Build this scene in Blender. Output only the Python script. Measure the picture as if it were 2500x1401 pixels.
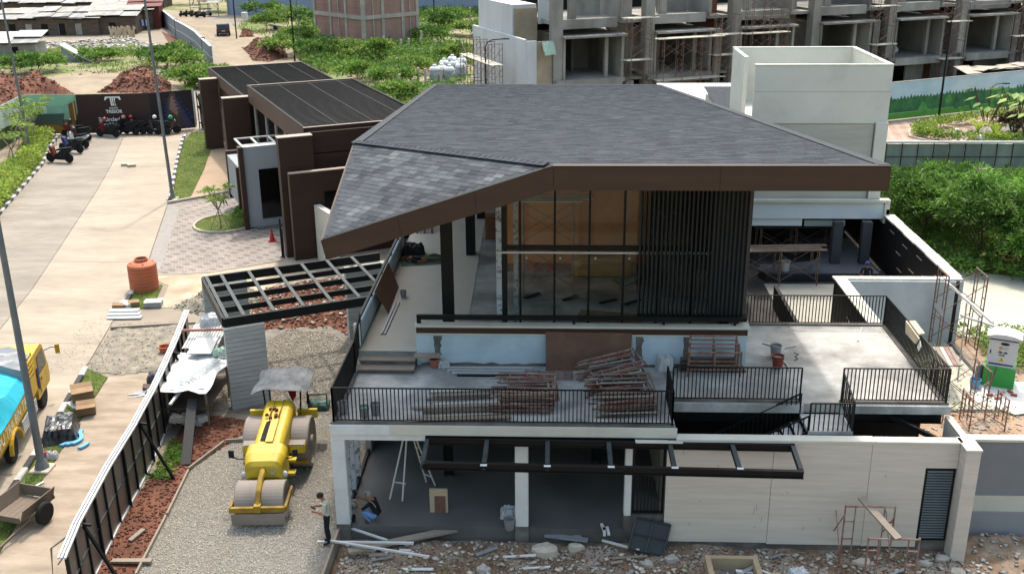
import bpy, math, random
import numpy as np
from mathutils import Vector, Matrix
R=math.radians
random.seed(7); rng=np.random.default_rng(7)
for o in list(bpy.data.objects): bpy.data.objects.remove(o)
SC=bpy.context.scene; COL=SC.collection
# ---------------------------------------------------------------- camera
CH=17.0; FPX=2548.93; TH=.346974; PS=.042365; RO=-.008191
_ct,_st=math.cos(TH),math.sin(TH)
FW=Vector((-math.sin(PS)*_ct,math.cos(PS)*_ct,-_st)); _rt=Vector((math.cos(PS),math.sin(PS),0)); _up=_rt.cross(FW)
RT=math.cos(RO)*_rt+math.sin(RO)*_up; UP=-math.sin(RO)*_rt+math.cos(RO)*_up
CP=Vector((0,0,CH))
cam=bpy.data.cameras.new('camera'); co=bpy.data.objects.new('camera',cam); COL.objects.link(co)
co.matrix_world=Matrix(((RT.x,UP.x,-FW.x,CP.x),(RT.y,UP.y,-FW.y,CP.y),(RT.z,UP.z,-FW.z,CP.z),(0,0,0,1)))
cam.sensor_width=36; cam.lens=FPX/2500*36; cam.clip_start=.5; cam.clip_end=3000
SC.camera=co
SC.render.resolution_x=1024; SC.render.resolution_y=573
# ---------------------------------------------------------------- world + sun
SUN=Vector((.03,.51,1)).normalized()
w=bpy.data.worlds.new('World'); SC.world=w; w.use_nodes=True
nt=w.node_tree; bg=nt.nodes['Background']; sky=nt.nodes.new('ShaderNodeTexSky'); sky.sky_type='NISHITA'; sky.sun_disc=False
sky.sun_elevation=math.asin(SUN.z); sky.sun_rotation=math.atan2(SUN.x,SUN.y); sky.air_density=2.2; sky.dust_density=6.0; sky.ozone_density=2.6
nt.links.new(sky.outputs[0],bg.inputs[0]); bg.inputs[1].default_value=.15
sl=bpy.data.lights.new('sun','SUN'); sl.energy=1.5; sl.angle=R(2.0); sl.color=(1,.96,.9)
so=bpy.data.objects.new('sun',sl); COL.objects.link(so); so.rotation_euler=SUN.to_track_quat('Z','Y').to_euler(); so.location=(0,0,60)
vs=SC.view_settings; vs.view_transform='Standard'; vs.look='None'; vs.exposure=1.28; vs.gamma=1; vs.use_curve_mapping=False
# ---------------------------------------------------------------- pixel -> place
def ray(x,y): return FW+RT*((x-1250)/FPX)-UP*((y-700.5)/FPX)
def G(x,y,z=0.):
    d=ray(x,y); return CP+d*((z-CH)/d.z)
def GY(x,y,Y):
    d=ray(x,y); return CP+d*(Y/d.y)
def GX(x,y,X):
    d=ray(x,y); return CP+d*(X/d.x)
def g2(x,y): p=G(x,y); return (p.x,p.y)
# ---------------------------------------------------------------- materials
MATS={}
def lin(c):
    if isinstance(c,str):
        c=[int(c[i:i+2],16)/255 for i in (0,2,4)]
        return tuple(((v+.055)/1.055)**2.4 if v>.04045 else v/12.92 for v in c)
    return tuple(c)
def mk(name,c,rough=.8,var=.12,sc=2.,c2=None,sc2=.6,amt2=.5,thr=.5,bump=.15,bsc=25.,metal=0.,stretch=(1,1,1),island=0.,coord='pos',spec=.3,soft=.12,trans=0,det=5):
    if name in MATS: return MATS[name]
    m=bpy.data.materials.new(name); m.use_nodes=True; N=m.node_tree.nodes; L=m.node_tree.links
    b=N['Principled BSDF']; b.inputs['Roughness'].default_value=rough; b.inputs['Metallic'].default_value=metal
    b.inputs['Specular IOR Level'].default_value=spec
    c=lin(c)
    if coord=='pos': src=N.new('ShaderNodeNewGeometry').outputs['Position']
    else: src=N.new('ShaderNodeTexCoord').outputs['Object']
    mp=N.new('ShaderNodeMapping'); mp.inputs['Scale'].default_value=stretch; L.new(src,mp.inputs[0]); src=mp.outputs[0]
    def noise(s,d=5,r=.6):
        n=N.new('ShaderNodeTexNoise'); n.inputs['Scale'].default_value=s; n.inputs['Detail'].default_value=d; n.inputs['Roughness'].default_value=r; L.new(src,n.inputs['Vector']); return n.outputs['Fac']
    def ramp(f,lo,hi,a,bb):
        r=N.new('ShaderNodeMapRange'); r.inputs['From Min'].default_value=lo; r.inputs['From Max'].default_value=hi; r.inputs['To Min'].default_value=a; r.inputs['To Max'].default_value=bb; L.new(f,r.inputs['Value']); return r.outputs['Result']
    def mixc(f,a,bb,mode='MIX'):
        x=N.new('ShaderNodeMix'); x.data_type='RGBA'; x.blend_type=mode
        if isinstance(f,(int,float)): x.inputs['Factor'].default_value=f
        else: L.new(f,x.inputs['Factor'])
        for k,v in ((6,a),(7,bb)):
            if isinstance(v,tuple): x.inputs[k].default_value=(*v,1)
            else: L.new(v,x.inputs[k])
        return x.outputs[2]
    col=tuple(c)
    if c2 is not None:
        col=mixc(ramp(noise(sc2,det),thr-soft,thr+soft,0,amt2),col,lin(c2))
    if var>0:
        f=ramp(noise(sc,det),.28,.72,1-var,1+var)
        cb=N.new('ShaderNodeCombineColor'); [L.new(f,cb.inputs[i]) for i in range(3)]
        col=mixc(1.0,col,cb.outputs[0],'MULTIPLY')
    if island>0:
        g=N.new('ShaderNodeNewGeometry'); f=ramp(g.outputs['Random Per Island'],0,1,1-island,1+island)
        cb=N.new('ShaderNodeCombineColor'); [L.new(f,cb.inputs[i]) for i in range(3)]
        col=mixc(1.0,col,cb.outputs[0],'MULTIPLY')
    if isinstance(col,tuple): b.inputs['Base Color'].default_value=(*col,1)
    else: L.new(col,b.inputs['Base Color'])
    if bump>0:
        bp=N.new('ShaderNodeBump'); bp.inputs['Strength'].default_value=min(bump,1); bp.inputs['Distance'].default_value=.03; L.new(noise(bsc,4),bp.inputs['Height']); L.new(bp.outputs[0],b.inputs['Normal'])
    if trans>0:
        t=N.new('ShaderNodeBsdfTranslucent'); ms=N.new('ShaderNodeMixShader'); ms.inputs[0].default_value=trans
        if isinstance(col,tuple): t.inputs[0].default_value=(*col,1)
        else: L.new(col,t.inputs[0])
        L.new(b.outputs[0],ms.inputs[1]); L.new(t.outputs[0],ms.inputs[2]); L.new(ms.outputs[0],N['Material Output'].inputs[0])
    MATS[name]=m; return m
def glassmat(name,tint=(.55,.6,.6),ior=1.33):
    if name in MATS: return MATS[name]
    m=bpy.data.materials.new(name); m.use_nodes=True; N=m.node_tree.nodes; L=m.node_tree.links; N.remove(N['Principled BSDF'])
    t=N.new('ShaderNodeBsdfTransparent'); t.inputs[0].default_value=(*tint,1); gl=N.new('ShaderNodeBsdfGlossy'); gl.inputs['Roughness'].default_value=.02
    fr=N.new('ShaderNodeFresnel'); fr.inputs[0].default_value=ior; ms=N.new('ShaderNodeMixShader')
    L.new(fr.outputs[0],ms.inputs[0]); L.new(t.outputs[0],ms.inputs[1]); L.new(gl.outputs[0],ms.inputs[2]); L.new(ms.outputs[0],N['Material Output'].inputs[0])
    MATS[name]=m; return m
# ---------------------------------------------------------------- mesh builder
def V(*a): return Vector(a)
WL={}
class MB:
    def __init__(s,T=None): s.v=[]; s.f=[]; s.T=T
    def add(s,vs,fs):
        n=len(s.v)
        if s.T is not None: vs=[s.T@Vector(p) for p in vs]
        s.v+= [tuple(p) for p in vs]; s.f+=[tuple(i+n for i in f) for f in fs]; return s
    def box(s,x0,y0,z0,x1,y1,z1):
        x0,x1=sorted((x0,x1)); y0,y1=sorted((y0,y1)); z0,z1=sorted((z0,z1))
        return s.add([(x0,y0,z0),(x1,y0,z0),(x1,y1,z0),(x0,y1,z0),(x0,y0,z1),(x1,y0,z1),(x1,y1,z1),(x0,y1,z1)],BOXF)
    def bbox(s,x0,y0,z0,x1,y1,z1,b=.02):
        """box with chamfered vertical and top edges"""
        x0,x1=sorted((x0,x1)); y0,y1=sorted((y0,y1)); z0,z1=sorted((z0,z1))
        pl=[(x0+b,y0),(x1-b,y0),(x1,y0+b),(x1,y1-b),(x1-b,y1),(x0+b,y1),(x0,y1-b),(x0,y0+b)]
        cx,cy=(x0+x1)/2,(y0+y1)/2
        pt=[(min(max(x,x0+b),x1-b),min(max(y,y0+b),y1-b)) for x,y in pl]
        vs=[(x,y,z0) for x,y in pl]+[(x,y,z1-b) for x,y in pl]+[(x,y,z1) for x,y in pt]
        fs=[tuple(range(7,-1,-1)),tuple(range(16,24))]
        for k in (0,8): fs+=[(k+i,k+(i+1)%8,k+8+(i+1)%8,k+8+i) for i in range(8)]
        return s.add(vs,fs)
    def obox(s,c,d,rz=0,rx=0,ry=0):
        M=Matrix.Translation(c)@Matrix.Rotation(rz,4,'Z')@Matrix.Rotation(ry,4,'Y')@Matrix.Rotation(rx,4,'X')
        a,b,e=d[0]/2,d[1]/2,d[2]/2
        return s.add([M@Vector(p) for p in ((-a,-b,-e),(a,-b,-e),(a,b,-e),(-a,b,-e),(-a,-b,e),(a,-b,e),(a,b,e),(-a,b,e))],BOXF)
    def bar(s,p,q,w,h=None,up=None):
        p,q=Vector(p),Vector(q); h=h or w; d=(q-p).normalized(); up=Vector(up) if up is not None else Vector((0,0,1))
        if abs(d.dot(up))>.97: up=Vector((0,1,0))
        sd=d.cross(up).normalized()*w/2; u=sd.cross(d).normalized()*h/2
        return s.add([p-sd-u,p+sd-u,p+sd+u,p-sd+u,q-sd-u,q+sd-u,q+sd+u,q-sd+u],[(0,1,2,3),(7,6,5,4),(4,5,1,0),(5,6,2,1),(6,7,3,2),(7,4,0,3)])
    def tube(s,p,q,r,n=6,r2=None):
        p,q=Vector(p),Vector(q); r2=r if r2 is None else r2; d=(q-p).normalized()
        a=d.orthogonal().normalized(); b=d.cross(a)
        ring=lambda c,rr:[c+(a*math.cos(2*math.pi*i/n)+b*math.sin(2*math.pi*i/n))*rr for i in range(n)]
        return s.add(ring(p,r)+ring(q,r2),[(i,(i+1)%n,n+(i+1)%n,n+i) for i in range(n)]+[tuple(range(n-1,-1,-1)),tuple(range(n,2*n))])
    def path(s,pts,r,n=6):
        pts=[Vector(p) for p in pts]; vs=[];fs=[]
        for k,p in enumerate(pts):
            d=(pts[min(k+1,len(pts)-1)]-pts[max(k-1,0)]).normalized(); up=Vector((0,0,1)) if abs(d.z)<.9 else Vector((0,1,0))
            a=d.cross(up).normalized(); b=a.cross(d); rr=r[k] if isinstance(r,(list,tuple)) else r
            vs+=[p+(a*math.cos(2*math.pi*i/n)+b*math.sin(2*math.pi*i/n))*rr for i in range(n)]
        for k in range(len(pts)-1): fs+=[(k*n+i,k*n+(i+1)%n,(k+1)*n+(i+1)%n,(k+1)*n+i) for i in range(n)]
        e=(len(pts)-1)*n; fs+=[tuple(range(n-1,-1,-1)),tuple(range(e,e+n))]
        return s.add(vs,fs)
    def lathe(s,prof,c=(0,0,0),n=20,axis='Z'):
        vs=[];fs=[]
        for r,z in prof:
            for i in range(n):
                a=2*math.pi*i/n; x,y=r*math.cos(a),r*math.sin(a)
                vs.append({'Z':(c[0]+x,c[1]+y,c[2]+z),'X':(c[0]+z,c[1]+x,c[2]+y),'Y':(c[0]+x,c[1]+z,c[2]+y)}[axis])
        for k in range(len(prof)-1): fs+=[(k*n+i,k*n+(i+1)%n,(k+1)*n+(i+1)%n,(k+1)*n+i) for i in range(n)]
        fs+=[tuple(range(n-1,-1,-1)),tuple(range((len(prof)-1)*n,len(prof)*n))]
        return s.add(vs,fs)
    def prism(s,poly,z0,z1):
        n=len(poly); A=sum(poly[i][0]*poly[(i+1)%n][1]-poly[(i+1)%n][0]*poly[i][1] for i in range(n))
        if A<0: poly=poly[::-1]
        return s.add([(p[0],p[1],z0) for p in poly]+[(p[0],p[1],z1) for p in poly],[tuple(range(n-1,-1,-1)),tuple(range(n,2*n))]+[(i,(i+1)%n,n+(i+1)%n,n+i) for i in range(n)])
    def slab(s,poly,off):
        """closed plate: polygon of 3D points extruded by the vector off"""
        n=len(poly); a=[Vector(p) for p in poly]; b=[p+Vector(off) for p in a]
        return s.add(a+b,[tuple(range(n-1,-1,-1)),tuple(range(n,2*n))]+[(i,(i+1)%n,n+(i+1)%n,n+i) for i in range(n)])
    def quad(s,*p): return s.add(p,[tuple(range(len(p)))])
    def build(s,name,mat,parent=None,loc=None,smooth=False):
        o0=WL.get(parent.name,Vector((0,0,0))) if parent else Vector((0,0,0))
        L_=Vector(loc) if loc is not None else Vector((0,0,0))
        if loc is not None and parent is None: base=L_
        else: base=o0
        me=bpy.data.meshes.new(name)
        a=np.array(s.v,dtype=np.float64)-np.array(base)
        me.from_pydata(a.tolist(),[],s.f); me.update()
        if mat: me.materials.append(mat)
        if smooth: me.polygons.foreach_set('use_smooth',[True]*len(me.polygons))
        o=bpy.data.objects.new(name,me); COL.objects.link(o)
        if parent: o.parent=parent
        elif loc is not None: o.location=L_
        WL[o.name]=Vector(base)
        return o
BOXF=[(3,2,1,0),(4,5,6,7),(0,1,5,4),(1,2,6,5),(2,3,7,6),(3,0,4,7)]
def tag(o,label=None,cat=None,group=None,kind=None):
    if label: o['label']=label
    if cat: o['category']=cat
    if group: o['group']=group
    if kind: o['kind']=kind
    return o
def thing(name,label,cat,loc=(0,0,0),group=None):
    o=bpy.data.objects.new(name,None); COL.objects.link(o); o.location=loc; o.empty_display_size=.3; WL[o.name]=Vector(loc)
    return tag(o,label,cat,group)
def struct(o): return tag(o,kind='structure')
def copy_tree(o,parent=None):
    c=o.copy(); COL.objects.link(c); c.parent=parent; WL[c.name]=WL.get(o.name,Vector((0,0,0))).copy()
    for ch in list(o.children): copy_tree(ch,c)
    return c
def place(root,loc,rz=0,rx=0,ry=0,label=None,group=None,scale=None):
    root.location=loc; root.rotation_euler=(rx,ry,rz)
    if scale: root.scale=(scale,)*3 if isinstance(scale,(int,float)) else scale
    if label: root['label']=label
    if group: root['group']=group
    return root
def inst(src,name,parent,loc,rot=(0,0,0),scale=None):
    """piece sharing mesh data; loc in world"""
    c=bpy.data.objects.new(name,src.data if hasattr(src,'data') else src); COL.objects.link(c); c.parent=parent
    c.location=Vector(loc)-(WL.get(parent.name,Vector((0,0,0))) if parent else Vector((0,0,0))); c.rotation_euler=rot
    if scale is not None: c.scale=scale
    return c
def npmesh(name,verts,faces,mat,parent=None,smooth=False):
    """verts (n,3), faces (m,k) numpy -> object"""
    me=bpy.data.meshes.new(name); verts=np.asarray(verts,dtype=np.float32); faces=np.asarray(faces,dtype=np.int32)
    if parent: verts=verts-np.array(WL.get(parent.name,Vector((0,0,0))),dtype=np.float32)
    m,k=faces.shape
    me.vertices.add(len(verts)); me.vertices.foreach_set('co',verts.ravel())
    me.loops.add(m*k); me.loops.foreach_set('vertex_index',faces.ravel())
    me.polygons.add(m); me.polygons.foreach_set('loop_start',np.arange(0,m*k,k,dtype=np.int32)); me.polygons.foreach_set('loop_total',np.full(m,k,dtype=np.int32))
    if smooth: me.polygons.foreach_set('use_smooth',np.ones(m,dtype=bool))
    me.update(calc_edges=True)
    if mat: me.materials.append(mat)
    o=bpy.data.objects.new(name,me); COL.objects.link(o)
    if parent: o.parent=parent
    WL[o.name]=WL.get(parent.name,Vector((0,0,0))) if parent else Vector((0,0,0))
    return o
def inpoly(px,py,poly):
    c=np.zeros(len(px),bool); n=len(poly)
    for i in range(n):
        x0,y0=poly[i]; x1,y1=poly[(i+1)%n]
        if y0==y1: continue
        t=((y0>py)!=(y1>py))&(px<(x1-x0)*(py-y0)/(y1-y0)+x0); c^=t
    return c
def scatter(poly,n):
    xs=[p[0] for p in poly]; ys=[p[1] for p in poly]; out=np.zeros((0,2))
    while len(out)<n:
        q=np.stack([rng.uniform(min(xs),max(xs),n*2),rng.uniform(min(ys),max(ys),n*2)],1); out=np.vstack([out,q[inpoly(q[:,0],q[:,1],poly)]])
    return out[:n]
def vnoise(x,y,seed=0):
    """cheap smooth value noise on arrays"""
    x=np.asarray(x,float); y=np.asarray(y,float); xi=np.floor(x).astype(int); yi=np.floor(y).astype(int); u=x-xi; v=y-yi; u=u*u*(3-2*u); v=v*v*(3-2*v)
    h=lambda a,b:((np.sin(a*127.1+b*311.7+seed*74.7)*43758.5453)%1)
    return (h(xi,yi)*(1-u)+h(xi+1,yi)*u)*(1-v)+(h(xi,yi+1)*(1-u)+h(xi+1,yi+1)*u)*v
def fbm(x,y,seed=0,o=4):
    s=0;a=.5
    for k in range(o): s=s+a*vnoise(x*2**k,y*2**k,seed+k); a*=.5
    return s
def stones(name,pts,z,smin,smax,mat,flat=.6,parent=None,zfun=None):
    """many little irregular octahedron-like stones as one mesh"""
    n=len(pts); base=np.array([(1,0,0),(.3,.9,0),(-.7,.6,0),(-.8,-.5,0),(.2,-1,0),(0.1,0,.8),(0,0,-.6)],float)
    fc=np.array([(0,1,5),(1,2,5),(2,3,5),(3,4,5),(4,0,5),(1,0,6),(2,1,6),(3,2,6),(4,3,6),(0,4,6)])
    s=rng.uniform(0,1,n)**2*(smax-smin)+smin; a=rng.uniform(0,6.28,n); jit=rng.uniform(.7,1.3,(n,7,3))
    b=base[None]*jit*s[:,None,None]*.5; b[:,:,2]*=flat
    t=rng.uniform(-.5,.5,n); # tilt
    x=b[:,:,0]*np.cos(a)[:,None]-b[:,:,1]*np.sin(a)[:,None]; y=b[:,:,0]*np.sin(a)[:,None]+b[:,:,1]*np.cos(a)[:,None]; zz=b[:,:,2]+x*np.sin(t)[:,None]
    zb=np.full(n,z) if zfun is None else zfun(pts[:,0],pts[:,1])+z
    v=np.stack([x+pts[:,0:1],y+pts[:,1:2],zz+zb[:,None]+s[:,None]*.12],2).reshape(-1,3)
    f=(fc[None]+np.arange(n)[:,None,None]*7).reshape(-1,3)
    return npmesh(name,v,f,mat,parent)
def blades(name,pts,h0,h1,w,mat,parent=None,zfun=None,lean=.5):
    """grass: each blade a bent two-triangle strip"""
    n=len(pts); a=rng.uniform(0,6.28,n); h=rng.uniform(h0,h1,n); l=rng.uniform(0,lean,n)*h; b=rng.uniform(0,6.28,n)
    zb=np.zeros(n) if zfun is None else zfun(pts[:,0],pts[:,1])
    dx,dy=np.cos(a)*w/2,np.sin(a)*w/2
    v=np.stack([np.stack([pts[:,0]-dx,pts[:,1]-dy,zb],1),np.stack([pts[:,0]+dx,pts[:,1]+dy,zb],1),np.stack([pts[:,0]+np.cos(b)*l+dx*.5,pts[:,1]+np.sin(b)*l+dy*.5,zb+h*.7],1),np.stack([pts[:,0]+np.cos(b)*l*2,pts[:,1]+np.sin(b)*l*2,zb+h],1)],1).reshape(-1,3)
    k=np.arange(n)[:,None]*4; f=np.concatenate([k+np.array([[0,1,2]]),k+np.array([[0,2,3]])],0)
    return npmesh(name,v,f,mat,parent)
def mound(name,poly,h,res,mat,seed=0,z0=0.,rough=.4,fs=1.5,edge=.6,parent=None,base=0.):
    """lumpy heap / rough ground over a polygon: returns object, height function"""
    P=np.array(poly); x0,y0=P.min(0); x1,y1=P.max(0); nx=max(2,int((x1-x0)/res)); ny=max(2,int((y1-y0)/res))
    gx,gy=np.meshgrid(np.linspace(x0,x1,nx+1),np.linspace(y0,y1,ny+1)); 
    def dist(px,py):
        d=np.full(px.shape,1e9)
        for i in range(len(P)):
            a=P[i];b=P[(i+1)%len(P)];ab=b-a;t=np.clip(((px-a[0])*ab[0]+(py-a[1])*ab[1])/(ab@ab+1e-9),0,1)
            d=np.minimum(d,np.hypot(px-a[0]-t*ab[0],py-a[1]-t*ab[1]))
        return np.where(inpoly(px.ravel(),py.ravel(),poly).reshape(px.shape),d,-d)
    def zf(px,py):
        d=np.clip(dist(px,py)/edge,0,1); d=d*d*(3-2*d)
        return z0+base*d+h*d*((1-rough)+rough*2*(fbm(px*fs,py*fs,seed)-.25)) 
    gz=zf(gx,gy); ins=dist(gx,gy)>-res*.7
    v=np.stack([gx,gy,gz],2).reshape(-1,3); idx=np.arange((nx+1)*(ny+1)).reshape(ny+1,nx+1)
    f=np.stack([idx[:-1,:-1],idx[:-1,1:],idx[1:,1:],idx[1:,:-1]],2).reshape(-1,4); ok=ins.reshape(-1)[f].all(1)
    return npmesh(name,v,f[ok],mat,parent,smooth=False),zf
def sheet(name,poly,z,mat,parent=None,kind='structure'):
    m=MB().prism([tuple(p) for p in poly],z-.05,z); o=m.build(name,mat,parent)
    if kind and not parent: o['kind']=kind
    return o
# ================================================================ setting: ground, road, pavements
m_soil=mk('soil_tan','857b6d',.95,.16,.35,'7d7365',.12,.7,.5,bump=.5,bsc=8)
m_conc=mk('road_concrete','978c7c',.85,.12,1.6,'82786a',.3,.7,.52,bump=.3,bsc=30,stretch=(.6,1.7,1),det=10)
m_conc2=mk('road_concrete_worn','867e72',.85,.13,1.6,'6f685d',.3,.75,.52,bump=.3,bsc=30,stretch=(.6,1.7,1),det=10)
m_joint=mk('joint_dark','3a352e',.95,.2,4)
m_walk=mk('sidewalk','958776',.9,.18,1.2,'7a6d5e',.9,.7,.5,bump=.4,bsc=30,stretch=(.7,1.8,1))
m_wht=mk('kerb_white','a9a9a4',.7,.12,3,'86827a',2.5,.6,.58,bump=.2)
m_blk=mk('kerb_black','2b2b2d',.7,.2,3,bump=.2)
m_grassbase=mk('grass_base','4a5a25',.95,.3,2,'6b6238',1.2,.6,.55,bump=.6,bsc=30)
m_grass=mk('grass_blade','66822f',.8,.3,.7,'8a9440',.5,.5,.5,bump=0,island=.25,trans=.25)
m_redsoil=mk('red_soil','6a4334',.95,.25,1.5,'4d342a',.9,.7,.5,bump=.8,bsc=9)
m_redclod=mk('red_clods','62402f',.95,.2,2,bump=.4,island=.35)
m_brclod=mk('brown_clods','6a5443',.95,.2,2,bump=.4,island=.3)
m_palerub=mk('pale_rubble','a69c8e',.9,.15,2,bump=.4,island=.3)
m_gravel=mk('gravel_base','79736a',.95,.25,6,'57524a',2,.6,.5,bump=.9,bsc=25)
m_gstone=mk('gravel_stone','928c81',.85,.12,2,bump=.2,island=.2)
m_slurry=mk('wet_concrete','827b6c',.9,.22,3,'676157',2.5,.7,.5,bump=.9,bsc=14)
m_debris=mk('debris_soil','6e5946',.95,.35,1.6,'92887b',1.1,.8,.54,bump=.9,bsc=14)
m_rub=mk('rubble','98928a',.9,.15,3,bump=.3,island=.4)
GD=-.36   # level of the dug-out strip before the facade
_o=[(-420,-60),(420,-60),(420,700),(-420,700)]; _h=[(-6.22,4),(24,4),(24,27.0),(-6.22,27.0)]
_g=MB().add([(x,y,0) for x,y in _o+_h]+[(x,y,-.6) for x,y in _h],[(0,1,5,4),(1,2,6,5),(2,3,7,6),(3,0,4,7),(4,5,9,8),(5,6,10,9),(6,7,11,10),(7,4,8,11),(8,9,10,11)])
struct(_g.build('ground',m_soil))
# ---- road: two lanes of cast slabs over a dark bed
Rr=[(81.8,-29.87),(72.5,-27.2),(62,-24),(48.3,-20.4),(43.4,-19.7),(39.2,-18.9),(36.9,-18.5),(32,-17.6),(29.4,-17.2),(27,-16.84),(22,-16.5),(10,-16.1)]
Rc=[(81.5,-34.55),(72.5,-31.8),(64.7,-29.65),(53.1,-26.74),(46.3,-25.06),(41.1,-24),(33,-23),(25,-22.4),(10,-22)]
Rl=[(82.1,-40),(77.9,-38.8),(72,-36.6),(64.9,-34.7),(58.6,-33),(52,-31.5),(45,-30.3),(38,-29.3),(28,-28.4),(10,-28)]
def ip(t,y): a=sorted(t); return float(np.interp(y,[k[0] for k in a],[k[1] for k in a]))
ys=np.linspace(10,82.4,28)
road=sheet('road',[(ip(Rl,y),y) for y in ys]+[(ip(Rr,y),y) for y in ys[::-1]],.012,m_joint)
J=[82.4-10.7*k for k in range(8)]
for k in range(7):
    for side in (0,1):
        A,B=(Rl,Rc) if side==0 else (Rc,Rr)
        yy=np.linspace(J[k+1]+.01,J[k]-.01,9); sh=.25*(1 if side else 0)
        pl=[(ip(A,y)+.015,y) for y in yy]+[(ip(B,y)-.015,y) for y in yy[::-1]]
        MB().prism(pl,.0,.03).build('slab',m_conc if side else m_conc2,road)
# ---- kerbs, painted black and white block by block
def kerb_line(name,pl,start=0,w=.22,h=.17,L=.8,colors=None,kindobj=None):
    pl=[Vector((p[0],p[1],0)) for p in pl]; root=bpy.data.objects.new(name,None); COL.objects.link(root); WL[root.name]=Vector((0,0,0)); root['kind']='structure'
    seg=[(pl[i+1]-pl[i]).length for i in range(len(pl)-1)]; tot=sum(seg)
    def at(s):
        for i,l in enumerate(seg):
            if s<=l or i==len(seg)-1: return pl[i].lerp(pl[i+1],min(s/l,1))
            s-=l
    k=start; s=0
    while s<tot-.15:
        e=min(s+L,tot); p,q=at(s),at(e); d=(q-p).normalized(); n=Vector((-d.y,d.x,0))*w/2; g=d*.008; dz=random.uniform(-.006,.006)
        prof=[p+g-n,p+g+n,q-g+n,q-g-n]; t=.03
        m=MB(); m.add([v for v in prof]+[v+Vector((0,0,h-.04+dz)) for v in prof]+[(v.lerp((p+q)/2,.0)+(n*(-.0))+Vector((0,0,h+dz)))*1 for v in (p+g-n*.75,p+g+n*.75,q-g+n*.75,q-g-n*.75)],[(0,1,2,3),(0,4,5,1),(1,5,6,2),(2,6,7,3),(3,7,4,0),(4,8,9,5),(5,9,10,6),(6,10,11,7),(7,11,8,4),(8,11,10,9)])
        c=(colors or (m_wht,m_blk))[k%2]; m.build('kerb_block',c,root); k+=1; s=e
    return root
kerb_line('kerb_left',[(ip(Rl,y)-.1,y) for y in np.linspace(50,81.6,24)])
kerb_line('kerb_right_far',[(ip(Rr,y)+.1,y) for y in np.linspace(62.2,82.5,14)],1)
kerb_line('kerb_right_middle',[(-20.3,47.6),(-19.95,45.6),(-19.6,43.7)],0)
kerb_line('kerb_right_near',[(-18.45,37.0),(-17.5,32),(-17.1,29.4),(-16.75,27),(-16.4,22),(-16.2,18)],0)
m_kc=mk('kerb_concrete','a39a8a',.85,.15,3,bump=.2)
kerb_line('kerb_driveway',[(-23.9,61.7),(-23.4,62.1),(-22.4,63.0),(-20.9,64.4),(-20.0,65.3)],0,L=1.0,colors=(m_kc,m_kc))
kerb_line('kerb_driveway_near',[(-20.2,48.25),(-17.28,48.75),(-15.2,50.0),(-14.1,50.75)],0,w=.12,h=.05,L=1.0,colors=(m_kc,m_kc))
# ---- paved driveway of interlocking blocks (too small to tell apart: pattern in the material)
def pavermat(name,a,b,c,ang,s):
    m=bpy.data.materials.new(name); m.use_nodes=True; N=m.node_tree.nodes; L=m.node_tree.links; P=N['Principled BSDF']; P.inputs['Roughness'].default_value=.9
    g=N.new('ShaderNodeNewGeometry'); mp=N.new('ShaderNodeMapping'); mp.inputs['Rotation'].default_value=(0,0,ang); mp.inputs['Scale'].default_value=(s,s,s); L.new(g.outputs['Position'],mp.inputs[0])
    br=N.new('ShaderNodeTexBrick'); br.inputs['Scale'].default_value=1; br.inputs['Brick Width'].default_value=.21; br.inputs['Row Height'].default_value=.105; br.inputs['Mortar Size'].default_value=.006; br.inputs['Color1'].default_value=(*lin(a),1); br.inputs['Color2'].default_value=(*lin(b),1); br.inputs['Mortar'].default_value=(*lin('4c4640'),1); L.new(mp.outputs[0],br.inputs[0])
    ck=N.new('ShaderNodeTexWave'); ck.inputs['Scale'].default_value=.36; ck.wave_profile='SIN'; L.new(mp.outputs[0],ck.inputs[0])
    wv=N.new('ShaderNodeTexWave'); wv.bands_direction='Y'; wv.inputs['Scale'].default_value=.62; L.new(mp.outputs[0],wv.inputs[0])
    mu=N.new('ShaderNodeMath'); mu.operation='MULTIPLY'; L.new(ck.outputs['Fac'],mu.inputs[0]); L.new(wv.outputs['Fac'],mu.inputs[1])
    r=N.new('ShaderNodeMapRange'); r.inputs['From Min'].default_value=.42; r.inputs['From Max'].default_value=.55; r.inputs['To Max'].default_value=.75; L.new(mu.outputs[0],r.inputs['Value'])
    no=N.new('ShaderNodeTexNoise'); no.inputs['Scale'].default_value=.5; L.new(g.outputs['Position'],no.inputs['Vector'])
    mx=N.new('ShaderNodeMix'); mx.data_type='RGBA'; L.new(r.outputs[0],mx.inputs['Factor']); L.new(br.outputs[0],mx.inputs[6]); mx.inputs[7].default_value=(*lin(c),1)
    m2=N.new('ShaderNodeMix'); m2.data_type='RGBA'; m2.blend_type='MULTIPLY'; m2.inputs['Factor'].default_value=.6; L.new(mx.outputs[2],m2.inputs[6])
    rr=N.new('ShaderNodeMapRange'); rr.inputs['From Min'].default_value=.3; rr.inputs['From Max'].default_value=.7; rr.inputs['To Min'].default_value=.7; rr.inputs['To Max'].default_value=1.15; L.new(no.outputs['Fac'],rr.inputs['Value']); L.new(rr.outputs[0],m2.inputs[7])
    L.new(m2.outputs[2],P.inputs[0]); bp=N.new('ShaderNodeBump'); bp.inputs['Strength'].default_value=.4; bp.inputs['Distance'].default_value=.01; L.new(br.outputs['Fac'],bp.inputs['Height']); bp.invert=True; L.new(bp.outputs[0],P.inputs['Normal'])
    MATS[name]=m; return m
m_paver=pavermat('pavers','958b82','857c74','625954',R(26),1.0)
sheet('driveway',[(-23.75,61.5),(-20,65.2),(-14.5,60),(-13.9,51.0),(-15.2,50.1),(-17.28,48.85),(-20.35,48.35)],.016,m_paver)
m_strip=mk('drive_edge','85807a',.9,.15,3,bump=.2)
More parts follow.
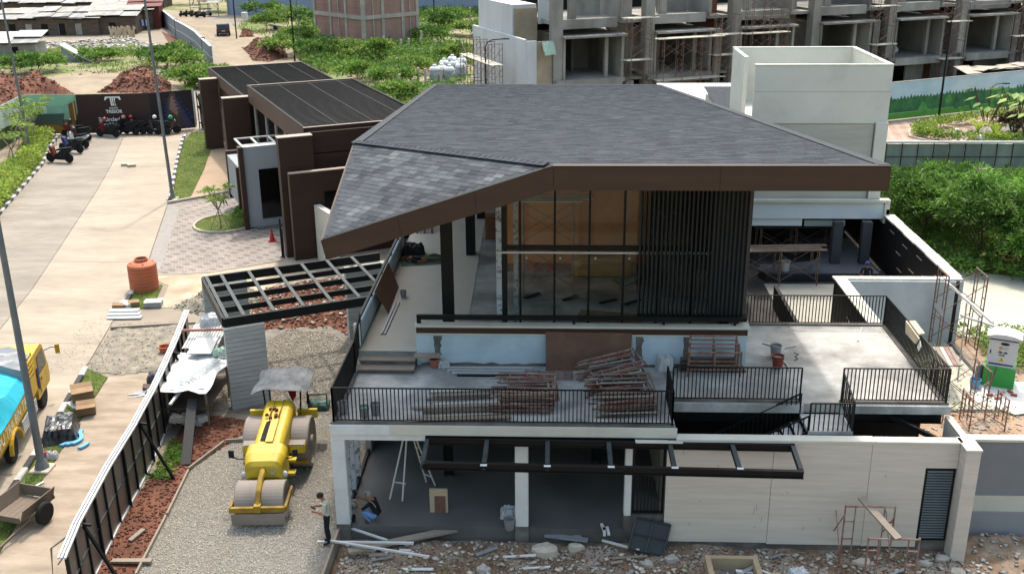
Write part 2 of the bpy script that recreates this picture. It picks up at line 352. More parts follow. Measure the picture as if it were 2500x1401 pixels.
sheet('driveway_edge',[(-23.8,61.5),(-22.9,61.0),(-19.9,49.2),(-20.4,48.4)],.02,m_strip)
# island with grass beside the gatehouse
isl=[(-19.0+1.75*math.cos(a)*1.0,57.3+1.9*math.sin(a)) for a in np.linspace(R(110),R(330),16)]+[(-16.9,57.3),(-17.6,59.6)]
kerb_line('kerb_island',isl[:16],0,w=.16,h=.14,L=.7,colors=(m_kc,m_kc))
sheet('island_lawn',isl,.06,m_grassbase)
# tan yard beside the gatehouse and grass verges
sheet('yard_far',[(-29.4,84.5),(-26.2,74),(-23.0,63.2),(-20.4,65.1),(-20.5,68),(-25.5,78.5),(-27.8,84.5)],.008,mk('yard_tan','98836c',.95,.15,.6,'93806c',.5,.6,.5,bump=.4))
verge=[(ip(Rr,y)+.2,y) for y in (62.6,68,74,80,83.5)]+[(-28.2,83.5),(-26.3,78),(-24.6,71),(-23.0,63.2)]
sheet('verge_far',verge,.05,m_grassbase)
verge2=[(-20.2,47.4),(-19.5,43.6),(-18.3,43.8),(-18.9,46.8)]
sheet('verge_middle',verge2,.05,m_grassbase)
verge3=[(-18.35,37),(-17.4,32),(-16.65,27),(-16.3,22),(-16.1,18),(-14.9,18),(-15.5,24),(-16.1,27.5),(-16.6,31.1),(-17.3,36.3)]
sheet('verge_near',verge3,.05,m_grassbase)
for i,(pl,n,h) in enumerate(((verge,9000,.09),(verge2,1500,.08),(verge3,7000,.08),(isl,2500,.1))):
    tag(blades('lawn_grass',np.array(scatter(pl,n)),.03,h,.02,m_grass,zfun=lambda x,y:np.full(len(x),.05)),['short green grass on the verge beside the far striped kerb','small patch of grass beside the orange water tank','thin dry grass on the verge beside the near lamp post','grass in the small round island by the grey wall'][i],'grass',kind='stuff')
walk=[(-17.25,36.3),(-16.55,31.1),(-16.05,27.5),(-15.4,24),(-14.8,18),(-13.2,18),(-13.2,23),(-13.15,30),(-13.7,34),(-14.2,36.9)]
sheet('sidewalk',walk,.03,m_walk)
sheet('sidewalk_far',[(-18.6,46.8),(-18.0,43.9),(-15.0,43.6),(-13.2,47.5),(-14.2,50.5),(-17.2,48.7),(-20.2,48.2)],.02,mk('walk_tan','94856f',.95,.17,.9,'b5a896',.7,.6,.5,bump=.4))
# fresh concrete being spread between road and gate, and its heap
wet=[(-19.15,41.8),(-18.5,37.0),(-17.1,36.6),(-14.4,37.2),(-13.6,38.5),(-13.6,41.5),(-16.5,42.2)]
o,zf=mound('wet_concrete',wet,.10,.12,m_slurry,3,.02,.9,2.2,.3); struct(o)
tag(stones('concrete_lumps',scatter(wet,1100),0,.02,.09,m_slurry,zfun=zf),'loose grey lumps of freshly tipped concrete beside the road','concrete',kind='stuff')
heap=[(-17.6,43.9),(-15.2,42.6),(-13.6,43.2),(-13.7,46.0),(-14.8,46.6),(-16.8,45.8)]
o,zf=mound('concrete_heap',heap,.55,.1,m_slurry,9,.0,.7,2.2,.9); tag(o,'lumpy grey heap of concrete mix beside the plank gate pier','heap')
tag(stones('concrete_lumps',scatter(heap,900),0,.03,.16,m_slurry,zfun=zf),'grey lumps on the concrete heap beside the orange tank','concrete',kind='stuff')
# yard inside the fence: gravel, red soil, shadowed soil under the shelter
yard=[(-11.5,18),(-11.35,24),(-11.5,26.5),(-11.7,29.4),(-11.0,31.0),(-10.2,33.2),(-12.3,33.6),(-13.4,37),(-13.2,41),(-11.6,44.5),(-6.5,46),(-6.3,30),(-6.3,18)]
sheet('gravel_yard',yard,.012,m_gravel)
def gz(x,y): return np.zeros(len(x))
near=[(-11.5,22),(-11.35,24),(-11.5,26.5),(-11.7,29.4),(-11.0,31.0),(-10.2,33.2),(-6.4,33.2),(-6.4,22)]
tag(stones('gravel',scatter(near,42000),.004,.03,.085,m_gstone),'pale crushed stone covering the yard around the road roller','gravel',kind='stuff')
far=[(-10.2,33.2),(-12.2,34.2),(-12.9,37),(-11.5,41.5),(-9.5,41),(-7.3,38.5),(-6.4,37),(-6.4,33.2)]
tag(stones('sand_gravel',scatter(far,14000),.012,.02,.08,mk('sand_stone','8a8070',.9,.12,2,bump=.2,island=.25)),'fine sandy gravel under the shadow of the black gate frame','gravel',kind='stuff')
red=[(-12.9,18),(-12.75,24.2),(-12.9,29.3),(-13.0,33.2),(-12.1,33.2),(-11.0,32.9),(-10.2,32.6),(-11.1,30.9),(-11.75,29.4),(-11.55,26.5),(-11.4,24),(-11.5,18)]
o,zf=mound('red_soil_strip',red,.09,.13,m_redsoil,5,.0,.9,1.6,.35); struct(o)
tag(stones('red_clods',scatter(red,3000),0,.03,.14,m_redclod,zfun=zf),'clods of red soil along the inside of the steel fence','soil',kind='stuff')
red2=[(-13.6,42.2),(-12.5,41.2),(-9.6,41.6),(-7.4,39.3),(-6.4,38.0),(-6.3,47),(-8.5,48.6),(-12.3,47.5),(-13.8,46.5)]
o,zf2=mound('red_soil_bed',red2,.22,.2,m_redsoil,6,.0,.8,1.2,.6); struct(o)
tag(stones('red_clods',scatter(red2,4000),0,.04,.2,m_redclod,zfun=zf2),'clods of red soil under the black gate frame','soil',kind='stuff')
tag(stones('pale_chips',scatter(red2,500),.02,.05,.28,m_palerub,zfun=zf2),'pale broken stones lying on the red soil under the gate frame','rubble',kind='stuff')
# rough ground in front of the building
deb=[(-6.2,10),(-6.2,26.3),(11.4,26.3),(12.1,26.95),(23.5,26.95),(23.5,10)]
o,zfd=mound('debris_ground',deb,.24,.14,m_debris,11,GD-.08,.9,.9,.3); struct(o)
front=[(-6.0,22.3),(-6.0,26.0),(11.2,25.9),(11.6,25.4),(11.6,22.3)]
tag(stones('rubble',scatter(front,3000),0,.02,.1,m_rub,zfun=zfd),'broken stone and mortar rubble along the foot of the facade','rubble',kind='stuff')
tag(stones('rubble_chunks',scatter(front,130),0,.1,.3,m_rub,zfun=zfd,flat=.5),'larger broken concrete chunks strewn before the facade','rubble',kind='stuff')
tag(stones('red_clods',scatter(front,9000),0,.03,.1,m_brclod,zfun=zfd),'reddish soil clods among the rubble before the facade','soil',kind='stuff')
tag(stones('mortar_chips',scatter(front,1900),0,.04,.24,m_palerub,flat=.25,zfun=zfd),'pale flat mortar chips among the rubble before the facade','rubble',kind='stuff')
tag(stones('corner_stones',scatter([(11.7,22.3),(11.7,25.4),(12.4,26.8),(17,26.8),(17,22.3)],900),0,.03,.22,m_rub,zfun=zfd),'stones scattered on the orange soil before the grey boundary wall','rubble',kind='stuff')
# right-hand yard behind the grey wall
ry=[(11.8,27.3),(30,27.3),(34,44),(24,46),(16.7,44),(16.6,36),(11.8,34)]
m_oy=mk('yard_orange','98795f',.95,.22,.7,'8a8174',.9,.75,.5,bump=.7,bsc=10)
sheet('yard_right',ry,.008,m_oy)
tag(stones('yard_stones',scatter([(11.9,27.6),(19,27.6),(21,39),(16.8,39),(16.6,36),(11.9,34)],3500),.008,.03,.16,m_palerub),'pale stones scattered over the orange soil by the transformer cabinet','rubble',kind='stuff')
m_lime=mk('pale_slurry','a3a192',.7,.06,1.2,'a5a597',.8,.5,.5,bump=.1)
o,_=mound('lime_pad',[(16.9,41.5),(16.9,49),(19,50.5),(24,48.5),(26,43),(24,40.5),(19.5,39.6)],.12,.3,m_lime,13,.0,.5,.5,.8); struct(o)

grit=[(-19.3,43),(-18.4,36.8),(-20.2,36.5),(-20.8,42.5)]
tag(stones('road_grit',scatter(grit,700),.03,.01,.05,m_slurry),'grey grit spilt on the road beside the wet concrete','grit',kind='stuff')
tag(stones('kerb_grit',np.array([(ip(Rl,y)+abs(rng.normal())*.5+.1,y) for y in rng.uniform(52,81,900)]),.03,.01,.05,m_redclod),'brown grit gathered along the left striped kerb','grit',kind='stuff')
# ================================================================ main building (terrace, pavilion, shingle roof)
m_paint=mk('pale_paint','c4c6c4',.75,.06,1.2,'a2a5a4',1.6,.5,.6,bump=.1)
m_blue=mk('blue_plaster','a9bac4',.85,.06,.9,'93a4ae',1.1,.6,.55,bump=.12,bsc=12)
m_cream=mk('cream_paint','b9b6aa',.75,.05,1,'a19c8e',1.4,.4,.62,bump=.08)
m_trav=mk('travertine_panel','c2b9ae',.7,.06,2.2,'b0a69a',.8,.5,.5,bump=.1,bsc=30,stretch=(.5,1,9),det=9)
m_rough=mk('rough_concrete','6a6660',.9,.25,2.2,'45413d',1.3,.7,.5,bump=.6,bsc=10)
m_slab=mk('terrace_concrete','b0afab',.85,.16,1.6,'7f7e7b',.55,.85,.5,bump=.25,bsc=20,soft=.08,det=8)
m_slabL=mk('terrace_concrete_pale','a8a6a0',.85,.16,1.6,'7b7975',.5,.9,.5,bump=.25,bsc=20,soft=.08,det=8)
m_tile=mk('corridor_tile','a19d92',.6,.06,1,'8f8b80',1,.5,.5,bump=.05)
m_flr=mk('interior_concrete','8d8d8a',.6,.2,.8,'52524f',.7,.7,.5,bump=.2)
m_steel=mk('black_steel','0e1011',.5,.12,4,'191c1d',2,.5,.6,bump=.04,metal=.0,spec=.22)
m_steelg=mk('grey_green_steel','333b3e',.5,.15,3,'222829',2,.6,.5,bump=.05,spec=.3)
m_fascia=mk('brown_fascia','3e2c20',.6,.06,1.5,'483527',.8,.5,.55,bump=.03,stretch=(.3,1,4))
m_brown=mk('brown_band','3d2a22',.6,.08,2,bump=.03)
m_sh=mk('shingle','505356',.92,.12,6,bump=.35,bsc=60,island=.36,spec=.05)
m_shm=mk('shingle_main','525457',.95,.08,2,'4b4d50',.5,.5,.5,bump=.3,bsc=60,island=.26,spec=.04)
m_capsh=mk('ridge_cap','4a4d50',.95,.15,6,bump=.35,bsc=60,spec=.04)
m_ply=mk('orange_plywood','a8622f',.6,.1,1,'b8763f',.7,.6,.5,bump=.05,stretch=(2,2,.4))
m_plyb=mk('brown_board','5e4336',.6,.14,2,'6d5244',1.5,.6,.5,bump=.06)
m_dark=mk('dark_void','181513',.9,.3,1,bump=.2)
m_perf=mk('galvanised_strip','9aa2a8',.5,.1,12,'3a3f44',7,.8,.56,bump=.1,soft=.03)
m_wood=mk('raw_plank','8a8073',.85,.18,2,'6d6256',2,.6,.5,bump=.25,bsc=20,stretch=(.4,2,2))
m_glass=glassmat('pane_glass',(.9,.93,.92))
m_floorw=mk('wet_stain','3d3c3a',.7,.2,2)
cb=thing('clubhouse','two storey clubhouse with terrace, glass hall and low grey shingle roof','building',(0,27,0))
def bp(name,mb,mat,parent=None,smooth=False): return mb.build(name,mat,parent or cb,smooth=smooth)
YF=26.15
# --- ground floor
bp('ground_floor',MB().box(-6.22,26.2,-.45,3.2,34,.06),mk('ground_hall_floor','5f5e5b',.65,.22,1.2,'434240',.6,.8,.5,bump=.2,det=8))
for x0,x1,y0 in ((-6.3,-5.9,26.15),(-1.07,-.69,26.17)):
    c=bp('column',MB().bbox(x0,y0,.12,x1,y0+.36,2.9),m_paint); bp('plinth',MB().box(x0-.01,y0-.02,-.45,x1+.01,y0+.37,.13),m_rough,c)
bp('column',MB().bbox(2.06,26.17,.55,2.26,26.5,2.9),m_paint)
for x,y in ((-3.3,29.2),(1.4,30.2)): # black steel posts inside
    c=MB(); c.box(x-.13,y-.012,.06,x+.13,y+.012,3.07); c.box(x-.14,y-.14,.06,x-.125,y+.14,3.07); c.box(x+.125,y-.14,.06,x+.14,y+.14,3.07); bp('steel_post',c,m_steel)
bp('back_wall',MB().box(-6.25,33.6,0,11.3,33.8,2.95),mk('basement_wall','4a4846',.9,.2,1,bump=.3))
bp('inner_wall',MB().box(3.22,27.9,0,3.4,33.6,2.95),mk('inner_wall_grey','77736c',.9,.15,1,bump=.2))
bp('beam',MB().box(-6.27,26.152,2.9,-3.6,26.5,3.078),m_paint)
bp('beam',MB().box(-3.6,26.16,2.9,3.4,26.5,3.078),m_steel)
s=bp('terrace_slab',MB().box(-6.27,26.16,3.08,3.42,30.26,3.385),m_slab)
bp('fascia_board',MB().box(-4.6,26.1,3.1,3.46,26.158,3.39),m_cream,s); bp('fascia_board',MB().box(-6.29,26.11,3.09,-4.602,26.158,3.375),m_paint,s)
bp('kerb_strip',MB().box(-6.27,26.17,3.385,3.4,26.36,3.43),m_rough,s); bp('kerb_strip',MB().box(-6.27,26.362,3.385,-6.1,30.2,3.43),m_rough,s)
# open left side: galvanised studs and a leaning black sill
for k,y in enumerate((26.75,27.35,28.0,28.8)):
    bp('stud',MB().box(-6.2,y,.12,-6.05,y+.05,2.95),m_perf)
bp('sill_rail',MB().bar((-6.12,26.55,.12),(-6.12,33.5,.12),.1,.12),m_steel)
bp('side_wall',MB().box(-6.2,30.6,0,-6.02,33.6,3.08),m_flr)
# --- travertine front wall of the service yard
w=bp('front_wall',MB().box(3.2,26.04,-.5,11.27,26.2,3.06),m_rough)
for x0,x1,z0,z1 in ((3.2,6.14,-.16,3.06),(6.152,8.83,-.2,3.06),(8.842,10.36,-.22,3.06),(10.362,11.21,2.33,3.06)):
    bp('wall_panel',MB().box(x0,25.985,z0,x1,26.038,z1),m_trav,w)
m_scr=mk('scratch_dark','5f5850',.9,.2,5)
for k in range(13):
    x=random.uniform(3.5,10.2); z=random.uniform(.2,2.8); hh=random.uniform(.05,.22); dx=random.uniform(-.03,.03); bp('scuff',MB().slab([(x,25.9835,z),(x+.012,25.9835,z),(x+dx+.01,25.9835,z+hh),(x+dx,25.9835,z+hh)],(0,.001,0)),m_scr,w)
bp('coping',MB().bbox(3.44,25.96,3.062,8.9,26.3,3.15,.015),m_cream,w); bp('coping',MB().bbox(8.905,25.965,3.062,11.3,26.29,3.14,.015),m_cream,w)
pl=bp('corner_pillar',MB().bbox(11.22,25.55,-.5,11.62,26.1,3.09,.015),m_trav); bp('pillar_cap',MB().box(11.2,25.53,3.092,11.64,26.32,3.14),m_cream,pl)
bp('side_yard_wall',MB().box(11.4,26.15,-.5,11.6,27.75,3.05),m_cream)
gt=bp('louvre_gate',MB().box(10.37,26.0,.0,10.43,26.03,2.32).box(11.13,26.0,.0,11.19,26.03,2.32).box(10.43,26.0,2.26,11.13,26.03,2.32).box(10.43,26.0,0,11.13,26.03,.05),m_steel)
sl_=bpy.data.meshes.new('slat'); _m=MB().obox((0,0,0),(.7,.055,.014),rx=R(35)); sl_.from_pydata(_m.v,[],_m.f); sl_.materials.append(mk('slat_grey','5f6567',.5,.1,3))
for k in range(26): inst(sl_,'slat',gt,(10.78,26.0,.1+k*.0845)).parent=gt
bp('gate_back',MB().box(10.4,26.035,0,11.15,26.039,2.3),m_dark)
# barred window beside the hall
wd=bp('barred_window',MB().box(2.28,26.2,.62,2.34,26.26,2.9).box(3.13,26.2,.62,3.19,26.26,2.9).box(2.34,26.2,.62,3.13,26.26,.68).box(2.34,26.2,1.95,3.13,26.26,2.03),m_steel)
for k in range(7): bp('bar',MB().box(2.43+k*.1,26.22,.68,2.455+k*.1,26.245,1.95),m_steel,wd)
bp('window_sill',MB().box(2.06,26.15,-.5,3.19,26.4,.55),m_rough)
# --- black steel canopy frame over the entrance
cf=thing('canopy_frame','black steel canopy frame bolted to the front above the entrance','canopy',(1.5,26,2.8))
def hbeam(p,q,w,h,t=.02):
    p,q=Vector(p),Vector(q); m=MB(); u=Vector((0,0,1)); m.bar(p,q,t,h-2*t); m.bar(p+u*(h/2-t/2),q+u*(h/2-t/2),w,t); m.bar(p-u*(h/2-t/2),q-u*(h/2-t/2),w,t); return m
zc=2.95
hbeam((-3.52,26.06,zc),(6.67,25.91,zc),.1,.2).build('back_beam',m_steel,cf); hbeam((-3.5,24.72,zc-.02),(6.62,24.5,zc-.02),.12,.22).build('front_beam',m_steel,cf)
for a,b in ((-3.52,-3.5),(-1.84,-1.84),(-.14,-.14),(1.56,1.56),(3.25,3.25),(4.97,4.97),(6.63,6.58)):
    hbeam((a,25.98,zc+.02),(b,24.62,zc),.12,.16).build('cross_beam',m_steelg,cf)
for x in (-1.84,-.14,1.56,3.25,4.97):
    MB().box(x-.09,24.52,zc+.092,x+.09,24.62,zc+.1).build('plate',mk('bare_plate','aab0b0',.5,.1,4),cf)
MB().obox((2.95,26.0,3.055),(1.3,.35,.03),rz=.0,rx=R(-14)).build('loose_board',m_cream,cf)
# --- right terrace
s2=bp('side_terrace_slab',MB().prism([(3.42,27.8),(11.5,27.8),(11.5,34.05),(3.42,34.05)],3.1,3.384),m_slabL)
bp('edge_beam',MB().box(3.5,27.7,3.12,7.3,27.798,3.37),m_slab,s2); bp('edge_beam',MB().box(8.35,27.7,3.12,11.52,27.798,3.37),m_slab,s2)
for a,b in (((3.5,27.82),(7.24,27.98)),((8.37,27.82),(11.49,27.98)),((11.3,27.985),(11.49,33.8)),((6.3,33.86),(11.49,34.05))):
    bp('kerb_strip',MB().box(a[0],a[1],3.384,b[0],b[1],3.43),m_rough,s2)
hb=hbeam((3.5,28.0,2.9),(11.4,28.0,2.9),.2,.36); bp('steel_girder',hb,m_steel)
hb=MB().bar((9.7,28.0,3.0),(11.4,26.6,2.6),.1,.14); bp('brace',hb,m_steel)
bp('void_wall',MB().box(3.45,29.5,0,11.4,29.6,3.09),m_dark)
# stairs from the side terrace down behind the wall
st=bp('stair',MB().box(7.2,26.62,3.0,8.45,27.7,3.1),m_slab)
for k in range(7): bp('tread',MB().box(7.2-.27*(k+1),26.72,2.98-.16*(k+1),7.2-.27*k-.01,27.62,3.02-.16*(k+1)),m_slab,st)
for y in (26.7,27.64): bp('stringer',MB().bar((7.25,y,2.95),(5.1,y,1.65),.03,.22),m_steel,st)
# --- railings: each baluster its own piece
bal=bpy.data.meshes.new('baluster'); _m=MB().box(-.014,-.014,0,.014,.014,1); bal.from_pydata(_m.v,[],_m.f); bal.materials.append(m_steel)
def railing(p,q,h=1.05,sp=.11,posts=True,top=.045,base=.0,label=None):
    p,q=Vector(p),Vector(q); m=MB(); u=Vector((0,0,h)); d=(q-p); L=Vector((d.x,d.y,0)).length
    m.bar(p+u,q+u,top,.03); m.bar(p+Vector((0,0,.06+base)),q+Vector((0,0,.06+base)),.035,.02)
    for e in (p,q): m.box(e.x-.022,e.y-.022,e.z,e.x+.022,e.y+.022,e.z+h-.002)
    r=bp('railing',m,m_steel)
    n=int(L/sp)
    for k in range(1,n):
        c=p+d*(k/n); inst(bal,'baluster',r,c+Vector((0,0,.05)),(0,0,0),(1,1,h-.06))
    return r
ZT=3.43
railing((-6.19,26.24,ZT),(3.33,26.24,ZT)); railing((-6.19,26.24,ZT),(-6.19,29.6,ZT)); railing((-6.19,29.6,ZT),(-6.19,30.85,3.9)); railing((3.33,26.24,ZT),(3.33,27.9,ZT))
railing((3.5,27.88,ZT),(7.2,27.88,ZT)); railing((8.4,27.88,ZT),(11.42,27.88,ZT)); railing((11.42,27.9,ZT),(11.38,33.9,ZT)); railing((6.35,33.92,ZT),(11.38,33.92,ZT))
railing((7.2,27.72,2.75),(4.7,27.72,1.35),h=1.0,sp=.13,top=.06); railing((7.22,26.66,3.0),(8.43,26.66,3.0),h=.95,sp=.13,top=.06); railing((7.2,26.66,2.6),(5.3,26.66,1.6),h=.95,sp=.13,top=.06); railing((8.43,26.7,3.0),(8.4,27.85,3.35),h=.98,sp=.13)
# --- upper level: corridor, steps, blue parapet wall
UF=3.85
bp('upper_floor',MB().box(-6.2,30.3,3.45,6.0,47,UF),m_flr)
bp('corridor_floor',MB().prism([(-6.12,30.28),(-4.34,30.28),(-4.34,30.6),(-2.9,33.5),(-3.1,46),(-6.12,46)],UF,UF+.012),m_tile)
for k in range(2):
    t=bp('step',MB().box(-6.08,29.6+.36*k,3.385,-4.36+.02*k,30.3,3.5+.16*k),m_rough); bp('tread_board',MB().box(-6.1,29.56+.36*k,3.502+.16*k,-4.34,29.98+.36*k,3.54+.16*k),m_wood,t)
bw=bp('parapet_wall',MB().box(-4.32,30.27,3.385,6.02,30.47,4.44),m_blue)
bp('parapet_wall',MB().box(5.84,30.48,3.385,6.02,34.0,4.44),m_blue)
bp('trim_strip',MB().box(-4.33,30.24,4.442,6.04,30.48,4.488),m_cream,bw); bp('brown_band',MB().box(-4.31,30.255,4.49,6.03,30.47,4.7),m_brown,bw); bp('brown_band',MB().box(5.85,30.472,4.49,6.03,33.9,4.7),m_brown,bw)
bp('cap',MB().bbox(-4.36,30.2,4.702,6.1,30.52,4.775,.012),m_cream,bw); bp('cap',MB().box(5.8,30.522,4.702,6.1,34.0,4.77),m_cream,bw)
for x0,x1,z0,z1 in ((-3.78,-3.48,3.75,4.4),(2.55,2.85,3.5,4.42),(4.05,4.3,3.5,4.42)):   # bare mortar patches
    n=8; pts=[(x0+(x1-x0)*random.uniform(0,.15),30.262,z0+(z1-z0)*i/n) for i in range(n+1)]+[(x1-(x1-x0)*random.uniform(0,.3),30.262,z1-(z1-z0)*i/n) for i in range(n+1)]
    bp('mortar_patch',MB().slab(pts,(0,.006,0)),m_rough,bw)
n=40; pts=[(-4.2+10.1*i/n,30.262,3.39) for i in range(n+1)]+[(5.9-10.1*i/n,30.262,3.44+.09*random.random()) for i in range(n+1)]; bp('mortar_patch',MB().slab(pts,(0,.006,0)),m_rough,bw)
hr=bp('parapet_rail',MB().box(-4.3,30.36,4.9,6.0,30.46,5.05).box(-4.3,30.365,4.775,-4.17,30.455,4.9).box(.6,30.37,4.775,.68,30.45,4.9),m_steel)
for x in (3.4,5.6): bp('rail_post',MB().box(x,30.37,4.775,x+.08,30.45,4.9),m_steel,hr)
cw=bp('corridor_wall',MB().box(-6.34,30.75,3.0,-6.19,41,4.5),m_blue); bp('wall_end',MB().box(-6.36,30.6,3.385,-6.17,30.748,4.62),m_paint,cw)
bp('wall_rail',MB().box(-6.3,30.8,4.62,-6.22,41,4.72),m_steel,cw)
for y in (31.2,33.5,35.8,38,40): bp('rail_bracket',MB().box(-6.28,y,4.5,-6.24,y+.06,4.62),m_steel,cw)
bp('outer_wall',MB().box(-6.33,31,0,-6.2,41,3.0),m_cream)
HT=lambda y:9.2 if y<35 else 8.5
# columns of the hall
for x,y,wd_ in ((-3.43,31.75,.36),(-3.36,40.2,.36),(5.6,32.2,.3),(-3.3,45.5,.36)):
    c=MB(); c.box(x-wd_/2,y-wd_/2,UF,x+wd_/2,y-wd_/2+.02,HT(y)); c.box(x-wd_/2,y+wd_/2-.02,UF,x+wd_/2,y+wd_/2,HT(y)); c.box(x-.02,y-wd_/2+.02,UF,x+.02,y+wd_/2-.02,HT(y)); c.box(x-wd_/2+.0,y-wd_/2+.021,UF,x-wd_/2+.02,y+wd_/2-.021,HT(y)); c.box(x+wd_/2-.02,y-wd_/2+.021,UF,x+wd_/2,y+wd_/2-.021,HT(y))
    bp('hall_column',c,m_steel)
# glass front
GYY=31.0
gf=bp('glass_front',MB().box(-1.72,GYY-.05,7.02,5.9,GYY+.05,7.16).box(-1.72,GYY-.05,4.0,5.9,GYY+.05,4.3).box(-1.62,GYY-.09,UF,-1.46,GYY+.09,9.3),m_steel)
bp('strip',MB().box(-1.8,GYY-.08,UF,-1.63,GYY+.08,9.2),m_perf,gf); bp('strip',MB().box(-1.3,GYY+1.0,UF,-1.16,GYY+1.1,9.2),m_perf,gf)
bp('gutter_rail',MB().box(-1.8,GYY-.12,6.93,5.9,GYY-.06,6.99),mk('aluminium','a8adae',.4,.08,5,metal=.6),gf)
xs=[-1.46]+[-1.05+1.075*k for k in range(7)]
for x in xs[1:]: bp('mullion',MB().box(x-.035,GYY-.045,4.3,x+.035,GYY+.045,9.6),m_steel,gf)
for i in range(len(xs)-1):
    for z0,z1 in ((4.3,7.02),(7.16,9.6)): bp('pane',MB().box(xs[i]+.036,GYY-.006,z0,xs[i+1]-.036,GYY+.006,z1),m_glass,gf)
for x in (-.9,.15,1.25,2.3): bp('sticker',MB().obox((x+.05,GYY-.01,6.75),(.06,.004,.06),ry=.3),m_wht,gf)
# vertical louvre screen on the right half of the front and round the corner
lv=bp('louvre_screen',MB().box(2.62,30.62,4.86,6.02,30.78,5.0).box(2.62,30.66,9.1,6.0,30.76,9.2).box(5.9,30.8,4.86,6.02,34.2,5.0),m_steel)
lb=bpy.data.meshes.new('louvre_blade'); _m=MB().box(-.024,-.07,0,.024,.07,1); lb.from_pydata(_m.v,[],_m.f); lb.materials.append(mk('louvre_grey','202426',.5,.08,3,spec=.3))
for k in range(26): inst(lb,'blade',lv,(2.66+k*.131,30.7,5.0),(0,0,R(-24 if k<17 else -58)),(1,1,4.3))
for k in range(16): inst(lb,'blade',lv,(5.96,30.9+k*.2,5.0),(0,0,R(60)),(1,1,4.2))
# inside: orange board partition, ceiling frames
pw=bp('partition',MB().box(-1.85,38.2,UF,3.6,38.3,8.4),m_ply)
for x0,x1 in ((-.95,.95),(1.55,3.4)): bp('board',MB().box(x0,38.14,UF+.75,x1,38.195,7.6),mk('plywood_light','b87a48',.6,.1,1.5,bump=.04),pw)
bp('skirting',MB().box(-1.85,38.12,UF,3.6,38.195,UF+.3),mk('skirting','6d5548',.7,.1,2),pw)
bp('rear_wall',MB().box(-1.8,46.8,UF,9,47,7.9),mk('rear_wall','5b544c',.9,.2,.7,bump=.2))
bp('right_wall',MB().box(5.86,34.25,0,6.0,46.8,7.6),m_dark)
bp('block_stack',MB().box(-2.9,42.2,UF,-1.9,42.8,UF+1.0),mk('red_block','6d4a38',.85,.2,5,bump=.4))
# --- roof
YR=27.2; YB=68.
rA,rB,rC,rD,rE=GY(1060,207,YB),GY(1612,208,YB),GY(2172,405,YR),GY(1350,405,YR),GY(787,585,YR)
nrm=(rC-rD).cross(rB-rD); nrm.normalize()
dA=ray(1060,207); rA=CP+dA*((rD-CP).dot(nrm)/dA.dot(nrm)); dF=ray(866,347); rF=CP+dF*((rD-CP).dot(nrm)/dF.dot(nrm))
TK=Vector((0,0,-.10))
roof=bp('roof',MB().slab([rA,rB,rC,rD,rF][::-1] if False else [rF,rD,rC,rB,rA],TK).slab([rF,rE,rD],TK),m_capsh)
def plane_pts(o,u,v): pass
# shingle tabs on the left hip face: each tab a piece, far ones joined
def tabs(origin,U,W,poly3,tw,th,lift,jit=.25):
    """yield tab quads clipped (centre test) to polygon; U along course, W up the slope"""
    N_=U.cross(W).normalized(); P2=[((p-origin).dot(U),(p-origin).dot(W)) for p in poly3]
    xs_=[p[0] for p in P2]; ys_=[p[1] for p in P2]; out=[]
    rows=int((max(ys_)-min(ys_))/th)+1
    for r_ in range(rows):
        y=min(ys_)+r_*th; x=min(xs_)-random.random()*tw
        while x<max(xs_):
            wd2=tw*random.uniform(.85,1.15); cx,cy=x+wd2/2,y+th/2
            out.append((x,y,wd2,cx,cy)); x+=wd2
    a=np.array(out); ok=np.ones(len(a),bool)
    for sx in (0,1):
        for sy in (.1,.9): ok&=inpoly(a[:,0]+a[:,2]*sx,a[:,1]+th*sy,P2)
    return a[ok],N_
hipU=(rD-rF).normalized(); hn=(rD-rE).cross(rF-rE).normalized(); hipW=hn.cross(hipU).normalized(); hipW=hipW if hipW.dot(rF-rE)>0 else -hipW
ta,hN=tabs(rE,hipU,hipW,[rE,rD,rF],.33,.19,.01)
if hN.z<0: hN=-hN
order=sorted(range(len(ta)),key=lambda i:-(2549/( (rE+hipU*ta[i][3]+hipW*ta[i][4]-CP).dot(FW))))
def tabbox(mb,t,th,lift):
    x,y,w_,_,_=t; p=lambda a,b,h:rE+hipU*a+hipW*b+hN*h
    b0=random.uniform(0,.004)
    mb.add([p(x+.004,y,0),p(x+w_-.004,y,0),p(x+w_-.004,y+th+.03,0),p(x+.004,y+th+.03,0),p(x+.004,y,lift+b0),p(x+w_-.004,y,lift+b0),p(x+w_-.004,y+th+.03,.003),p(x+.004,y+th+.03,.003)],BOXF)
tones=[mk('shingle_tone_%d'%i,c,.95,.08,8,bump=.35,bsc=60,spec=.03) for i,c in enumerate(('3e4043','46484b','4f5155','595c5f','65686a'))]
hf=bp('hip_face',MB().slab([rE-hN*.004,rD-hN*.004,rF-hN*.004],hN*.003),tones[1],roof)
for i in order[:290]:
    m=MB(); tabbox(m,ta[i],.19,.009); x,y=ta[i][3],ta[i][4]
    f=vnoise(np.array([x*1.3]),np.array([y*1.3]),5)[0]*.5+random.random()*.5
    m.build('shingle',tones[min(4,int(f*5))],roof)
m=MB()
for i in order[290:]: tabbox(m,ta[i],.19,.009)
if m.v: tag(m.build('shingles',m_sh,roof),kind='stuff')
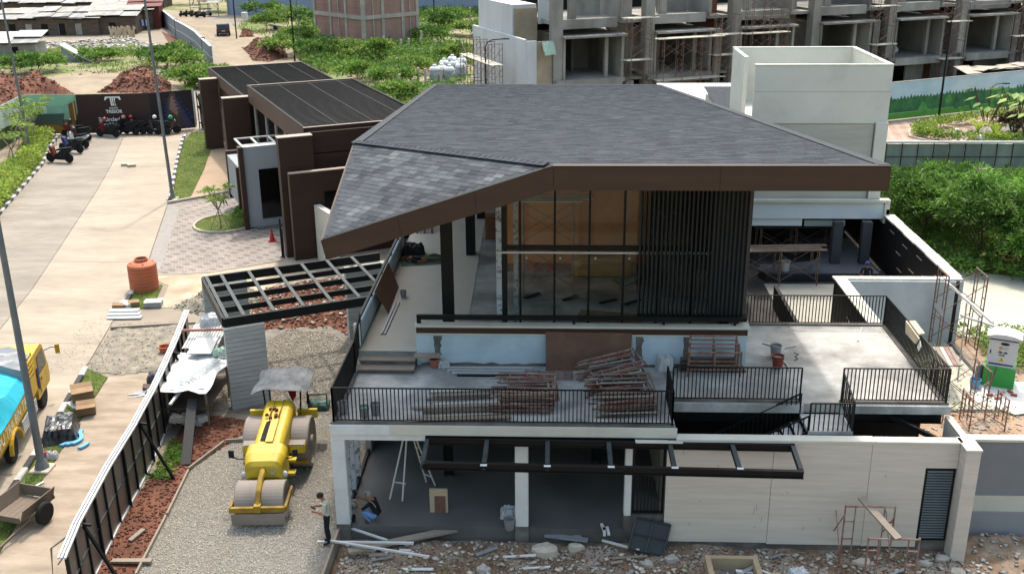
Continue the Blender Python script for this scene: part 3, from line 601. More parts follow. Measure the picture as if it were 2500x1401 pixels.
# main face: thousands of tabs as one piece
mU=(rC-rD).normalized(); mW=nrm.cross(mU).normalized()
if mW.y<0: mW=-mW
mN=nrm if nrm.z>0 else -nrm
ta2,_=tabs(rD,mU,mW,[rF,rD,rC,rB,rA],.42,.17,.01)
n=len(ta2); x,y,w_=ta2[:,0],ta2[:,1],ta2[:,2]
def P3(a,b,h): return np.array(rD)[None]+a[:,None]*np.array(mU)[None]+b[:,None]*np.array(mW)[None]+np.asarray(h)[:,None]*np.array(mN)[None]
e=np.zeros(n); l=rng.uniform(.006,.012,n)
vv=np.stack([P3(x+.004,y,e),P3(x+w_-.004,y,e),P3(x+w_-.004,y,l),P3(x+.004,y,l),P3(x+w_-.004,y+.2,e+.004),P3(x+.004,y+.2,e+.004)],1).reshape(-1,3)
k=np.arange(n)[:,None]*6; ff=np.concatenate([k+np.array([[0,1,2,3]]),k+np.array([[3,2,4,5]])],0)
tag(npmesh('shingles',vv,ff,m_shm,roof),kind='stuff')
bp('main_face',MB().slab([p-mN*.004 for p in (rF,rD,rC,rB,rA)],mN*.003),m_shm,roof)
# hip and edge caps, laid piece by piece
def caps(p,q,w_,L,off,mat,name='ridge_cap'):
    d=q-p; n=int(d.length/L); d.normalize(); side=d.cross(Vector((0,0,1))).normalized()
    for k in range(n):
        a=p+d*(k*L); b=p+d*((k+1)*L+.03); h0,h1=off+.012,off+.028
        MB().add([a-side*w_+Vector((0,0,off-.02)),a+Vector((0,0,h0+.02)),a+side*w_+Vector((0,0,off-.02)),b-side*w_+Vector((0,0,off-.01)),b+Vector((0,0,h1+.02)),b+side*w_+Vector((0,0,off-.01))],[(0,1,4,3),(1,2,5,4),(0,2,1),(3,4,5),(0,3,5,2)]).build(name,mat if random.random()<.6 else tones[1],roof)
caps(rF,rD+(rF-rD).normalized()*.1,.16,.24,.03,m_capsh)
e1=MB(); side=Vector((1,0,0)); e1.slab([rF+Vector((-.02,0,.035)),rF+Vector((.28,0,.035)),rA+Vector((.28,0,.035)),rA+Vector((-.02,0,.035))],(0,0,.012)); bp('edge_flashing',e1,m_capsh,roof)
bp('edge_flashing',MB().slab([rC+Vector((.03,0,.022)),rB+Vector((.03,0,.022)),rB+Vector((-.3,0,.022)),rC+Vector((-.3,0,.022))],(0,0,.012)),m_capsh,roof)
bp('edge_flashing',MB().slab([rB+Vector((.03,.02,.02)),rA+Vector((0,.02,.02)),rA+Vector((0,-.3,.045)),rB+Vector((.03,-.3,.045))],(0,0,.012)),m_shm,roof)
bp('drip_edge',MB().slab([rD+Vector((0,-.06,.0)),rC+Vector((0,-.06,.0)),rC+Vector((0,.05,.03)),rD+Vector((0,.05,.03))],(0,0,.01)),m_steel,roof)
bp('drip_edge',MB().slab([rE+Vector((0,-.06,.0)),rD+Vector((0,-.06,.0)),rD+Vector((0,.05,.03)),rE+Vector((0,.05,.03))],(0,0,.01)),m_steel,roof)
# fascia boards
C2,D2,E2=GY(2167,466,YR),GY(1352,464,YR),GY(800,633,YR)
def fas(a,b,c,d,th=.05): return MB().slab([a,b,c,d],(0,-th,0))
fx=[0,.5,1]
dz=Vector((0,0,-.012)); 
for i in range(2):
    a,b=rD.lerp(rC,fx[i]),rD.lerp(rC,fx[i+1]); c,d=D2.lerp(C2,fx[i+1]),D2.lerp(C2,fx[i]); g=Vector((.004,0,0))
    bp('fascia',fas(a+g+dz,b-g+dz,c-g,d+g),m_fascia,roof)
for i in range(3):
    a,b=rE.lerp(rD,i/3),rE.lerp(rD,(i+1)/3); c,d=E2.lerp(D2,(i+1)/3),E2.lerp(D2,i/3); g=Vector((.004,0,0))
    bp('fascia',fas(a+g+dz,b-g+dz,c-g,d+g),m_fascia,roof)
bp('fascia',MB().slab([rC+dz,rB+dz,rB+Vector((0,0,-.65)),rC+Vector((0,0,-.68))],(.05,0,0)),m_fascia,roof)
bp('fascia',MB().slab([rE+dz,rF+dz,rF+Vector((0,0,-.6)),E2],(-.05,0,0)),m_fascia,roof); bp('fascia',MB().slab([rF+dz,rA+dz,rA+Vector((0,0,-.6)),rF+Vector((0,0,-.6))],(-.05,0,0)),m_fascia,roof)
dn=Vector((0,0,-.62)); bp('soffit',MB().slab([p+dn+Vector((0,.02 if p.y<30 else 0,0)) for p in (rF,rD,rC,rB,rA)],(0,0,.03)),mk('soffit','a9a59c',.8,.06,1),roof)
bp('soffit',MB().slab([rE+Vector((0,.02,-.54)),rD+Vector((0,.02,-.6)),rF+Vector((0,0,-.6))],(0,0,.03)),MATS['soffit'],roof)
# ================================================================ white tower block and sunken court behind the terrace
m_tower=mk('tower_cream','c3c2b8',.8,.05,.8,'a3a196',.5,.5,.6,bump=.06)
m_towerb=mk('tower_base','a8a69c',.8,.07,1,'8d8a80',.6,.5,.55,bump=.06,stretch=(.5,1,5))
m_bluew=mk('blue_beam','c4cacc',.7,.04,1,bump=.05)
m_black=mk('black_membrane','151416',.7,.15,2,'201e20',1.2,.6,.5,bump=.08)
m_bgrey=mk('bluegrey_plaster','b0b5b7',.85,.07,.8,'989fa2',.7,.6,.55,bump=.1)
tw=thing('white_tower','cream rendered box tower with an open top behind the grey shingle roof','tower',(12.7,50.5,0))
def tp(n,m,mt): return m.build(n,mt,tw)
T0,T1,TX0,TX1=50.45,57.2,9.5,15.95
tp('front_wall',MB().box(TX0,T0,7.2,TX1,T0+.2,8.7),m_tower); tp('front_wall',MB().box(TX0,T0+.004,8.712,TX1,T0+.2,9.96),m_tower)
tp('base_wall',MB().box(TX0-3,T0+.05,3.5,TX1-.6,T0+.22,7.198),m_towerb); tp('side_pillar',MB().box(TX1-.55,T0-.12,3.5,TX1+.02,T0+.4,7.25),m_tower)
tp('right_wall',MB().box(TX1-.2,T0+.21,3.4,TX1,T1,9.95),m_tower); tp('back_wall',MB().box(TX0,T1-.2,3.4,TX1-.201,T1,9.95),m_tower); tp('left_wall',MB().box(TX0,T0+3.1,3.4,TX0+.2,T1-.201,9.955),m_tower)
tp('deck',MB().box(TX0+.02,T0+.21,6.9,TX1-.201,T1-.2,7.1),m_tower)
for a in ((TX0-.02,T0-.02,TX1+.02,T0+.22),(TX1-.22,T0+.222,TX1+.02,T1+.02),(TX0-.02,T1-.22,TX1-.222,T1+.02)):
    tp('coping',MB().box(a[0],a[1],9.962,a[2],a[3],10.0),m_tower)
tp('spout',MB().tube((14.2,T1-.25,9.0),(14.35,T1-.6,8.8),.07,8),m_wht)
bm=tp('beam',MB().box(5.9,T0-.2,2.5,16.2,T0+.1,3.35),m_bluew); tp('ledge',MB().box(5.9,T0-.35,3.352,16.45,T0+.1,3.48),m_cream); tp('lower_beam',MB().box(5.9,T0-.1,2.1,12.3,T0+.06,2.498),m_bluew)
tp('beam_end',MB().box(16.2,T0-.3,2.3,16.45,T0+.3,3.35),m_cream)
tp('board',MB().box(12.4,T0-.14,2.1,14.4,T0-.1,2.4),mk('green_board','7f8a80',.7,.1,2))
tp('hall_side',MB().box(16.3,50.15,0,16.45,58,3.0),m_black); tp('hall_back',MB().box(5.9,58,0,16.3,58.2,3.4),m_black); tp('hall_roof',MB().box(5.9,T0+.11,3.0,16.2,58,3.1),m_black)
for x in (13.6,15.0): tp('column',MB().box(x,T0-1.2,-.0,x+.45,T0-.8,2.6),mk('grey_column','3a3d40',.8,.15,2,bump=.2))
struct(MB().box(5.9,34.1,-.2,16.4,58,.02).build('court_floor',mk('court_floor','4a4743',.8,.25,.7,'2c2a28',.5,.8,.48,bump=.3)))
pf=thing('court_platform','raised tiled platform with a curved cut-out in the shaded court','platform',(12,48,.02))
pts=[(10.2,47.9),(15.6,47.9),(15.6,53.5),(12.2,53.5),(13.2,52.3),(13.5,50.9),(12.9,49.8),(11.6,49.3),(10.2,49.2),(9.95,48.5)]
MB().prism(pts,.02,.42).build('platform_base',mk('platform_side','25262a',.7,.15,2),pf); MB().prism([(x*.998+.02,y) for x,y in pts],.421,.47).build('platform_top',mk('platform_tile','4c5054',.6,.15,1.5,'444a52',.8,.6,.5,bump=.1),pf)
cl=thing('court_walls','black lined retaining walls with white copings around the sunken court','wall',(13,41,0))
def cp(n,m,mt,pr=None): return m.build(n,mt,pr or cl)
lw=cp('wall',MB().box(11.5,35.0,.0,11.62,40.6,2.68),m_black); cp('wall_face',MB().box(11.62,34.3,0,11.75,40.6,2.68),m_bgrey); cp('coping',MB().box(11.44,34.9,2.682,11.95,40.6,2.75),m_cream,lw)
lw=cp('wall',MB().box(11.5,40.72,.0,16.3,40.84,2.68),m_black); cp('wall_face',MB().box(11.76,40.5,0,16.3,40.718,2.68),m_bgrey,lw); cp('coping',MB().box(11.42,40.602,2.682,16.6,40.95,2.752),m_cream,lw)
lw=cp('wall',MB().box(16.3,40.5,.0,16.45,50.1,2.68),m_black); cp('wall_face',MB().box(16.452,40.5,0,16.6,50.1,2.68),m_bgrey,lw)
for k in range(6): cp('coping',MB().box(16.2-.03*(k%2),40.952+1.53*k,2.682,16.68+.02*(k%2),40.952+1.53*k+1.5,2.75+.006*(k%3)),m_cream,lw)
for y,z in ((42.2,2.1),(43.6,1.6),(44.6,2.2),(45.4,1.3),(46.6,2.1),(47.4,1.5),(48.6,2.2),(44.0,.9),(47.0,.8)): cp('chalk_mark',MB().box(16.288,y,z,16.297,y+.7,z+.05),m_palerub,lw)
cp('low_wall',MB().box(9.9,35.0,.02,10.05,44.6,1.0),m_black); cp('drop_wall',MB().box(6.1,34.06,0,11.4,34.2,3.05),m_black)
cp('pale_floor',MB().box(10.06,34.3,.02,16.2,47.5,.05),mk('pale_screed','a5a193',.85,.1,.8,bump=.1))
cp('white_rod',MB().tube((11.48,35.2,1.0),(11.48,38.5,1.9),.025,6),m_wht)
# white metal roof and dark corrugated roof behind
wr=thing('metal_roof_shed','white metal roofed shed beyond the main roof','shed',(11,75,0))
MB().slab([(7.6,72,4.3),(14.4,72,4.3),(14.4,79,4.6),(7.6,79,4.6)],(0,0,.08)).build('roof',mk('white_metal','b9bcbc',.5,.05,1),wr); MB().box(7.8,72.3,0,14.2,78.7,4.25).build('wall',m_cream,wr)
dr=thing('corrugated_lean_to','dark corrugated roof strip beside the cream tower','roof',(10.5,62,0))
m=MB()
for k in range(24): m.slab([(9.3+k*.11,58.5,6.1),(9.355+k*.11,58.5,6.14),(9.355+k*.11,66,6.5),(9.3+k*.11,66,6.46)],(0,0,.02)).slab([(9.355+k*.11,58.5,6.14),(9.41+k*.11,58.5,6.1),(9.41+k*.11,66,6.46),(9.355+k*.11,66,6.5)],(0,0,.02))
m.build('sheet',m_capsh,dr); MB().box(9.4,58.6,0,11.8,65.8,6.05).build('wall',m_cream,dr)
# ================================================================ brown gatehouse (rotated 26 degrees)
GA=R(26.3)
def frame(x,y,a=GA): return Matrix.Translation((x,y,0))@Matrix.Rotation(a,4,'Z')
GT=frame(-13.86,51.2)
m_gb=mk('gate_brown','38271f',.55,.08,.5,'2c1f1a',.8,.5,.5,bump=.06,bsc=6,stretch=(.3,.3,8))
m_gbl=mk('gate_brown_light','55423a',.6,.06,1,bump=.04)
m_gedge=mk('gate_edge','96877b',.6,.08,2)
m_groof=mk('black_roof','121314',.8,.12,.8,'191a1b',.6,.5,.5,bump=.3,bsc=3,stretch=(.3,.3,3))
m_ggrey=mk('gate_grey','8b9093',.65,.04,1,bump=.03)
m_dglass=mk('dark_glass','0d0e0f',.08,.0,bump=0,spec=.6)
gh=thing('gatehouse','dark brown panelled gatehouse with two flat black ribbed roofs','building',(-13.86,51.2,0))
def gp(n,a0,b0,z0,a1,b1,z1,mt,pr=None): return MB(GT).box(a0,b0,z0,a1,b1,z1).build(n,mt,pr or gh)
gp('core_wall',2.0,1.1,0,8.3,33,5.2,m_gb)
p=gp('pillar',0,0,0,1.75,.55,6.27,m_gb); gp('cap',-.02,-.02,6.272,1.77,.57,6.32,m_gedge,p)
p=gp('pillar',-.05,16.4,0,1.6,17,5.75,m_gb); gp('cap',-.07,16.38,5.752,1.62,17.02,5.8,m_gedge,p)
p=gp('pillar',.28,28.7,0,1.55,29.4,5.25,m_gb); gp('cap',.26,28.68,5.252,1.57,29.42,5.3,m_gedge,p)
def ribroof(a0,b0,a1,b1,z,fz):
    r=gp('roof',a0+.12,b0+.12,z-.2,a1-.12,b1-.12,z-.06,m_groof)
    for q in ((a0,b0,a1,b0+.12),(a0,b1-.12,a1,b1),(a0,b0+.121,a0+.12,b1-.121),(a1-.12,b0+.121,a1,b1-.121)): gp('kerb',q[0],q[1],fz,q[2],q[3],z,m_gbl if q[2]-q[0]<.5 and q[0]==a0 else m_gb,r); gp('flashing',q[0]-.01,q[1]-.01,z+.001,q[2]+.01,q[3]+.01,z+.03,m_groof if q[0]!=a0 or q[2]-q[0]<.5 else m_gedge,r)
    n=int((b1-b0-.3)/.33)
    me=bpy.data.meshes.new('rib'); _m=MB().box(0,-.02,0,a1-a0-.26,.02,.035); me.from_pydata(_m.v,[],_m.f); me.materials.append(m_groof)
    for k in range(n): inst(me,'rib',r,GT@Vector((a0+.13,b0+.25+k*.33,z-.06)),(0,0,GA))
    for k in range(1,4):
        a=a0+(a1-a0)*k/3.6; gp('seam',a,b0+.15,z-.024,a+.03,b1-.15,z-.018,mk('seam_sealant','3a3a3a',.7,.4,3),r)
    return r
ribroof(1.55,.95,8.5,16.3,6.5,5.45); ribroof(1.6,17.1,9.0,33.3,5.5,4.7)
gp('front_fascia',1.76,.7,5.2,8.5,.94,6.3,m_gb); gp('front_wall',1.77,.6,0,8.4,.9,5.15,m_gb)
p=gp('front_panel',.3,-.66,0,6.2,-.36,4.55,m_gb); gp('cap',.28,-.68,4.552,6.22,-.34,4.6,m_gedge,p); gp('panel_edge',.26,-.67,0,.298,-.35,4.55,m_gbl,p); gp('window',2.0,-.672,2.6,3.4,-.661,3.5,m_dglass,p)
p=gp('grey_wall',-.78,6.1,.1,2.0,6.35,4.66,m_ggrey); gp('window',-.02,6.05,.55,1.6,6.098,3.4,m_dglass,p); gp('cap',-.8,6.08,4.662,2.0,6.6,4.72,m_wht,p); gp('plinth',-.4,5.7,0,2,6.09,.1,m_rough,p)
gp('fin',-1.05,5.95,0,-.79,6.4,4.75,m_gb); gp('grey_box',-.9,7.0,.9,1.9,11.2,3.3,m_ggrey); gp('fin',-1.1,7.0,.5,-.91,7.25,3.4,m_gb); gp('fin',-.95,11.21,.6,1.9,11.5,3.5,m_gb)
cn=gp('canopy',-.8,6.62,4.66,1.95,6.75,4.74,m_wht)
for a in (-.8,.1,1.1): gp('canopy_bar',a,6.751,4.66,a+.12,8.6,4.73,m_wht,cn)
gp('canopy_bar',-.8,8.601,4.66,1.95,8.72,4.74,m_wht,cn)
gp('window_wall',1.88,1.0,0.1,1.99,16.3,5.4,m_dglass)
for b in (6.9,9.6,12.4,15.9): gp('mullion',1.8,b,2.2,1.88,b+.12,5.4,m_wht)
gp('mullion',1.8,6.9,5.3,1.87,16.0,5.42,m_gb)
gp('white_wall',1.65,17.1,0,1.95,28.6,3.1,m_cream); gp('upper_wall',1.7,17.1,3.102,1.95,33,4.7,m_gb)
ww=thing('low_white_wall','short white rendered wall running out from the brown gatehouse','wall',(-12.2,51.1,0))
MB().slab([(-12.25,51.1,0),(-11.0,49.25,0),(-11.0,49.25,2.83),(-12.25,51.1,2.83)],(.26,.17,0)).build('wall_body',m_cream,ww); MB().slab([(-12.27,51.13,2.832),(-10.98,49.22,2.832),(-10.7,49.41,2.832),(-11.99,51.32,2.832)],(0,0,.04)).build('coping',m_wht,ww)
bk=thing('black_post','thin black steel post beside the brown gatehouse panel','post',(-14.15,51.3,0)); MB().tube((-14.15,51.3,0),(-14.15,51.3,2.1),.045,8).build('shaft',m_steel,bk); MB().box(-14.27,51.18,0,-14.03,51.42,.03).build('base_plate',m_steel,bk); MB().tube((-14.02,51.12,0),(-14.02,51.12,1.6),.035,8).build('shaft',m_steel,bk)
# ================================================================ gate pergola on plank-clad piers
PT=frame(-11.6,33.86,R(26.3)); m_plank=mk('grey_plank','a5a5a2',.75,.1,1.2,'8f8f8c',.9,.5,.5,bump=.15,bsc=8,stretch=(1,1,9),island=.05)
pg=thing('gate_pergola','black steel grid canopy of the unfinished entrance gate','pergola',(-11.6,33.86,0))
def pb(n,a0,b0,a1,b1,z,w_,h_,mt=m_steel):
    p=PT@Vector((a0,b0,z)); q=PT@Vector((a1,b1,z)); return MB().bar(p,q,w_,h_).build(n,mt,pg)
ZP=3.33
pb('edge_beam',-.05,0,6.55,0,ZP,.1,.34); pb('edge_beam',-.05,4.9,7.2,4.9,ZP,.1,.34); pb('edge_beam',-.05,.06,-.05,4.84,ZP,.1,.34)
for b in (1.22,2.45,3.67): pb('purlin',.0,b,6.9,b,ZP+.02,.06,.22)
for a in (.1,.68,1.75,2.83,3.88,4.93,5.98): pb('rafter',a,.05,a,4.85,ZP+.155,.13,.05,m_steelg)
def pier(label,a0,b0,a1,b1,z1,side):
    t=thing('gate_pier',label,'pier',PT@Vector((a0,b0,0))); MB(PT).box(a0,b0,0,a1,b1,z1).build('core',m_plank,t)
    n=int(z1/.165)
    for k in range(n): MB(PT).box(a0-.008,b0-.028,.01+k*z1/n,a1+.008,b0-.001,(k+1)*z1/n-.008).build('plank',m_plank,t)
    MB(PT).box(a0-.02,b0-.04,z1+.001,a1+.02,b1+.02,z1+.05).build('cap',m_cream,t)
pier('grey plank pier under the near corner of the black gate frame',-.08,-.14,1.32,.16,3.11,0); pier('grey plank pier under the outer corner of the gate frame beside the concrete heap',-.1,4.7,1.6,5.0,3.11,0); pier('grey plank pier of the gate against the clubhouse corridor wall',5.6,4.5,8.0,4.8,3.11,0)
# ================================================================ steel sheet fence along the pavement
fc=thing('steel_fence','steel sheet fence with black frame, white top rails and raking braces','fence',(-13,30,0))
FP=[(-12.05,21.5),(-12.35,23.0),(-12.75,26),(-13.0,28.7),(-13.3,31),(-13.7,33.5),(-14.1,35.8),(-14.6,38.4)]
m_fpan=mk('fence_sheet','6b6761',.35,.12,1.2,'5a524b',.8,.6,.5,bump=.08,metal=.35,stretch=(1,1,.5))
m_frail=mk('fence_white','b6b8b8',.4,.06,2,'8d8f8f',2,.5,.6,bump=.05)
fz=[(y,x) for x,y in FP]
yy=np.arange(21.6,38.4,.92); H_=2.0
for i in range(len(yy)-1):
    a=Vector((ip(fz,yy[i]),yy[i],0)); b=Vector((ip(fz,yy[i+1]),yy[i+1],0)); tz=Vector((0,0,random.uniform(-.02,.02)))
    MB().slab([a+Vector((0,.005,.06)),b+Vector((0,-.005,.06)),b+Vector((0,-.005,H_-.02))+tz,a+Vector((0,.005,H_-.02))+tz],(-.012,0,0)).build('panel',m_fpan,fc)
    big=i%3==0
    MB().box(a.x+.002,a.y-.03,0,a.x+(.09 if big else .05),a.y+.03,H_).build('post',m_steel,fc)
    MB().bar(a+Vector((.02,.031,1.05)),b+Vector((.02,-.031,1.05)),.04,.04).build('rail',m_steelg,fc); MB().bar(a+Vector((.02,.031,.05)),b+Vector((.02,-.031,.05)),.05,.06).build('rail',m_frail,fc)
for k in range(0,len(FP)-1):
    a=Vector((*FP[k],H_)); b=Vector((*FP[k+1],H_))
    for j,dx in enumerate((-.13,-.05,.04)): MB().bar(a+Vector((dx,0,.03+.012*(k%2))),b+Vector((dx,0,.03)),.05,.05).build('top_rail',m_frail,fc)
for y in (23.2,28.9,34.4):
    x=ip(fz,y); MB().bar((x+.06,y,1.9),(x+1.05,y-.25,.02),.07,.07).build('brace',m_steel,fc); MB().bar((x+.06,y,.1),(x+1.0,y-.2,.1),.06,.06).build('brace_foot',m_steel,fc); MB().bar((x+.05,y,1.92),(x+.3,y-.05,1.92),.06,.06).build('brace_top',m_steel,fc)
gd=thing('open_gate_leaf','thin bent steel frame leaning out from the end of the fence','frame',(-12.7,22.6,0))
MB().path([(-12.3,23.1,1.95),(-13.0,22.7,1.5),(-13.0,22.4,0)],.03).path([(-12.35,23.0,1.7),(-12.9,22.7,1.0)],.02).build('bent_bar',m_wood,gd)
# ================================================================ grey boundary wall on the right
gw=thing('boundary_wall','plain grey boundary wall with a cream band beyond the corner pillar','wall',(16,27.1,0))
MB().box(11.63,27.06,.85,24,27.25,2.62).build('wall_body',mk('wall_grey','7a7b7d',.8,.05,1,'6d6e70',.7,.5,.5,bump=.05),gw); MB().box(11.63,27.03,.34,24,27.24,.848).build('band',m_cream,gw); MB().box(11.63,26.98,-.5,24,27.23,.338).build('footing',mk('foot_grey','86878a',.8,.06,1,bump=.05),gw); MB().box(11.63,27.0,2.622,24,27.32,2.7).build('coping',m_cream,gw)
# ================================================================ printed hoardings
m_bframe=mk('banner_back','5c6065',.7,.1,2)
def flat(name,pts,mat,parent,off): # flat print on a hoarding face: pts (s,t) fractions; off metres proud
    return pts
class Face:
    """one hoarding face p->q of height h; fractions (s,t) to places"""
    def __init__(s,p,q,h,z0=.1): s.p=Vector((*p,z0)); s.d=Vector((*q,z0))-s.p; s.h=h; s.n=Vector((s.d.y,-s.d.x,0)).normalized()
    def at(s,u,t,o=0): return s.p+s.d*u+Vector((0,0,s.h*t))+s.n*o
    def patch(s,name,pts,mat,parent,o): return MB().slab([s.at(u,t,o) for u,t in pts],s.n*.002).build(name,mat,parent)
    def text(s,txt,u,t,size,mat,parent,o=.012,align='CENTER',shear=0,bold=0):
        cu=bpy.data.curves.new('txt','FONT'); cu.body=txt; cu.size=size; cu.align_x=align; cu.offset=bold; cu.shear=shear; cu.resolution_u=3
        ob=bpy.data.objects.new('txt',cu); me=bpy.data.meshes.new_from_object(ob); bpy.data.objects.remove(ob)
        dr_=s.d.normalized(); b=s.at(u,t,o)
        M=Matrix(((dr_.x,0,s.n.x,b.x),(dr_.y,0,s.n.y,b.y),(0,1,s.n.z,b.z),(0,0,0,1))); me.transform(M); me.name='lettering'
        w0=WL.get(parent.name,Vector((0,0,0))); me.transform(Matrix.Translation(-w0)); me.materials.append(mat)
        o_=bpy.data.objects.new('lettering',me); COL.objects.link(o_); o_.parent=parent; return o_
def flatmat(n,c,var=.05,c2=None,sc2=1,thr=.5,soft=.1,amt=.8): return mk(n,c,.6,var,1,c2,sc2,amt,thr,bump=0,soft=soft)
hd=thing('roadside_hoarding','printed hoarding with kitchen picture, brown panel and seating plan across the road end','hoarding',(-36,83,0))
f1=Face((-42.9,82.7),(-38.55,82.75),3.15); f2=Face((-38.55,82.75),(-32.85,83.46),3.15); f3=Face((-32.85,83.46),(-29.9,85.2),3.15)
MB().slab([f1.at(0,0),f1.at(1,0),f1.at(1,1),f1.at(0,1)],-f1.n*.05).build('panel',flatmat('poster_green','6f9a80',.1,'87ab95',.5),hd)
MB().slab([f2.at(0,0),f2.at(1,0),f2.at(1,1),f2.at(0,1)],-f2.n*.05).build('panel',flatmat('poster_brown','33211f',.08),hd)
MB().slab([f3.at(0,0),f3.at(1,0),f3.at(1,1),f3.at(0,1)],-f3.n*.05).build('panel',flatmat('poster_dark','241c20',.1),hd)
pm=lambda n,c:flatmat('print_'+n,c)
f1.patch('print',[(0,.98),(1,.98),(.75,.72),(.1,.68)],pm('ceiling','86b093'),hd,.004); f1.patch('print',[(0,0),(1,0),(1,.3),(.55,.42),(.1,.35)],pm('floor','5d5540'),hd,.004); f1.patch('print',[(.15,.3),(.7,.3),(.75,.52),(.2,.5)],pm('counter','44564c'),hd,.008); f1.patch('print',[(.22,.52),(.42,.52),(.42,.72),(.22,.7)],pm('window','b3c9bd'),hd,.008); f1.patch('print',[(.84,.3),(.98,.3),(.98,.85),(.84,.75)],pm('door','6b4a2a'),hd,.008); f1.patch('print',[(.93,.35),(.95,.35),(.95,.82),(.93,.8)],pm('strip','c79b5a'),hd,.012); f1.patch('print',[(.2,.02),(.8,.02),(.6,.22),(.3,.22)],pm('table','8a6a30'),hd,.012); f1.patch('print',[(.88,0),(1,0),(1,.55)],pm('corner','2a1c1c'),hd,.014)
m_txt=flatmat('print_white','d6d3ce',.02)
# emblem: a T with a fluted, footed stem
f2.patch('emblem',[(.40,.93),(.60,.93),(.615,.84),(.595,.84),(.575,.89),(.53,.9),(.47,.9),(.425,.89),(.405,.84),(.385,.84)],m_txt,hd,.006)
for k in range(3): f2.patch('emblem',[(.462+k*.028,.895),(.482+k*.028,.895),(.486+k*.02,.78),(.495+k*.024,.695),(.47+k*.03,.695),(.468+k*.026,.79)],m_txt,hd,.006)
f2.text('SOUTH',.5,.615,.2,m_txt,hd,bold=.004); f2.text('TRESOR',.5,.51,.36,m_txt,hd,bold=.01); f2.text('Encircled',.42,.30,.46,m_txt,hd,bold=.008); f2.text('by',.72,.30,.26,m_txt,hd,shear=.3); f2.text('Sophistication',.52,.165,.46,m_txt,hd,bold=.008)
m_seat=flatmat('print_blue','1e3168',.1)
f3.patch('print',[(.3,.02),(.42,.8),(.5,.95),(.6,.95),(.62,.8),(.98,.02)],pm('aisle','4f3c35'),hd,.003); f3.patch('print',[(.44,.55),(.5,.86),(.56,.86),(.66,.5),(.6,.35)],pm('stage','80685a'),hd,.005)
for k in range(8):
    t=.05+.105*k; q=1-k*.075
    f3.patch('print',[(.26+.012*k,t),(.26+.012*k+.15*q,t),(.27+.012*k+.15*q,t+.075*q),(.27+.012*k,t+.075*q)],m_seat,hd,.007)
    for c in range(3): u=.93-.045*k-c*.14*q+.06; f3.patch('print',[(u,t),(u+.1*q,t),(u+.09*q,t+.07*q),(u-.01,t+.07*q)],m_seat if c<2 else pm('seatdim','34395a'),hd,.007) if u+.1*q<.99 and u>.5-.02*k else None
MB().slab([f3.at(1,0),f3.at(1,1.0),f3.at(1.03,1.02),f3.at(1.03,.1)],(.06,.04,0)).build('torn_edge',m_wht,hd)
for u in (.05,.5,.95):
    for f in (f1,f2): a=f.at(u,1,-.08); MB().box(a.x-.04,a.y,0,a.x+.04,a.y+.06,a.z).build('post',m_steel,hd)
h2=thing('side_hoarding','narrow pale printed hoarding turned along the left of the road','hoarding',(-42.6,79,0))
f=Face((-41.9,75.6),(-42.95,82.6),3.1); MB().slab([f.at(0,.45),f.at(1,.45),f.at(1,1),f.at(0,1)],-f.n*.04).build('panel',flatmat('poster_pale','a9b6b3',.06),h2); MB().slab([f.at(0,0),f.at(1,0),f.at(1,.447),f.at(0,.447)],-f.n*.04).build('panel',flatmat('poster_dkgreen','2f3f2c',.1),h2)
bf=Face((-29.0,85.4),(-27.6,82.5),3.0); bb=thing('hoarding_frame','black raking steel frame holding the end of the hoarding','frame',(-28.8,84.6,0))
for a,b in (((-29.5,85.1,0),(-29.5,85.1,3.1)),((-28.5,84.4,0),(-29.5,85.1,3)),((-29.5,85.1,.6),(-28.6,84.5,.1)),((-29.5,85.1,1.9),(-27.2,84.3,1.9)),((-28.3,84.2,0),(-29.4,85.0,1.9))): MB().bar(a,b,.07,.07).build('bar',m_steel,bb)
MB().box(-29.4,85.2,0,-26.3,85.3,2.9).build('grey_sheet',m_bframe,bb)
# tree-printed hoarding on the right
th=thing('tree_hoarding','long hoarding printed with sky, dark conifers and green lawn','hoarding',(35,92,0))
fa=Face((22,85.4),(27.9,88.4),3.1); fb=Face((27.9,88.4),(42.2,95.5),3.1); fcx=Face((42.2,95.5),(60,103.5),3.1)
m_sky=flatmat('print_sky','9fb8c2',.05,'b4c5c9',.25); m_lawn=flatmat('print_lawn','4f8a34',.08); m_tree=[flatmat('print_tree%d'%i,c,.25,c2,2.5) for i,(c,c2) in enumerate((('2f6a40','234f33'),('357040','285a35'),('4f9145','3f7d3c'),('7fae55','6a9c4b')))]
for F_ in (fa,fb,fcx):
    L=F_.d.length
    MB().slab([F_.at(0,0),F_.at(1,0),F_.at(1,1),F_.at(0,1)],-F_.n*.06).build('panel',m_sky,th); F_.patch('print_lawn',[(0,0),(1,0),(1,.17),(0,.16)],m_lawn,th,.004)
    n=int(L/.18); top=[]
    for k in range(n+1):
        hgt=.52+.1*float(fbm(np.array([k*.12+L]),np.array([L]),3)[0])+(.09*random.random() if k%2 else -.03); top.append((k/n,hgt))
    for k in range(0,n,20):
        sg=top[k:k+21]; F_.patch('print_forest',[(sg[0][0],.171),(sg[-1][0],.171)]+sg[::-1],m_tree[(k//20)%2],th,.008)
    for k in range(int(L/.5)):
        u=random.uniform(.02,.98); t=.2+.2*random.random(); rw=random.uniform(.2,.5); rh=rw*random.uniform(.9,1.6)/3.1
        F_.patch('print_tree',[(u+rw/L*math.cos(a)*random.uniform(.75,1.1),t+rh*math.sin(a)*random.uniform(.75,1.1)) for a in np.linspace(0,6.28,10)[:-1]],random.choices(m_tree,[5,5,3,1])[0],th,random.uniform(.011,.02))
    MB().bar(F_.at(0,1.01),F_.at(1,1.01),.1,.05).build('top_rail',m_wht,th)
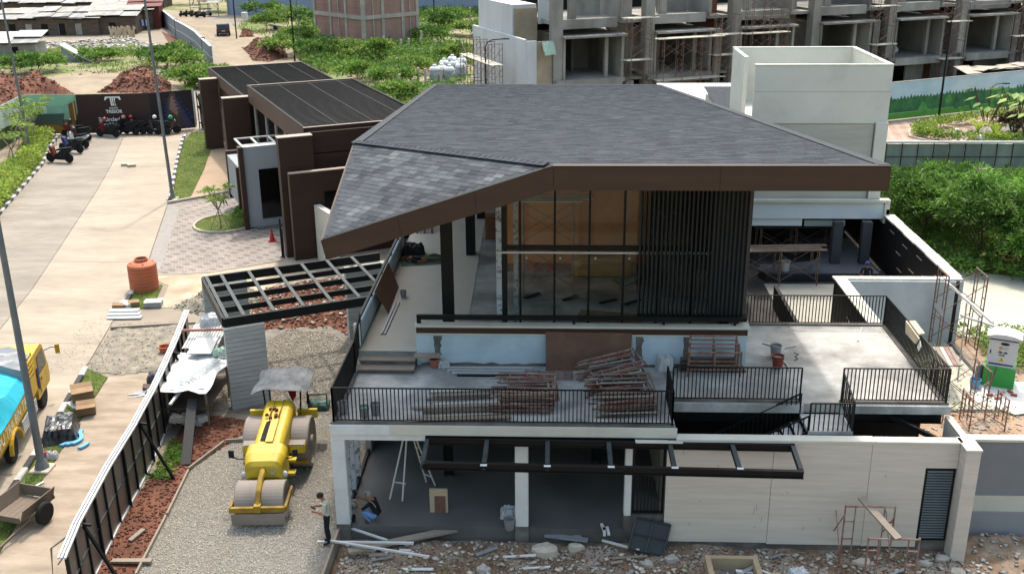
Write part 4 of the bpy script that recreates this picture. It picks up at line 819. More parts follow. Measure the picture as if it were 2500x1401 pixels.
# green netting fence on the right
gn=thing('net_fence','low green mesh fence with dark posts and a white top rail','fence',(30,71.2,0))
m_net=mk('green_net','5c6b63',.7,.1,1,'76857c',.5,.6,.5,bump=.2,stretch=(1,1,.3))
for k in range(16):
    x0=20.5+k*1.06; MB().box(x0+.03,71.2,.05,x0+1.03,71.22,1.75).build('net_panel',m_net,gn); MB().box(x0-.03,71.13,0,x0+.03,71.19,1.8 if k%5 else 1.85).build('post',m_steel,gn); MB().box(x0+.03,71.14,.85,x0+1.03,71.18,.9).build('rail',m_steelg,gn)
MB().box(20.4,71.1,1.82,37.6,71.3,1.95).build('top_rail',m_frail,gn)
# ================================================================ unfinished concrete row houses
m_raw=mk('raw_concrete','96938c',.9,.14,.6,'6b6761',.35,.8,.5,bump=.3,bsc=6,stretch=(1,1,.5))
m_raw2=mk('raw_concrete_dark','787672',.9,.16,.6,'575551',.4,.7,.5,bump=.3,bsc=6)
m_rawt=mk('raw_render_tan','a49882',.9,.12,.6,'7d7160',.5,.6,.5,bump=.25,bsc=6)
m_white=mk('white_render','b7babb',.85,.05,.4,'989c9e',.6,.5,.58,bump=.1,stretch=(1,1,.4))
m_brickp=mk('rough_brick','6a4436',.9,.2,1.2,'57382e',1,.6,.5,bump=.5,bsc=8)
m_scaf=mk('scaffold_steel','6d655c',.6,.2,6,'7a4034',2.5,.7,.52,bump=.1,metal=.2)
m_scafr=mk('scaffold_red','7d5249',.7,.2,6,'857a70',3,.8,.5,bump=.1)
m_plk=mk('pale_plank','b0aa9c',.85,.15,1.5,bump=.15,stretch=(.5,2,2))
RA=R(23.6); RTM=frame(.25,86.6,RA); BAY=8.4
def rowpart(root,name,a0,b0,z0,a1,b1,z1,mt): return MB(RTM).box(a0,b0,z0,a1,b1,z1).build(name,mt,root)
rowlab=['bare concrete row house at the end beside the white gable wall','second bare concrete row house with scaffold before its lower opening','third bare concrete row house wrapped in scaffold behind the main roof','fourth bare concrete row house just left above the cream tower','fifth bare concrete row house with white sacks in its opening','sixth bare concrete row house behind the curved black lamp post','seventh bare concrete row house at the far end of the block','eighth bare concrete row house beyond the tree hoarding']
for i in range(8):
    A=BAY*i; jz=random.uniform(-.12,.12)
    h=thing('row_house',rowlab[i],'building',RTM@Vector((A+3,2,0)),'bare concrete row houses')
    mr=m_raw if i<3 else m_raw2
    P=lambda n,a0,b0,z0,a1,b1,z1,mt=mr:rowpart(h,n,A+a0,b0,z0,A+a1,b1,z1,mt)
    P('pillar',-.42,0,0,.42,.9,13.5,m_raw)
    P('floor_slab',-.3,-.5,3.35,5.9,9,3.72); P('edge_beam',.43,-.52,3.0,5.7,-.15,3.66,m_raw)
    P('frame_side',5.55,-.45,3.73,5.78,6,7.1,m_raw); P('frame_side',.43,-.1,3.73,.62,6,7.1,mr)
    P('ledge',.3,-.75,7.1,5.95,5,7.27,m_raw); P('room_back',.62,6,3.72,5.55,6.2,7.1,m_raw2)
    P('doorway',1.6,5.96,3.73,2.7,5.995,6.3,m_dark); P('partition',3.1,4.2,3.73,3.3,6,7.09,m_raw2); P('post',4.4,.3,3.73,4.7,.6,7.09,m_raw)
    P('beam',.43,.1,7.75+jz,5.4,.55,8.5+jz,m_raw); P('upper_slab',-.3,.56,8.1,6.1,9,8.45,mr)
    P('upper_wall',1.3,.8,8.46,1.95,1.2,13,m_raw); P('upper_wall',2.5,3.5,8.46,5.4,3.7,13,mr); P('side_wall',5.75,.2,8.46,6.0,6,13,mr)
    P('recess_wall',5.8,2.6,0,8.0,2.8,13,m_brickp if i in (1,4) else mr); P('recess_floor',5.8,.6,8.0,8.0,2.6,8.25,m_raw); P('recess_floor',5.8,.4,3.3,8.0,2.6,3.5,m_raw)
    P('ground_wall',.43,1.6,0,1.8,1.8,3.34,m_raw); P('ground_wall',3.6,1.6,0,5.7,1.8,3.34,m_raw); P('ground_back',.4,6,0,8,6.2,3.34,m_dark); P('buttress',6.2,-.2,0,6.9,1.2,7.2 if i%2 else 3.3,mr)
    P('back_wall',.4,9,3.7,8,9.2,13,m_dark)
    if i: P('sun_shade',.5,-.65,7.9+jz,4.9,-.55,8.15,m_raw2) if i%3==2 else None
# white gable end
we=thing('white_gable','tall smooth white end walls of the row house block','wall',RTM@Vector((-2.8,5,0)))
for n,q,mt in (('gable_wall',(-3.0,0,0,-2.75,12.5,7.15),m_white),('upper_block',(-2.74,3.2,5.5,-.6,11.5,9.6),m_white),('upper_fin',(-.55,2.8,8.0,1.2,3.0,13),m_white),('tan_wall',(-2.7,.2,0,-.45,.45,6.9),m_rawt),('front_wall',(-2.74,.0,0,-1.9,.19,7.0),m_white),('rear_wall',(-2.7,12.2,0,3,12.5,7),m_white),('block_face',(-2.6,3.0,5.6,-.6,3.19,9.3),m_rawt)): MB(RTM).box(*q).build(n,mt,we)
tg=MB(RTM); n=9
vs=[(-1.5+.13*i+.05*random.random(),-.06-.05*(i%2)-.1*j,6.95-.17*j-.05*random.random()) for j in range(7) for i in range(n)]
tg.add(vs,[(j*n+i,j*n+i+1,(j+1)*n+i+1,(j+1)*n+i) for j in range(6) for i in range(n-1)]); o=tg.build('hanging_cloth',mk('pale_green_cloth','8fa394',.9,.1,3),None,loc=RTM@Vector((-1,-.1,6.2))); tag(o,'pale green cloth hanging over the corner of the white gable','cloth')
# ---------------------------------------------------------------- scaffolds
def scaffold(label,M,levels,bays=1,w_=1.2,L=1.8,H_=1.7,r=.028,planks=((1,0),),mat=None,pmat=None,group=None,braces=True,cat='scaffold'):
    """frames stand across (local y), bays run along local x"""
    mat=mat or m_scaf; t=thing('scaffold',label,cat,M@Vector((0,0,0)),group)
    for l in range(levels):
        for b in range(bays+1):
            x=b*L; z=l*H_; m=MB(M)
            for y in (0,w_): m.tube((x,y,z),(x,y,z+H_),r,5)
            m.tube((x,0,z+H_-.04),(x,w_,z+H_-.04),r,5); m.tube((x,.28,z+.25),(x,.28,z+H_-.05),r*.8,4); m.tube((x,w_-.28,z+.25),(x,w_-.28,z+H_-.05),r*.8,4)
            for k in (.15*H_,.44*H_,.73*H_): m.tube((x,0,z+k),(x,.28,z+k),r*.7,4); m.tube((x,w_-.28,z+k),(x,w_,z+k),r*.7,4)
            m.build('frame',mat,t)
        if braces:
            for b in range(bays):
                for y in (-.02,w_+.02): MB(M).tube((b*L,y,l*H_+.18*H_),((b+1)*L,y,l*H_+.82*H_),r*.6,4).build('cross_brace',mat,t); MB(M).tube((b*L,y,l*H_+.82*H_),((b+1)*L,y,l*H_+.18*H_),r*.6,4).build('cross_brace',mat,t)
    for l,off in planks:
        for k in range(3): MB(M).box(-.4+off+random.uniform(-.2,.2),.1+k*.36,l*H_+.001,bays*L+.5+off+random.uniform(-.3,.3),.1+k*.36+.3,l*H_+.05).build('plank',pmat or m_plk,t)
    return t
def RM(a,b,z=0,r=0): return RTM@Matrix.Translation((a,b,z))@Matrix.Rotation(r,4,'Z')
scl=['beside the white gable wall','in the gap beside the end house','before the second row house','in the gap beside the second row house','across the third row house','in the gap beside the fourth row house','beside the sacks of the fifth row house','in the gap beside the sixth row house','before the far end of the row houses']
for k,(M_,lv,by,pl) in enumerate(((RM(-4.4,1.2,0,R(90)),4,4,((3,0),)),(RM(6.0,-1.4,0),5,1,((3,0),(5,0))),(RM(8.6,-2.2,0),4,3,((2,0),(4,0))),(RM(14.4,-1.6,0),5,1,((3,0),(4,0))),(RM(17.2,-2.0,0),6,2,((4,0),(6,0),(3,.4))),(RM(30.8,-1.5,0),6,1,((3,.3),(5,0))),(RM(39.2,-1.6,0),5,1,((2,0),(4,.4))),(RM(47.6,-1.7,0),5,1,((3,0),(5,-.3))),(RM(55,-1.6,0),5,2,((2,0),(4,0))))):
    scaffold('rusty tube scaffold with pale planks '+scl[k],M_,lv,by,planks=pl)
sk=[(34.9,2.2),(35.5,2.0),(36.1,2.3),(35.2,2.6),(35.8,2.7),(36.5,2.6)]
for k,(a,b) in enumerate(sk):
    m=MB(RTM).lathe([(.05,0),(.3,.04),(.36,.2),(.3,.42),(.14,.55),(.17,.62),(.04,.6)],(a,b,3.72),9); o=m.build('sack',mk('white_sack','b9bab8',.8,.1,4,bump=.3),None,loc=RTM@Vector((a,b,3.72)),smooth=True); tag(o,'bulging white sack heaped in the fifth row house opening','sack','white sacks in the row house')
rl=thing('rubble_roof','ragged pale sheet roof behind the tree printed hoarding','shed',(40,99,0))
for k in range(12):
    a=RTM@Vector((38.5+k*.9,-5+random.uniform(-.4,.4),3.0+random.uniform(-.1,.12))); MB().obox(a,(1.5,2.4,.04),RA+random.uniform(-.3,.3),random.uniform(-.1,.15),random.uniform(-.1,.1)).build('sheet',m_palerub,rl)
MB(RTM).box(38.5,-6,0,49,-3.6,2.8).build('wall',m_dark,rl)
# ================================================================ brick shell house
bh=thing('brick_shell_house','unfinished red brick house shell with concrete frame standing in scrub','building',(-24.5,137,0))
m_br=bpy.data.materials.new('brick_wall'); m_br.use_nodes=True; N=m_br.node_tree.nodes; L_=m_br.node_tree.links
br=N.new('ShaderNodeTexBrick'); br.inputs['Scale'].default_value=1; br.inputs['Brick Width'].default_value=.24; br.inputs['Row Height'].default_value=.08; br.inputs['Mortar Size'].default_value=.012; br.inputs['Color1'].default_value=(*lin('9a6a5c'),1); br.inputs['Color2'].default_value=(*lin('80534a'),1); br.inputs['Mortar'].default_value=(*lin('9a9088'),1); br.inputs['Bias'].default_value=-.1
tc=N.new('ShaderNodeTexCoord'); sx=N.new('ShaderNodeSeparateXYZ'); cx_=N.new('ShaderNodeCombineXYZ'); ad=N.new('ShaderNodeMath'); L_.new(tc.outputs['Object'],sx.inputs[0]); L_.new(sx.outputs[0],ad.inputs[0]); L_.new(sx.outputs[1],ad.inputs[1]); L_.new(ad.outputs[0],cx_.inputs[0]); L_.new(sx.outputs[2],cx_.inputs[1]); L_.new(cx_.outputs[0],br.inputs[0])
nz=N.new('ShaderNodeTexNoise'); nz.inputs['Scale'].default_value=.6; mx=N.new('ShaderNodeMix'); mx.data_type='RGBA'; mx.blend_type='MULTIPLY'; mx.inputs['Factor'].default_value=.7; rr=N.new('ShaderNodeMapRange'); rr.inputs['From Min'].default_value=.3; rr.inputs['From Max'].default_value=.7; rr.inputs['To Min'].default_value=.55; rr.inputs['To Max'].default_value=1.3; L_.new(nz.outputs['Fac'],rr.inputs['Value']); L_.new(br.outputs[0],mx.inputs[6]); L_.new(rr.outputs[0],mx.inputs[7]); L_.new(mx.outputs[2],N['Principled BSDF'].inputs[0]); N['Principled BSDF'].inputs['Roughness'].default_value=.95
BT=frame(-24.5,135.7,R(45))
def bb_(n,q,mt): return MB(BT).box(*q).build(n,mt,bh)
for z0,z1 in ((0,3.85),(4.35,8.6)):
    for a0,a1 in ((.3,3.0),(3.3,6.2),(6.5,8.6)): bb_('brick_infill',(a0,.06,z0,a1,.2,z1),m_br)
    for b0,b1 in ((.3,3.6),(3.9,7.2),(7.5,11)): bb_('brick_infill',(.06,b0,z0,.2,b1,z1),m_br)
m_bcol=mk('frame_concrete','a09a92',.9,.12,.8,'857f78',.6,.6,.5,bump=.3)
for a in (0,3.0,6.2,8.6): bb_('column',(a-.06,-.06,0,a+.38,.3,9),m_bcol)
for b in (3.6,7.2,11): bb_('column',(-.06,b-.04,0,.3,b+.38,9),m_bcol)
bb_('ring_beam',(-.1,-.1,3.85,8.98,.24,4.35),m_bcol); bb_('ring_beam',(-.1,.242,3.85,.24,11.38,4.35),m_bcol)
bb_('back_fill',(.31,.31,0,8.6,11,8.5),m_brickp)
for a in (1.6,7.5): bb_('pipe',(a,-.08,0,a+.07,-.03,8.5),m_wht)
for b in (5.4,): bb_('pipe',(-.08,b,0,-.03,b+.06,8.5),m_wht)
# ================================================================ far grey-blue wall, curved boundary wall
fw_=thing('warehouse_wall','long plain grey blue metal wall beyond the scrub','wall',(-30,186,0))
m_wall=mk('warehouse_blue','8692a3',.6,.04,.2,'7d899a',.1,.6,.5,bump=.05)
for k in range(9): MB().box(-57+6.6*k,186,0,-57+6.6*k+6.58,186.3,14).build('panel',m_wall,fw_)
MB().box(-57.3,185.9,0,-57,200,14).build('corner',mk('warehouse_edge','777f88',.6),fw_)
cwl=thing('curved_wall','curved grey boundary wall with white stripe and dark piers','wall',(-50,150,0))
cb_=[g2(*p) for p in ((522,164),(500,142),(483,123),(458,105),(433,90),(408,68),(383,47),(350,26),(317,10),(290,2))]
m_cw=mk('curve_grey','7f8388',.8,.06,.5,bump=.05)
for k in range(len(cb_)-1):
    a=Vector((*cb_[k],0)); b=Vector((*cb_[k+1],0)); d=(b-a).normalized(); nn=Vector((d.y,-d.x,0))
    MB().slab([a,b,b+Vector((0,0,1.0)),a+Vector((0,0,1.0))],-nn*.2).build('lower_panel',m_cw,cwl); MB().slab([a-nn*.02+Vector((0,0,1.001)),b-nn*.02+Vector((0,0,1.001)),b-nn*.02+Vector((0,0,1.18)),a-nn*.02+Vector((0,0,1.18))],-nn*.16).build('white_stripe',m_white,cwl)
    MB().slab([a+Vector((0,0,1.181)),b+Vector((0,0,1.181)),b+Vector((0,0,2.3)),a+Vector((0,0,2.3))],-nn*.2).build('upper_panel',m_cw,cwl); MB().slab([a+nn*.04+Vector((0,0,2.301)),b+nn*.04+Vector((0,0,2.301)),b+nn*.04+Vector((0,0,2.42)),a+nn*.04+Vector((0,0,2.42))],-nn*.3).build('coping',m_white,cwl)
    if k%3==1: MB().obox((a.x,a.y,1.25),(.45,.45,2.5),math.atan2(d.y,d.x)).build('pier',m_black,cwl)
# ================================================================ shanty sheds, top left
m_tin=mk('tin_sheet','8f908e',.6,.12,.8,'6b6760',.45,.8,.5,bump=.2,stretch=(3,.3,1)); m_tin2=mk('asbestos_sheet','7f7c75',.8,.12,.6,'a8a59c',.5,.6,.5,bump=.2); m_shw=mk('shack_boards','5d5248',.9,.25,1.5,'453a32',1,.6,.5,bump=.3,stretch=(1,1,3)); m_rt=mk('rust_roof','5f2f2a',.7,.15,1,bump=.2)
def shack(label,px,w_,d_,h_,rz,roofs,wall=m_shw):
    c=G(*px); t=thing('shack',label,'shack',(c.x,c.y,0),'shanty sheds'); M=Matrix.Translation((c.x,c.y,0))@Matrix.Rotation(rz,4,'Z')
    MB(M).box(-w_/2,0,0,w_/2,d_,h_-.25).build('walls',wall,t)
    n=max(2,int(w_/2.2))
    for k in range(n):
        for j in range(2):
            a0=-w_/2-.3+k*(w_+.6)/n; zz=h_+random.uniform(-.1,.1)+(.45 if j else 0); MB(M).slab([(a0,-.6+j*d_/2,zz),(a0+(w_+.6)/n+.15,-.6+j*d_/2,zz+random.uniform(-.08,.08)),(a0+(w_+.6)/n+.15,d_/2+.3+j*d_/2,zz+.45),(a0,d_/2+.3+j*d_/2,zz+.45)],(0,0,.04)).build('roof_sheet',random.choice(roofs),t)
    for k in range(int(w_/2.5)): x=-w_/2+.6+k*2.4; MB(M).box(x,-.05,.1,x+.9,-.005,1.7).build('opening',random.choice((m_dark,m_tin2,m_dark)),t)
    return t
shack('low board shack under wide pale tin sheets left of the timber pile',(110,88),16,7,2.5,R(4),(m_tin,m_tin,m_tin2)); shack('long board shack with patched pale tin roof',(215,86),14,6,2.7,R(10),(m_tin,m_tin2,m_tin)); shack('open fronted shack with grey sheet roof and washing hung out',(300,75),9,6,3.0,R(14),(m_tin2,m_tin2)); shack('dark red metal shack beside the curved wall',(356,72),4.5,6,3.4,R(14),(m_rt,),m_rt); shack('pale roofed shack at the back of the shanty sheds',(60,45),22,7,2.8,R(3),(m_tin,m_tin,m_wht)); shack('tin roofed shack behind the patched long one',(190,48),18,8,2.8,R(6),(m_tin,m_tin2)); shack('small grey block hut with white sheet roof on the left edge',(30,150),6,4,2.2,R(8),(m_tin,m_wht),m_raw); shack('brown shed under trees behind the shanty roofs',(230,22),26,6,2.6,R(5),(m_shw,m_rt))
for k in range(9):
    c=G(322+k*5,78); o=MB().slab([(c.x,c.y-.5,.9),(c.x+.35,c.y-.5,.9),(c.x+.4,c.y-.5,1.8),(c.x-.05,c.y-.5,1.8)],(0,.03,0)).build('hung_shirt',mk('cloth%d'%(k%4),('c4c4c4','31478a','c4c4c4','24356b')[k%4],.9,.05),None,loc=(c.x,c.y-.5,.9)); tag(o,('white','blue','white','dark blue')[k%4]+' shirt on the washing line at the open fronted shack','shirt','washing on the line')
for k in range(16):
    c=G(270+k*4+random.uniform(-2,2),92+random.uniform(-3,3)); o=MB().obox((c.x,c.y,.75),(.25,.08,1.7),random.uniform(-.5,.5),random.uniform(-.5,-.1),random.uniform(-.5,.5)).build('timber_board',mk('pale_timber','a6957c',.85,.15,2),None,loc=(c.x,c.y,0)); tag(o,'pale timber board leaning in the heap before the shanty sheds','board','timber boards at the shacks')
fl=[[(0,95),(70,110),(200,100),(330,95),(390,115),(380,130),(120,125),(0,120)]]
pl=[g2(*p) for p in fl[0]]
tag(stones('shanty_litter',scatter(pl,700),0,.3,1.2,mk('litter_pale','a8a49a',.9,.1,1,bump=.2,island=.4),flat=.35),'scattered pale litter and broken sheets before the shanty sheds','litter',kind='stuff')
br_=thing('fallen_board','white panel tilted up from the grass with a dark underside','panel',tuple(G(175,150)))
c=G(178,152); MB().slab([(c.x-1.4,c.y,2.0),(c.x+2.3,c.y-.6,.1),(c.x+2.5,c.y+.4,.15),(c.x-1.2,c.y+1,2.1)],(0,0,.08)).build('top_sheet',m_white,br_); MB().slab([(c.x-1.3,c.y+.1,.05),(c.x+1.2,c.y-.3,.05),(c.x-1.3,c.y+.1,1.85)],(0,.05,0)).build('dark_side',m_cw,br_)
# ================================================================ red soil heaps and bare paths
def heap(label,px,h,seed,stn=1500,smax=.4,mat=m_redsoil,smat=m_redclod,name='soil_heap'):
    pl=[g2(*p) for p in px]; o,zf=mound(name,pl,h,.45,mat,seed,0,.65,.5,2.2); tag(o,label,'heap')
    st=stones('clods',scatter(pl,stn),0,.12,smax,smat,zfun=zf); st.parent=o; tag(st,kind='stuff')
def px_path(label,px,mat,name,z): return sheet(name,[g2(*p) for p in px],z,mat)
m_path=mk('dirt_path','8b7e6b',.95,.18,.5,'766956',.2,.6,.5,bump=.4)
px_path('',[(425,30),(470,45),(540,60),(600,80),(700,105),(735,150),(720,172),(560,160),(545,150),(520,100),(480,70),(430,45)],m_path,'dirt_path',.02)
px_path('',[(90,190),(250,180),(420,175),(470,215),(470,232),(0,240),(0,225)],m_path,'bare_strip',.02)
px_path('',[(0,340),(45,345),(130,333),(130,348),(60,395),(20,460),(0,480)],m_path,'bare_corner',.02)
px_path('',[(840,185),(950,178),(1040,175),(1060,195),(960,205),(860,198)],m_path,'bare_patch',.02)
px_path('',[(395,78),(430,92),(475,130),(490,160),(455,150),(415,112)],m_redsoil,'red_bank',.022)
heap('dark red soil heap behind the printed hoarding',[(236,228),(270,205),(330,180),(385,180),(420,205),(415,228)],1.9,21); heap('long red soil heap running in from the left edge',[(-60,300),(-60,215),(60,200),(130,200),(185,232),(120,240),(70,262),(30,320)],2.0,22,1600); heap('red soil heap beside the dirt path',[(592,118),(630,103),(690,112),(705,140),(660,152),(620,150)],1.6,23); heap('small red soil heap with a white stone on top',[(585,92),(592,72),(610,72),(622,92)],1.6,24,300); heap('low red soil heap among the scrub behind the black roofs',[(762,170),(790,158),(812,168),(800,180)],.7,25,200); heap('red rubble heap before the white wrapped bags',[(1010,168),(1040,150),(1060,160),(1050,178)],.8,26,250); heap('red soil heap close behind the black roof corner',[(950,235),(970,195),(1000,205),(1000,240)],.9,27,250)
heap('pale sand heap beside the dirt path with a hand cart',[(625,92),(650,78),(690,82),(695,98),(650,102)],.9,28,100,.2,m_path,m_palerub); heap('pale stone heap in the grass behind the printed hoarding',[(350,180),(390,170),(425,178),(420,188),(370,190)],.9,29,300,.4,m_palerub,m_palerub)
rbm=[(2175,540),(2200,515),(2250,530),(2262,560),(2240,590),(2225,575)]
heap('white rubble heap against the right hand court wall',rbm,.8,30,500,.35,m_palerub,m_palerub)
# ================================================================ vegetation
def leafm(n,c,c2): return mk(n,c,.55,.35,.45,c2,.9,.8,.5,bump=0,island=.35,trans=.35,spec=.25)
lm_dark=leafm('leaf_dark','47662a','34501e'); lm_mid=leafm('leaf_mid','64863a','4a6a2a'); lm_bri=leafm('leaf_bright','83984c','667f38'); lm_yel=leafm('leaf_yellow','a3ad4a','83993c'); lm_fea=leafm('leaf_feather','779f45','567f30'); lm_dry=leafm('leaf_dry','7d7d45','5f6a35')
m_bark=mk('bark','5a4a3c',.9,.2,6,bump=.4); m_barkl=mk('bark_pale','857a6c',.9,.15,6,bump=.3)
def leafmesh(name,P,D,ln,wd,mat,parent=None):
    """one four-cornered leaf per point P with direction D"""
    n=len(P); D=D/np.linalg.norm(D,axis=1,keepdims=True); s=np.cross(D,rng.normal(size=(n,3))+np.array([0,0,1.2])); s/=np.linalg.norm(s,axis=1,keepdims=True)+1e-9
    l=(ln*rng.uniform(.6,1.3,n))[:,None]; w_=(wd*rng.uniform(.7,1.3,n))[:,None]; dn=np.array([0,0,-.18])*l
    v=np.stack([P,P+D*l*.45+s*w_*.5,P+D*l+dn,P+D*l*.45-s*w_*.5],1).reshape(-1,3); f=np.arange(n*4).reshape(n,4)
    return npmesh(name,v,f,mat,parent)
def clumps(C,rad,m,flat=.6,shell=.5):
    """leaf points and directions round clump centres"""
    n=len(C); d=rng.normal(size=(n,m,3)); d/=np.linalg.norm(d,axis=2,keepdims=True); d[:,:,2]=np.where(d[:,:,2]<-.35,-d[:,:,2],d[:,:,2]); r=rad*(shell+(1-shell)*rng.uniform(0,1,(n,m,1)))*rng.uniform(.7,1.25,(n,1,1))
    P=C[:,None]+d*r*np.array([1,1,flat]); D=d+np.array([0,0,.15])+rng.normal(size=d.shape)*.35
    return P.reshape(-1,3),D.reshape(-1,3)
def crown_pts(c,rx,ry,rz,n):
    u=rng.normal(size=(n,3)); u/=np.linalg.norm(u,axis=1,keepdims=True); u[:,2]=np.where(u[:,2]<-.2,-u[:,2]*.6,u[:,2]); r=rng.uniform(.55,1.0,(n,1))
    return np.array(c)+u*r*np.array([rx,ry,rz])
def plant(name,label,cat,base,h,rx,ry,ncl,per,mat,leaf=(.3,.1),rad=.55,trunk=True,group=None,mat2=None,flat=.6):
    t=thing(name,label,cat,base,group); b=Vector(base)
    cen=(b.x,b.y,b.z+h*.55); C=crown_pts(cen,rx,ry,h*.45,ncl)
    C[:,2]=np.maximum(C[:,2],b.z+.12)
    if trunk:
        m=MB(); top=b+Vector((0,0,h*.5)); m.path([b,b+Vector((.1*rx,.05,h*.25)),top],[.035*h*.5+.02,.03*h*.5+.015,.02],6)
        for k in range(min(7,ncl)):
            e=Vector(C[k]); mid=(top*.6+b*.4).lerp(e,.5)+Vector((0,0,.1)); m.path([b.lerp(top,.35+.08*k),mid,e],[.03,.02,.008],5)
        m.build('trunk',m_bark,t)
    P,D=clumps(C,rad,per,flat)
    if mat2 is None: leafmesh('crown' if trunk else 'foliage',P,D,leaf[0],leaf[1],mat,t)
    else:
        k=(rng.uniform(size=len(C))<.62).repeat(per); leafmesh('crown' if trunk else 'foliage',P[k],D[k],leaf[0],leaf[1],mat,t); leafmesh('crown' if trunk else 'foliage',P[~k],D[~k],leaf[0],leaf[1],mat2,t)
    return t
# ---- feathery trees beyond the court wall
trees=[(20.0,60.5,2.4,2.2),(23.5,62,2.5,2.5),(27.3,61.2,2.2,2.5),(31.0,61.5,2.4,2.6),(19.9,55,3.6,2.2),(22.6,57,3.4,2.6),(26.2,56,3.3,2.7),(29.7,56.6,3.2,2.7),(21.4,51.2,4.2,2.2),(24.8,50.8,4.5,2.6),(28.4,51,4.3,2.7),(33,56,3.2,2.8),(32.5,50,4.1,2.7),(23.3,48.6,3.0,1.6),(27.5,48,3.2,1.9)]
for k,(x,y,h,r_) in enumerate(trees):
    dark=k in (0,2,4,8)
    plant('feathery_tree',('dark bushy tree in the row along the green net fence' if dark else 'feathery tree in the row along the green net fence') if y>60 else (('dark bushy tree in the middle of the clump beside the court wall' if dark else 'feathery tree in the middle of the clump before the net fence') if y>53 else ('dark bushy tree hanging over the pale pad' if dark else 'feathery tree hanging over the edge of the pale pad')),'tree',(x,y,0),h,r_,r_,120,66,lm_mid if dark else lm_fea,(.32,.09),.48,True,'trees beyond the court wall',lm_dark)
und=[(17.5,48.8),(17.5,67),(36,68),(37,46),(30,44.5),(25,47)]
sheet('scrub_floor',und,.02,m_grassbase)
P=scatter(und,1500); C=np.stack([P[:,0],P[:,1],rng.uniform(.1,.7,len(P))],1); a,b=clumps(C,.45,26,.7); o=leafmesh('undergrowth',a,b,.25,.12,lm_mid); tag(o,'tangled green undergrowth between the trees and court wall','undergrowth',kind='stuff')
yp=[(17.8,37.8),(20.5,37.2),(22,41),(17.2,41.5)]
P=scatter(yp,120); C=np.stack([P[:,0],P[:,1],rng.uniform(.05,.35,len(P))],1); a,b=clumps(C,.35,30,.7); o=leafmesh('weeds',a,b,.2,.09,lm_bri); tag(o,'green weeds behind the transformer cabinet beside the pale pad','weeds',kind='stuff')
P=scatter([(13.2,33.5),(16.2,33.5),(16.2,40.2),(13.5,40.2)],24); C=np.stack([P[:,0],P[:,1],rng.uniform(.05,.35,len(P))],1); a,b=clumps(C,.35,30,.7); o=leafmesh('weeds',a,b,.13,.05,lm_bri); tag(o,'green weeds beneath the tall scaffold frames by the terrace','weeds',kind='stuff')
# ---- garden with variegated hedge on the right
gl=[(27.3,80.4),(28.2,83.2),(31.5,86.3),(36,89),(40,91),(45,91),(45,76),(30,76)]
sheet('garden_paving',[(20,74),(50,74),(50,97),(42,94.6),(30,88.6),(20,84)],.012,pavermat('garden_pavers','a58c7c','96796a','b3a090',R(10),1.0))
sheet('garden_lawn',[(31.5,80.5),(33,82.6),(37,84.5),(45,86),(45,77),(33,77)],.05,m_grassbase)
tag(blades('lawn_grass',scatter([(31.5,80.5),(33,82.6),(37,84.5),(45,86),(45,77),(33,77)],6000),.05,.14,.05,m_grass,zfun=lambda x,y:np.full(len(x),.05)),'clipped lawn inside the variegated hedge','grass',kind='stuff')
sheet('garden_path',[(30.5,82.6),(32.5,84.4),(37,86.6),(45,89),(45,86.8),(37,84.9),(33,83.0),(31.6,81.3)],.03,m_strip)
hp=[(34.5,79.6),(31.6,79.9),(29.4,80.6),(28.5,82.0),(29.3,83.8),(31.4,85.6),(34,87.2),(37.5,88.8),(41,90.2)]
hg=thing('garden_hedge','low yellow green variegated hedge curving round the garden corner','hedge',(30,83,0)); C=[]
for k in range(len(hp)-1):
    for j in range(26): t_=random.random(); x=hp[k][0]*(1-t_)+hp[k+1][0]*t_; y=hp[k][1]*(1-t_)+hp[k+1][1]*t_; C.append((x+random.uniform(-.4,.4),y+random.uniform(-.4,.4),random.uniform(.2,.7)))
a,b=clumps(np.array(C),.4,40,.8); k=rng.uniform(size=len(a))<.55; leafmesh('foliage',a[k],b[k],.2,.09,lm_yel,hg); leafmesh('foliage',a[~k],b[~k],.2,.09,lm_mid,hg)
kerb_line('kerb_garden',[(34.5,78.8),(31.4,79.1),(28.8,79.9),(27.7,81.8),(28.4,84.2),(31,86.4)],0,w=.2,h=.15,L=.9,colors=(m_kc,m_kc))
for k,(x,y) in enumerate(((31.4,82.2),(32.4,79.9))):
    o=MB().lathe([(.02,0),(.12,.02),(.25,.12),(.3,.3),(.25,.48),(.12,.57),(.01,.6)],(x,y,.05),14).build('globe_lamp',mk('globe_white','d0d0cc',.4,.02),None,loc=(x,y,.05),smooth=True); tag(o,('white globe lamp between the hedge and the garden path','white globe lamp at the inner edge of the lawn')[k],'lamp')
def spiky(label,x,y,h,n,mat,w_=.12):
    t=thing('spiky_plant',label,'plant',(x,y,0)); m=MB()
    for k in range(n):
        a_=k*2.4; l=h*random.uniform(.8,1.2); ex,ey=math.cos(a_),math.sin(a_); s_=Vector((-ey,ex,0))*w_/2; p=Vector((x,y,.05)); m1=p+Vector((ex*l*.45,ey*l*.45,l*.7)); e_=p+Vector((ex*l*.95,ey*l*.95,l*.75)); m.add([p-s_*.4,p+s_*.4,m1+s_,m1-s_,e_],[(0,1,2,3),(3,2,4)])
    m.build('leaves',mat,t); MB().tube((x,y,0),(x,y,.12),.08,6).build('stem',m_bark,t)
spiky('large yellow green spiky plant on the garden lawn',34.4,82.2,1.3,34,lm_yel); spiky('yellow green spiky plant by the dark broad leaved clump',33.6,83.6,1.1,30,lm_yel)
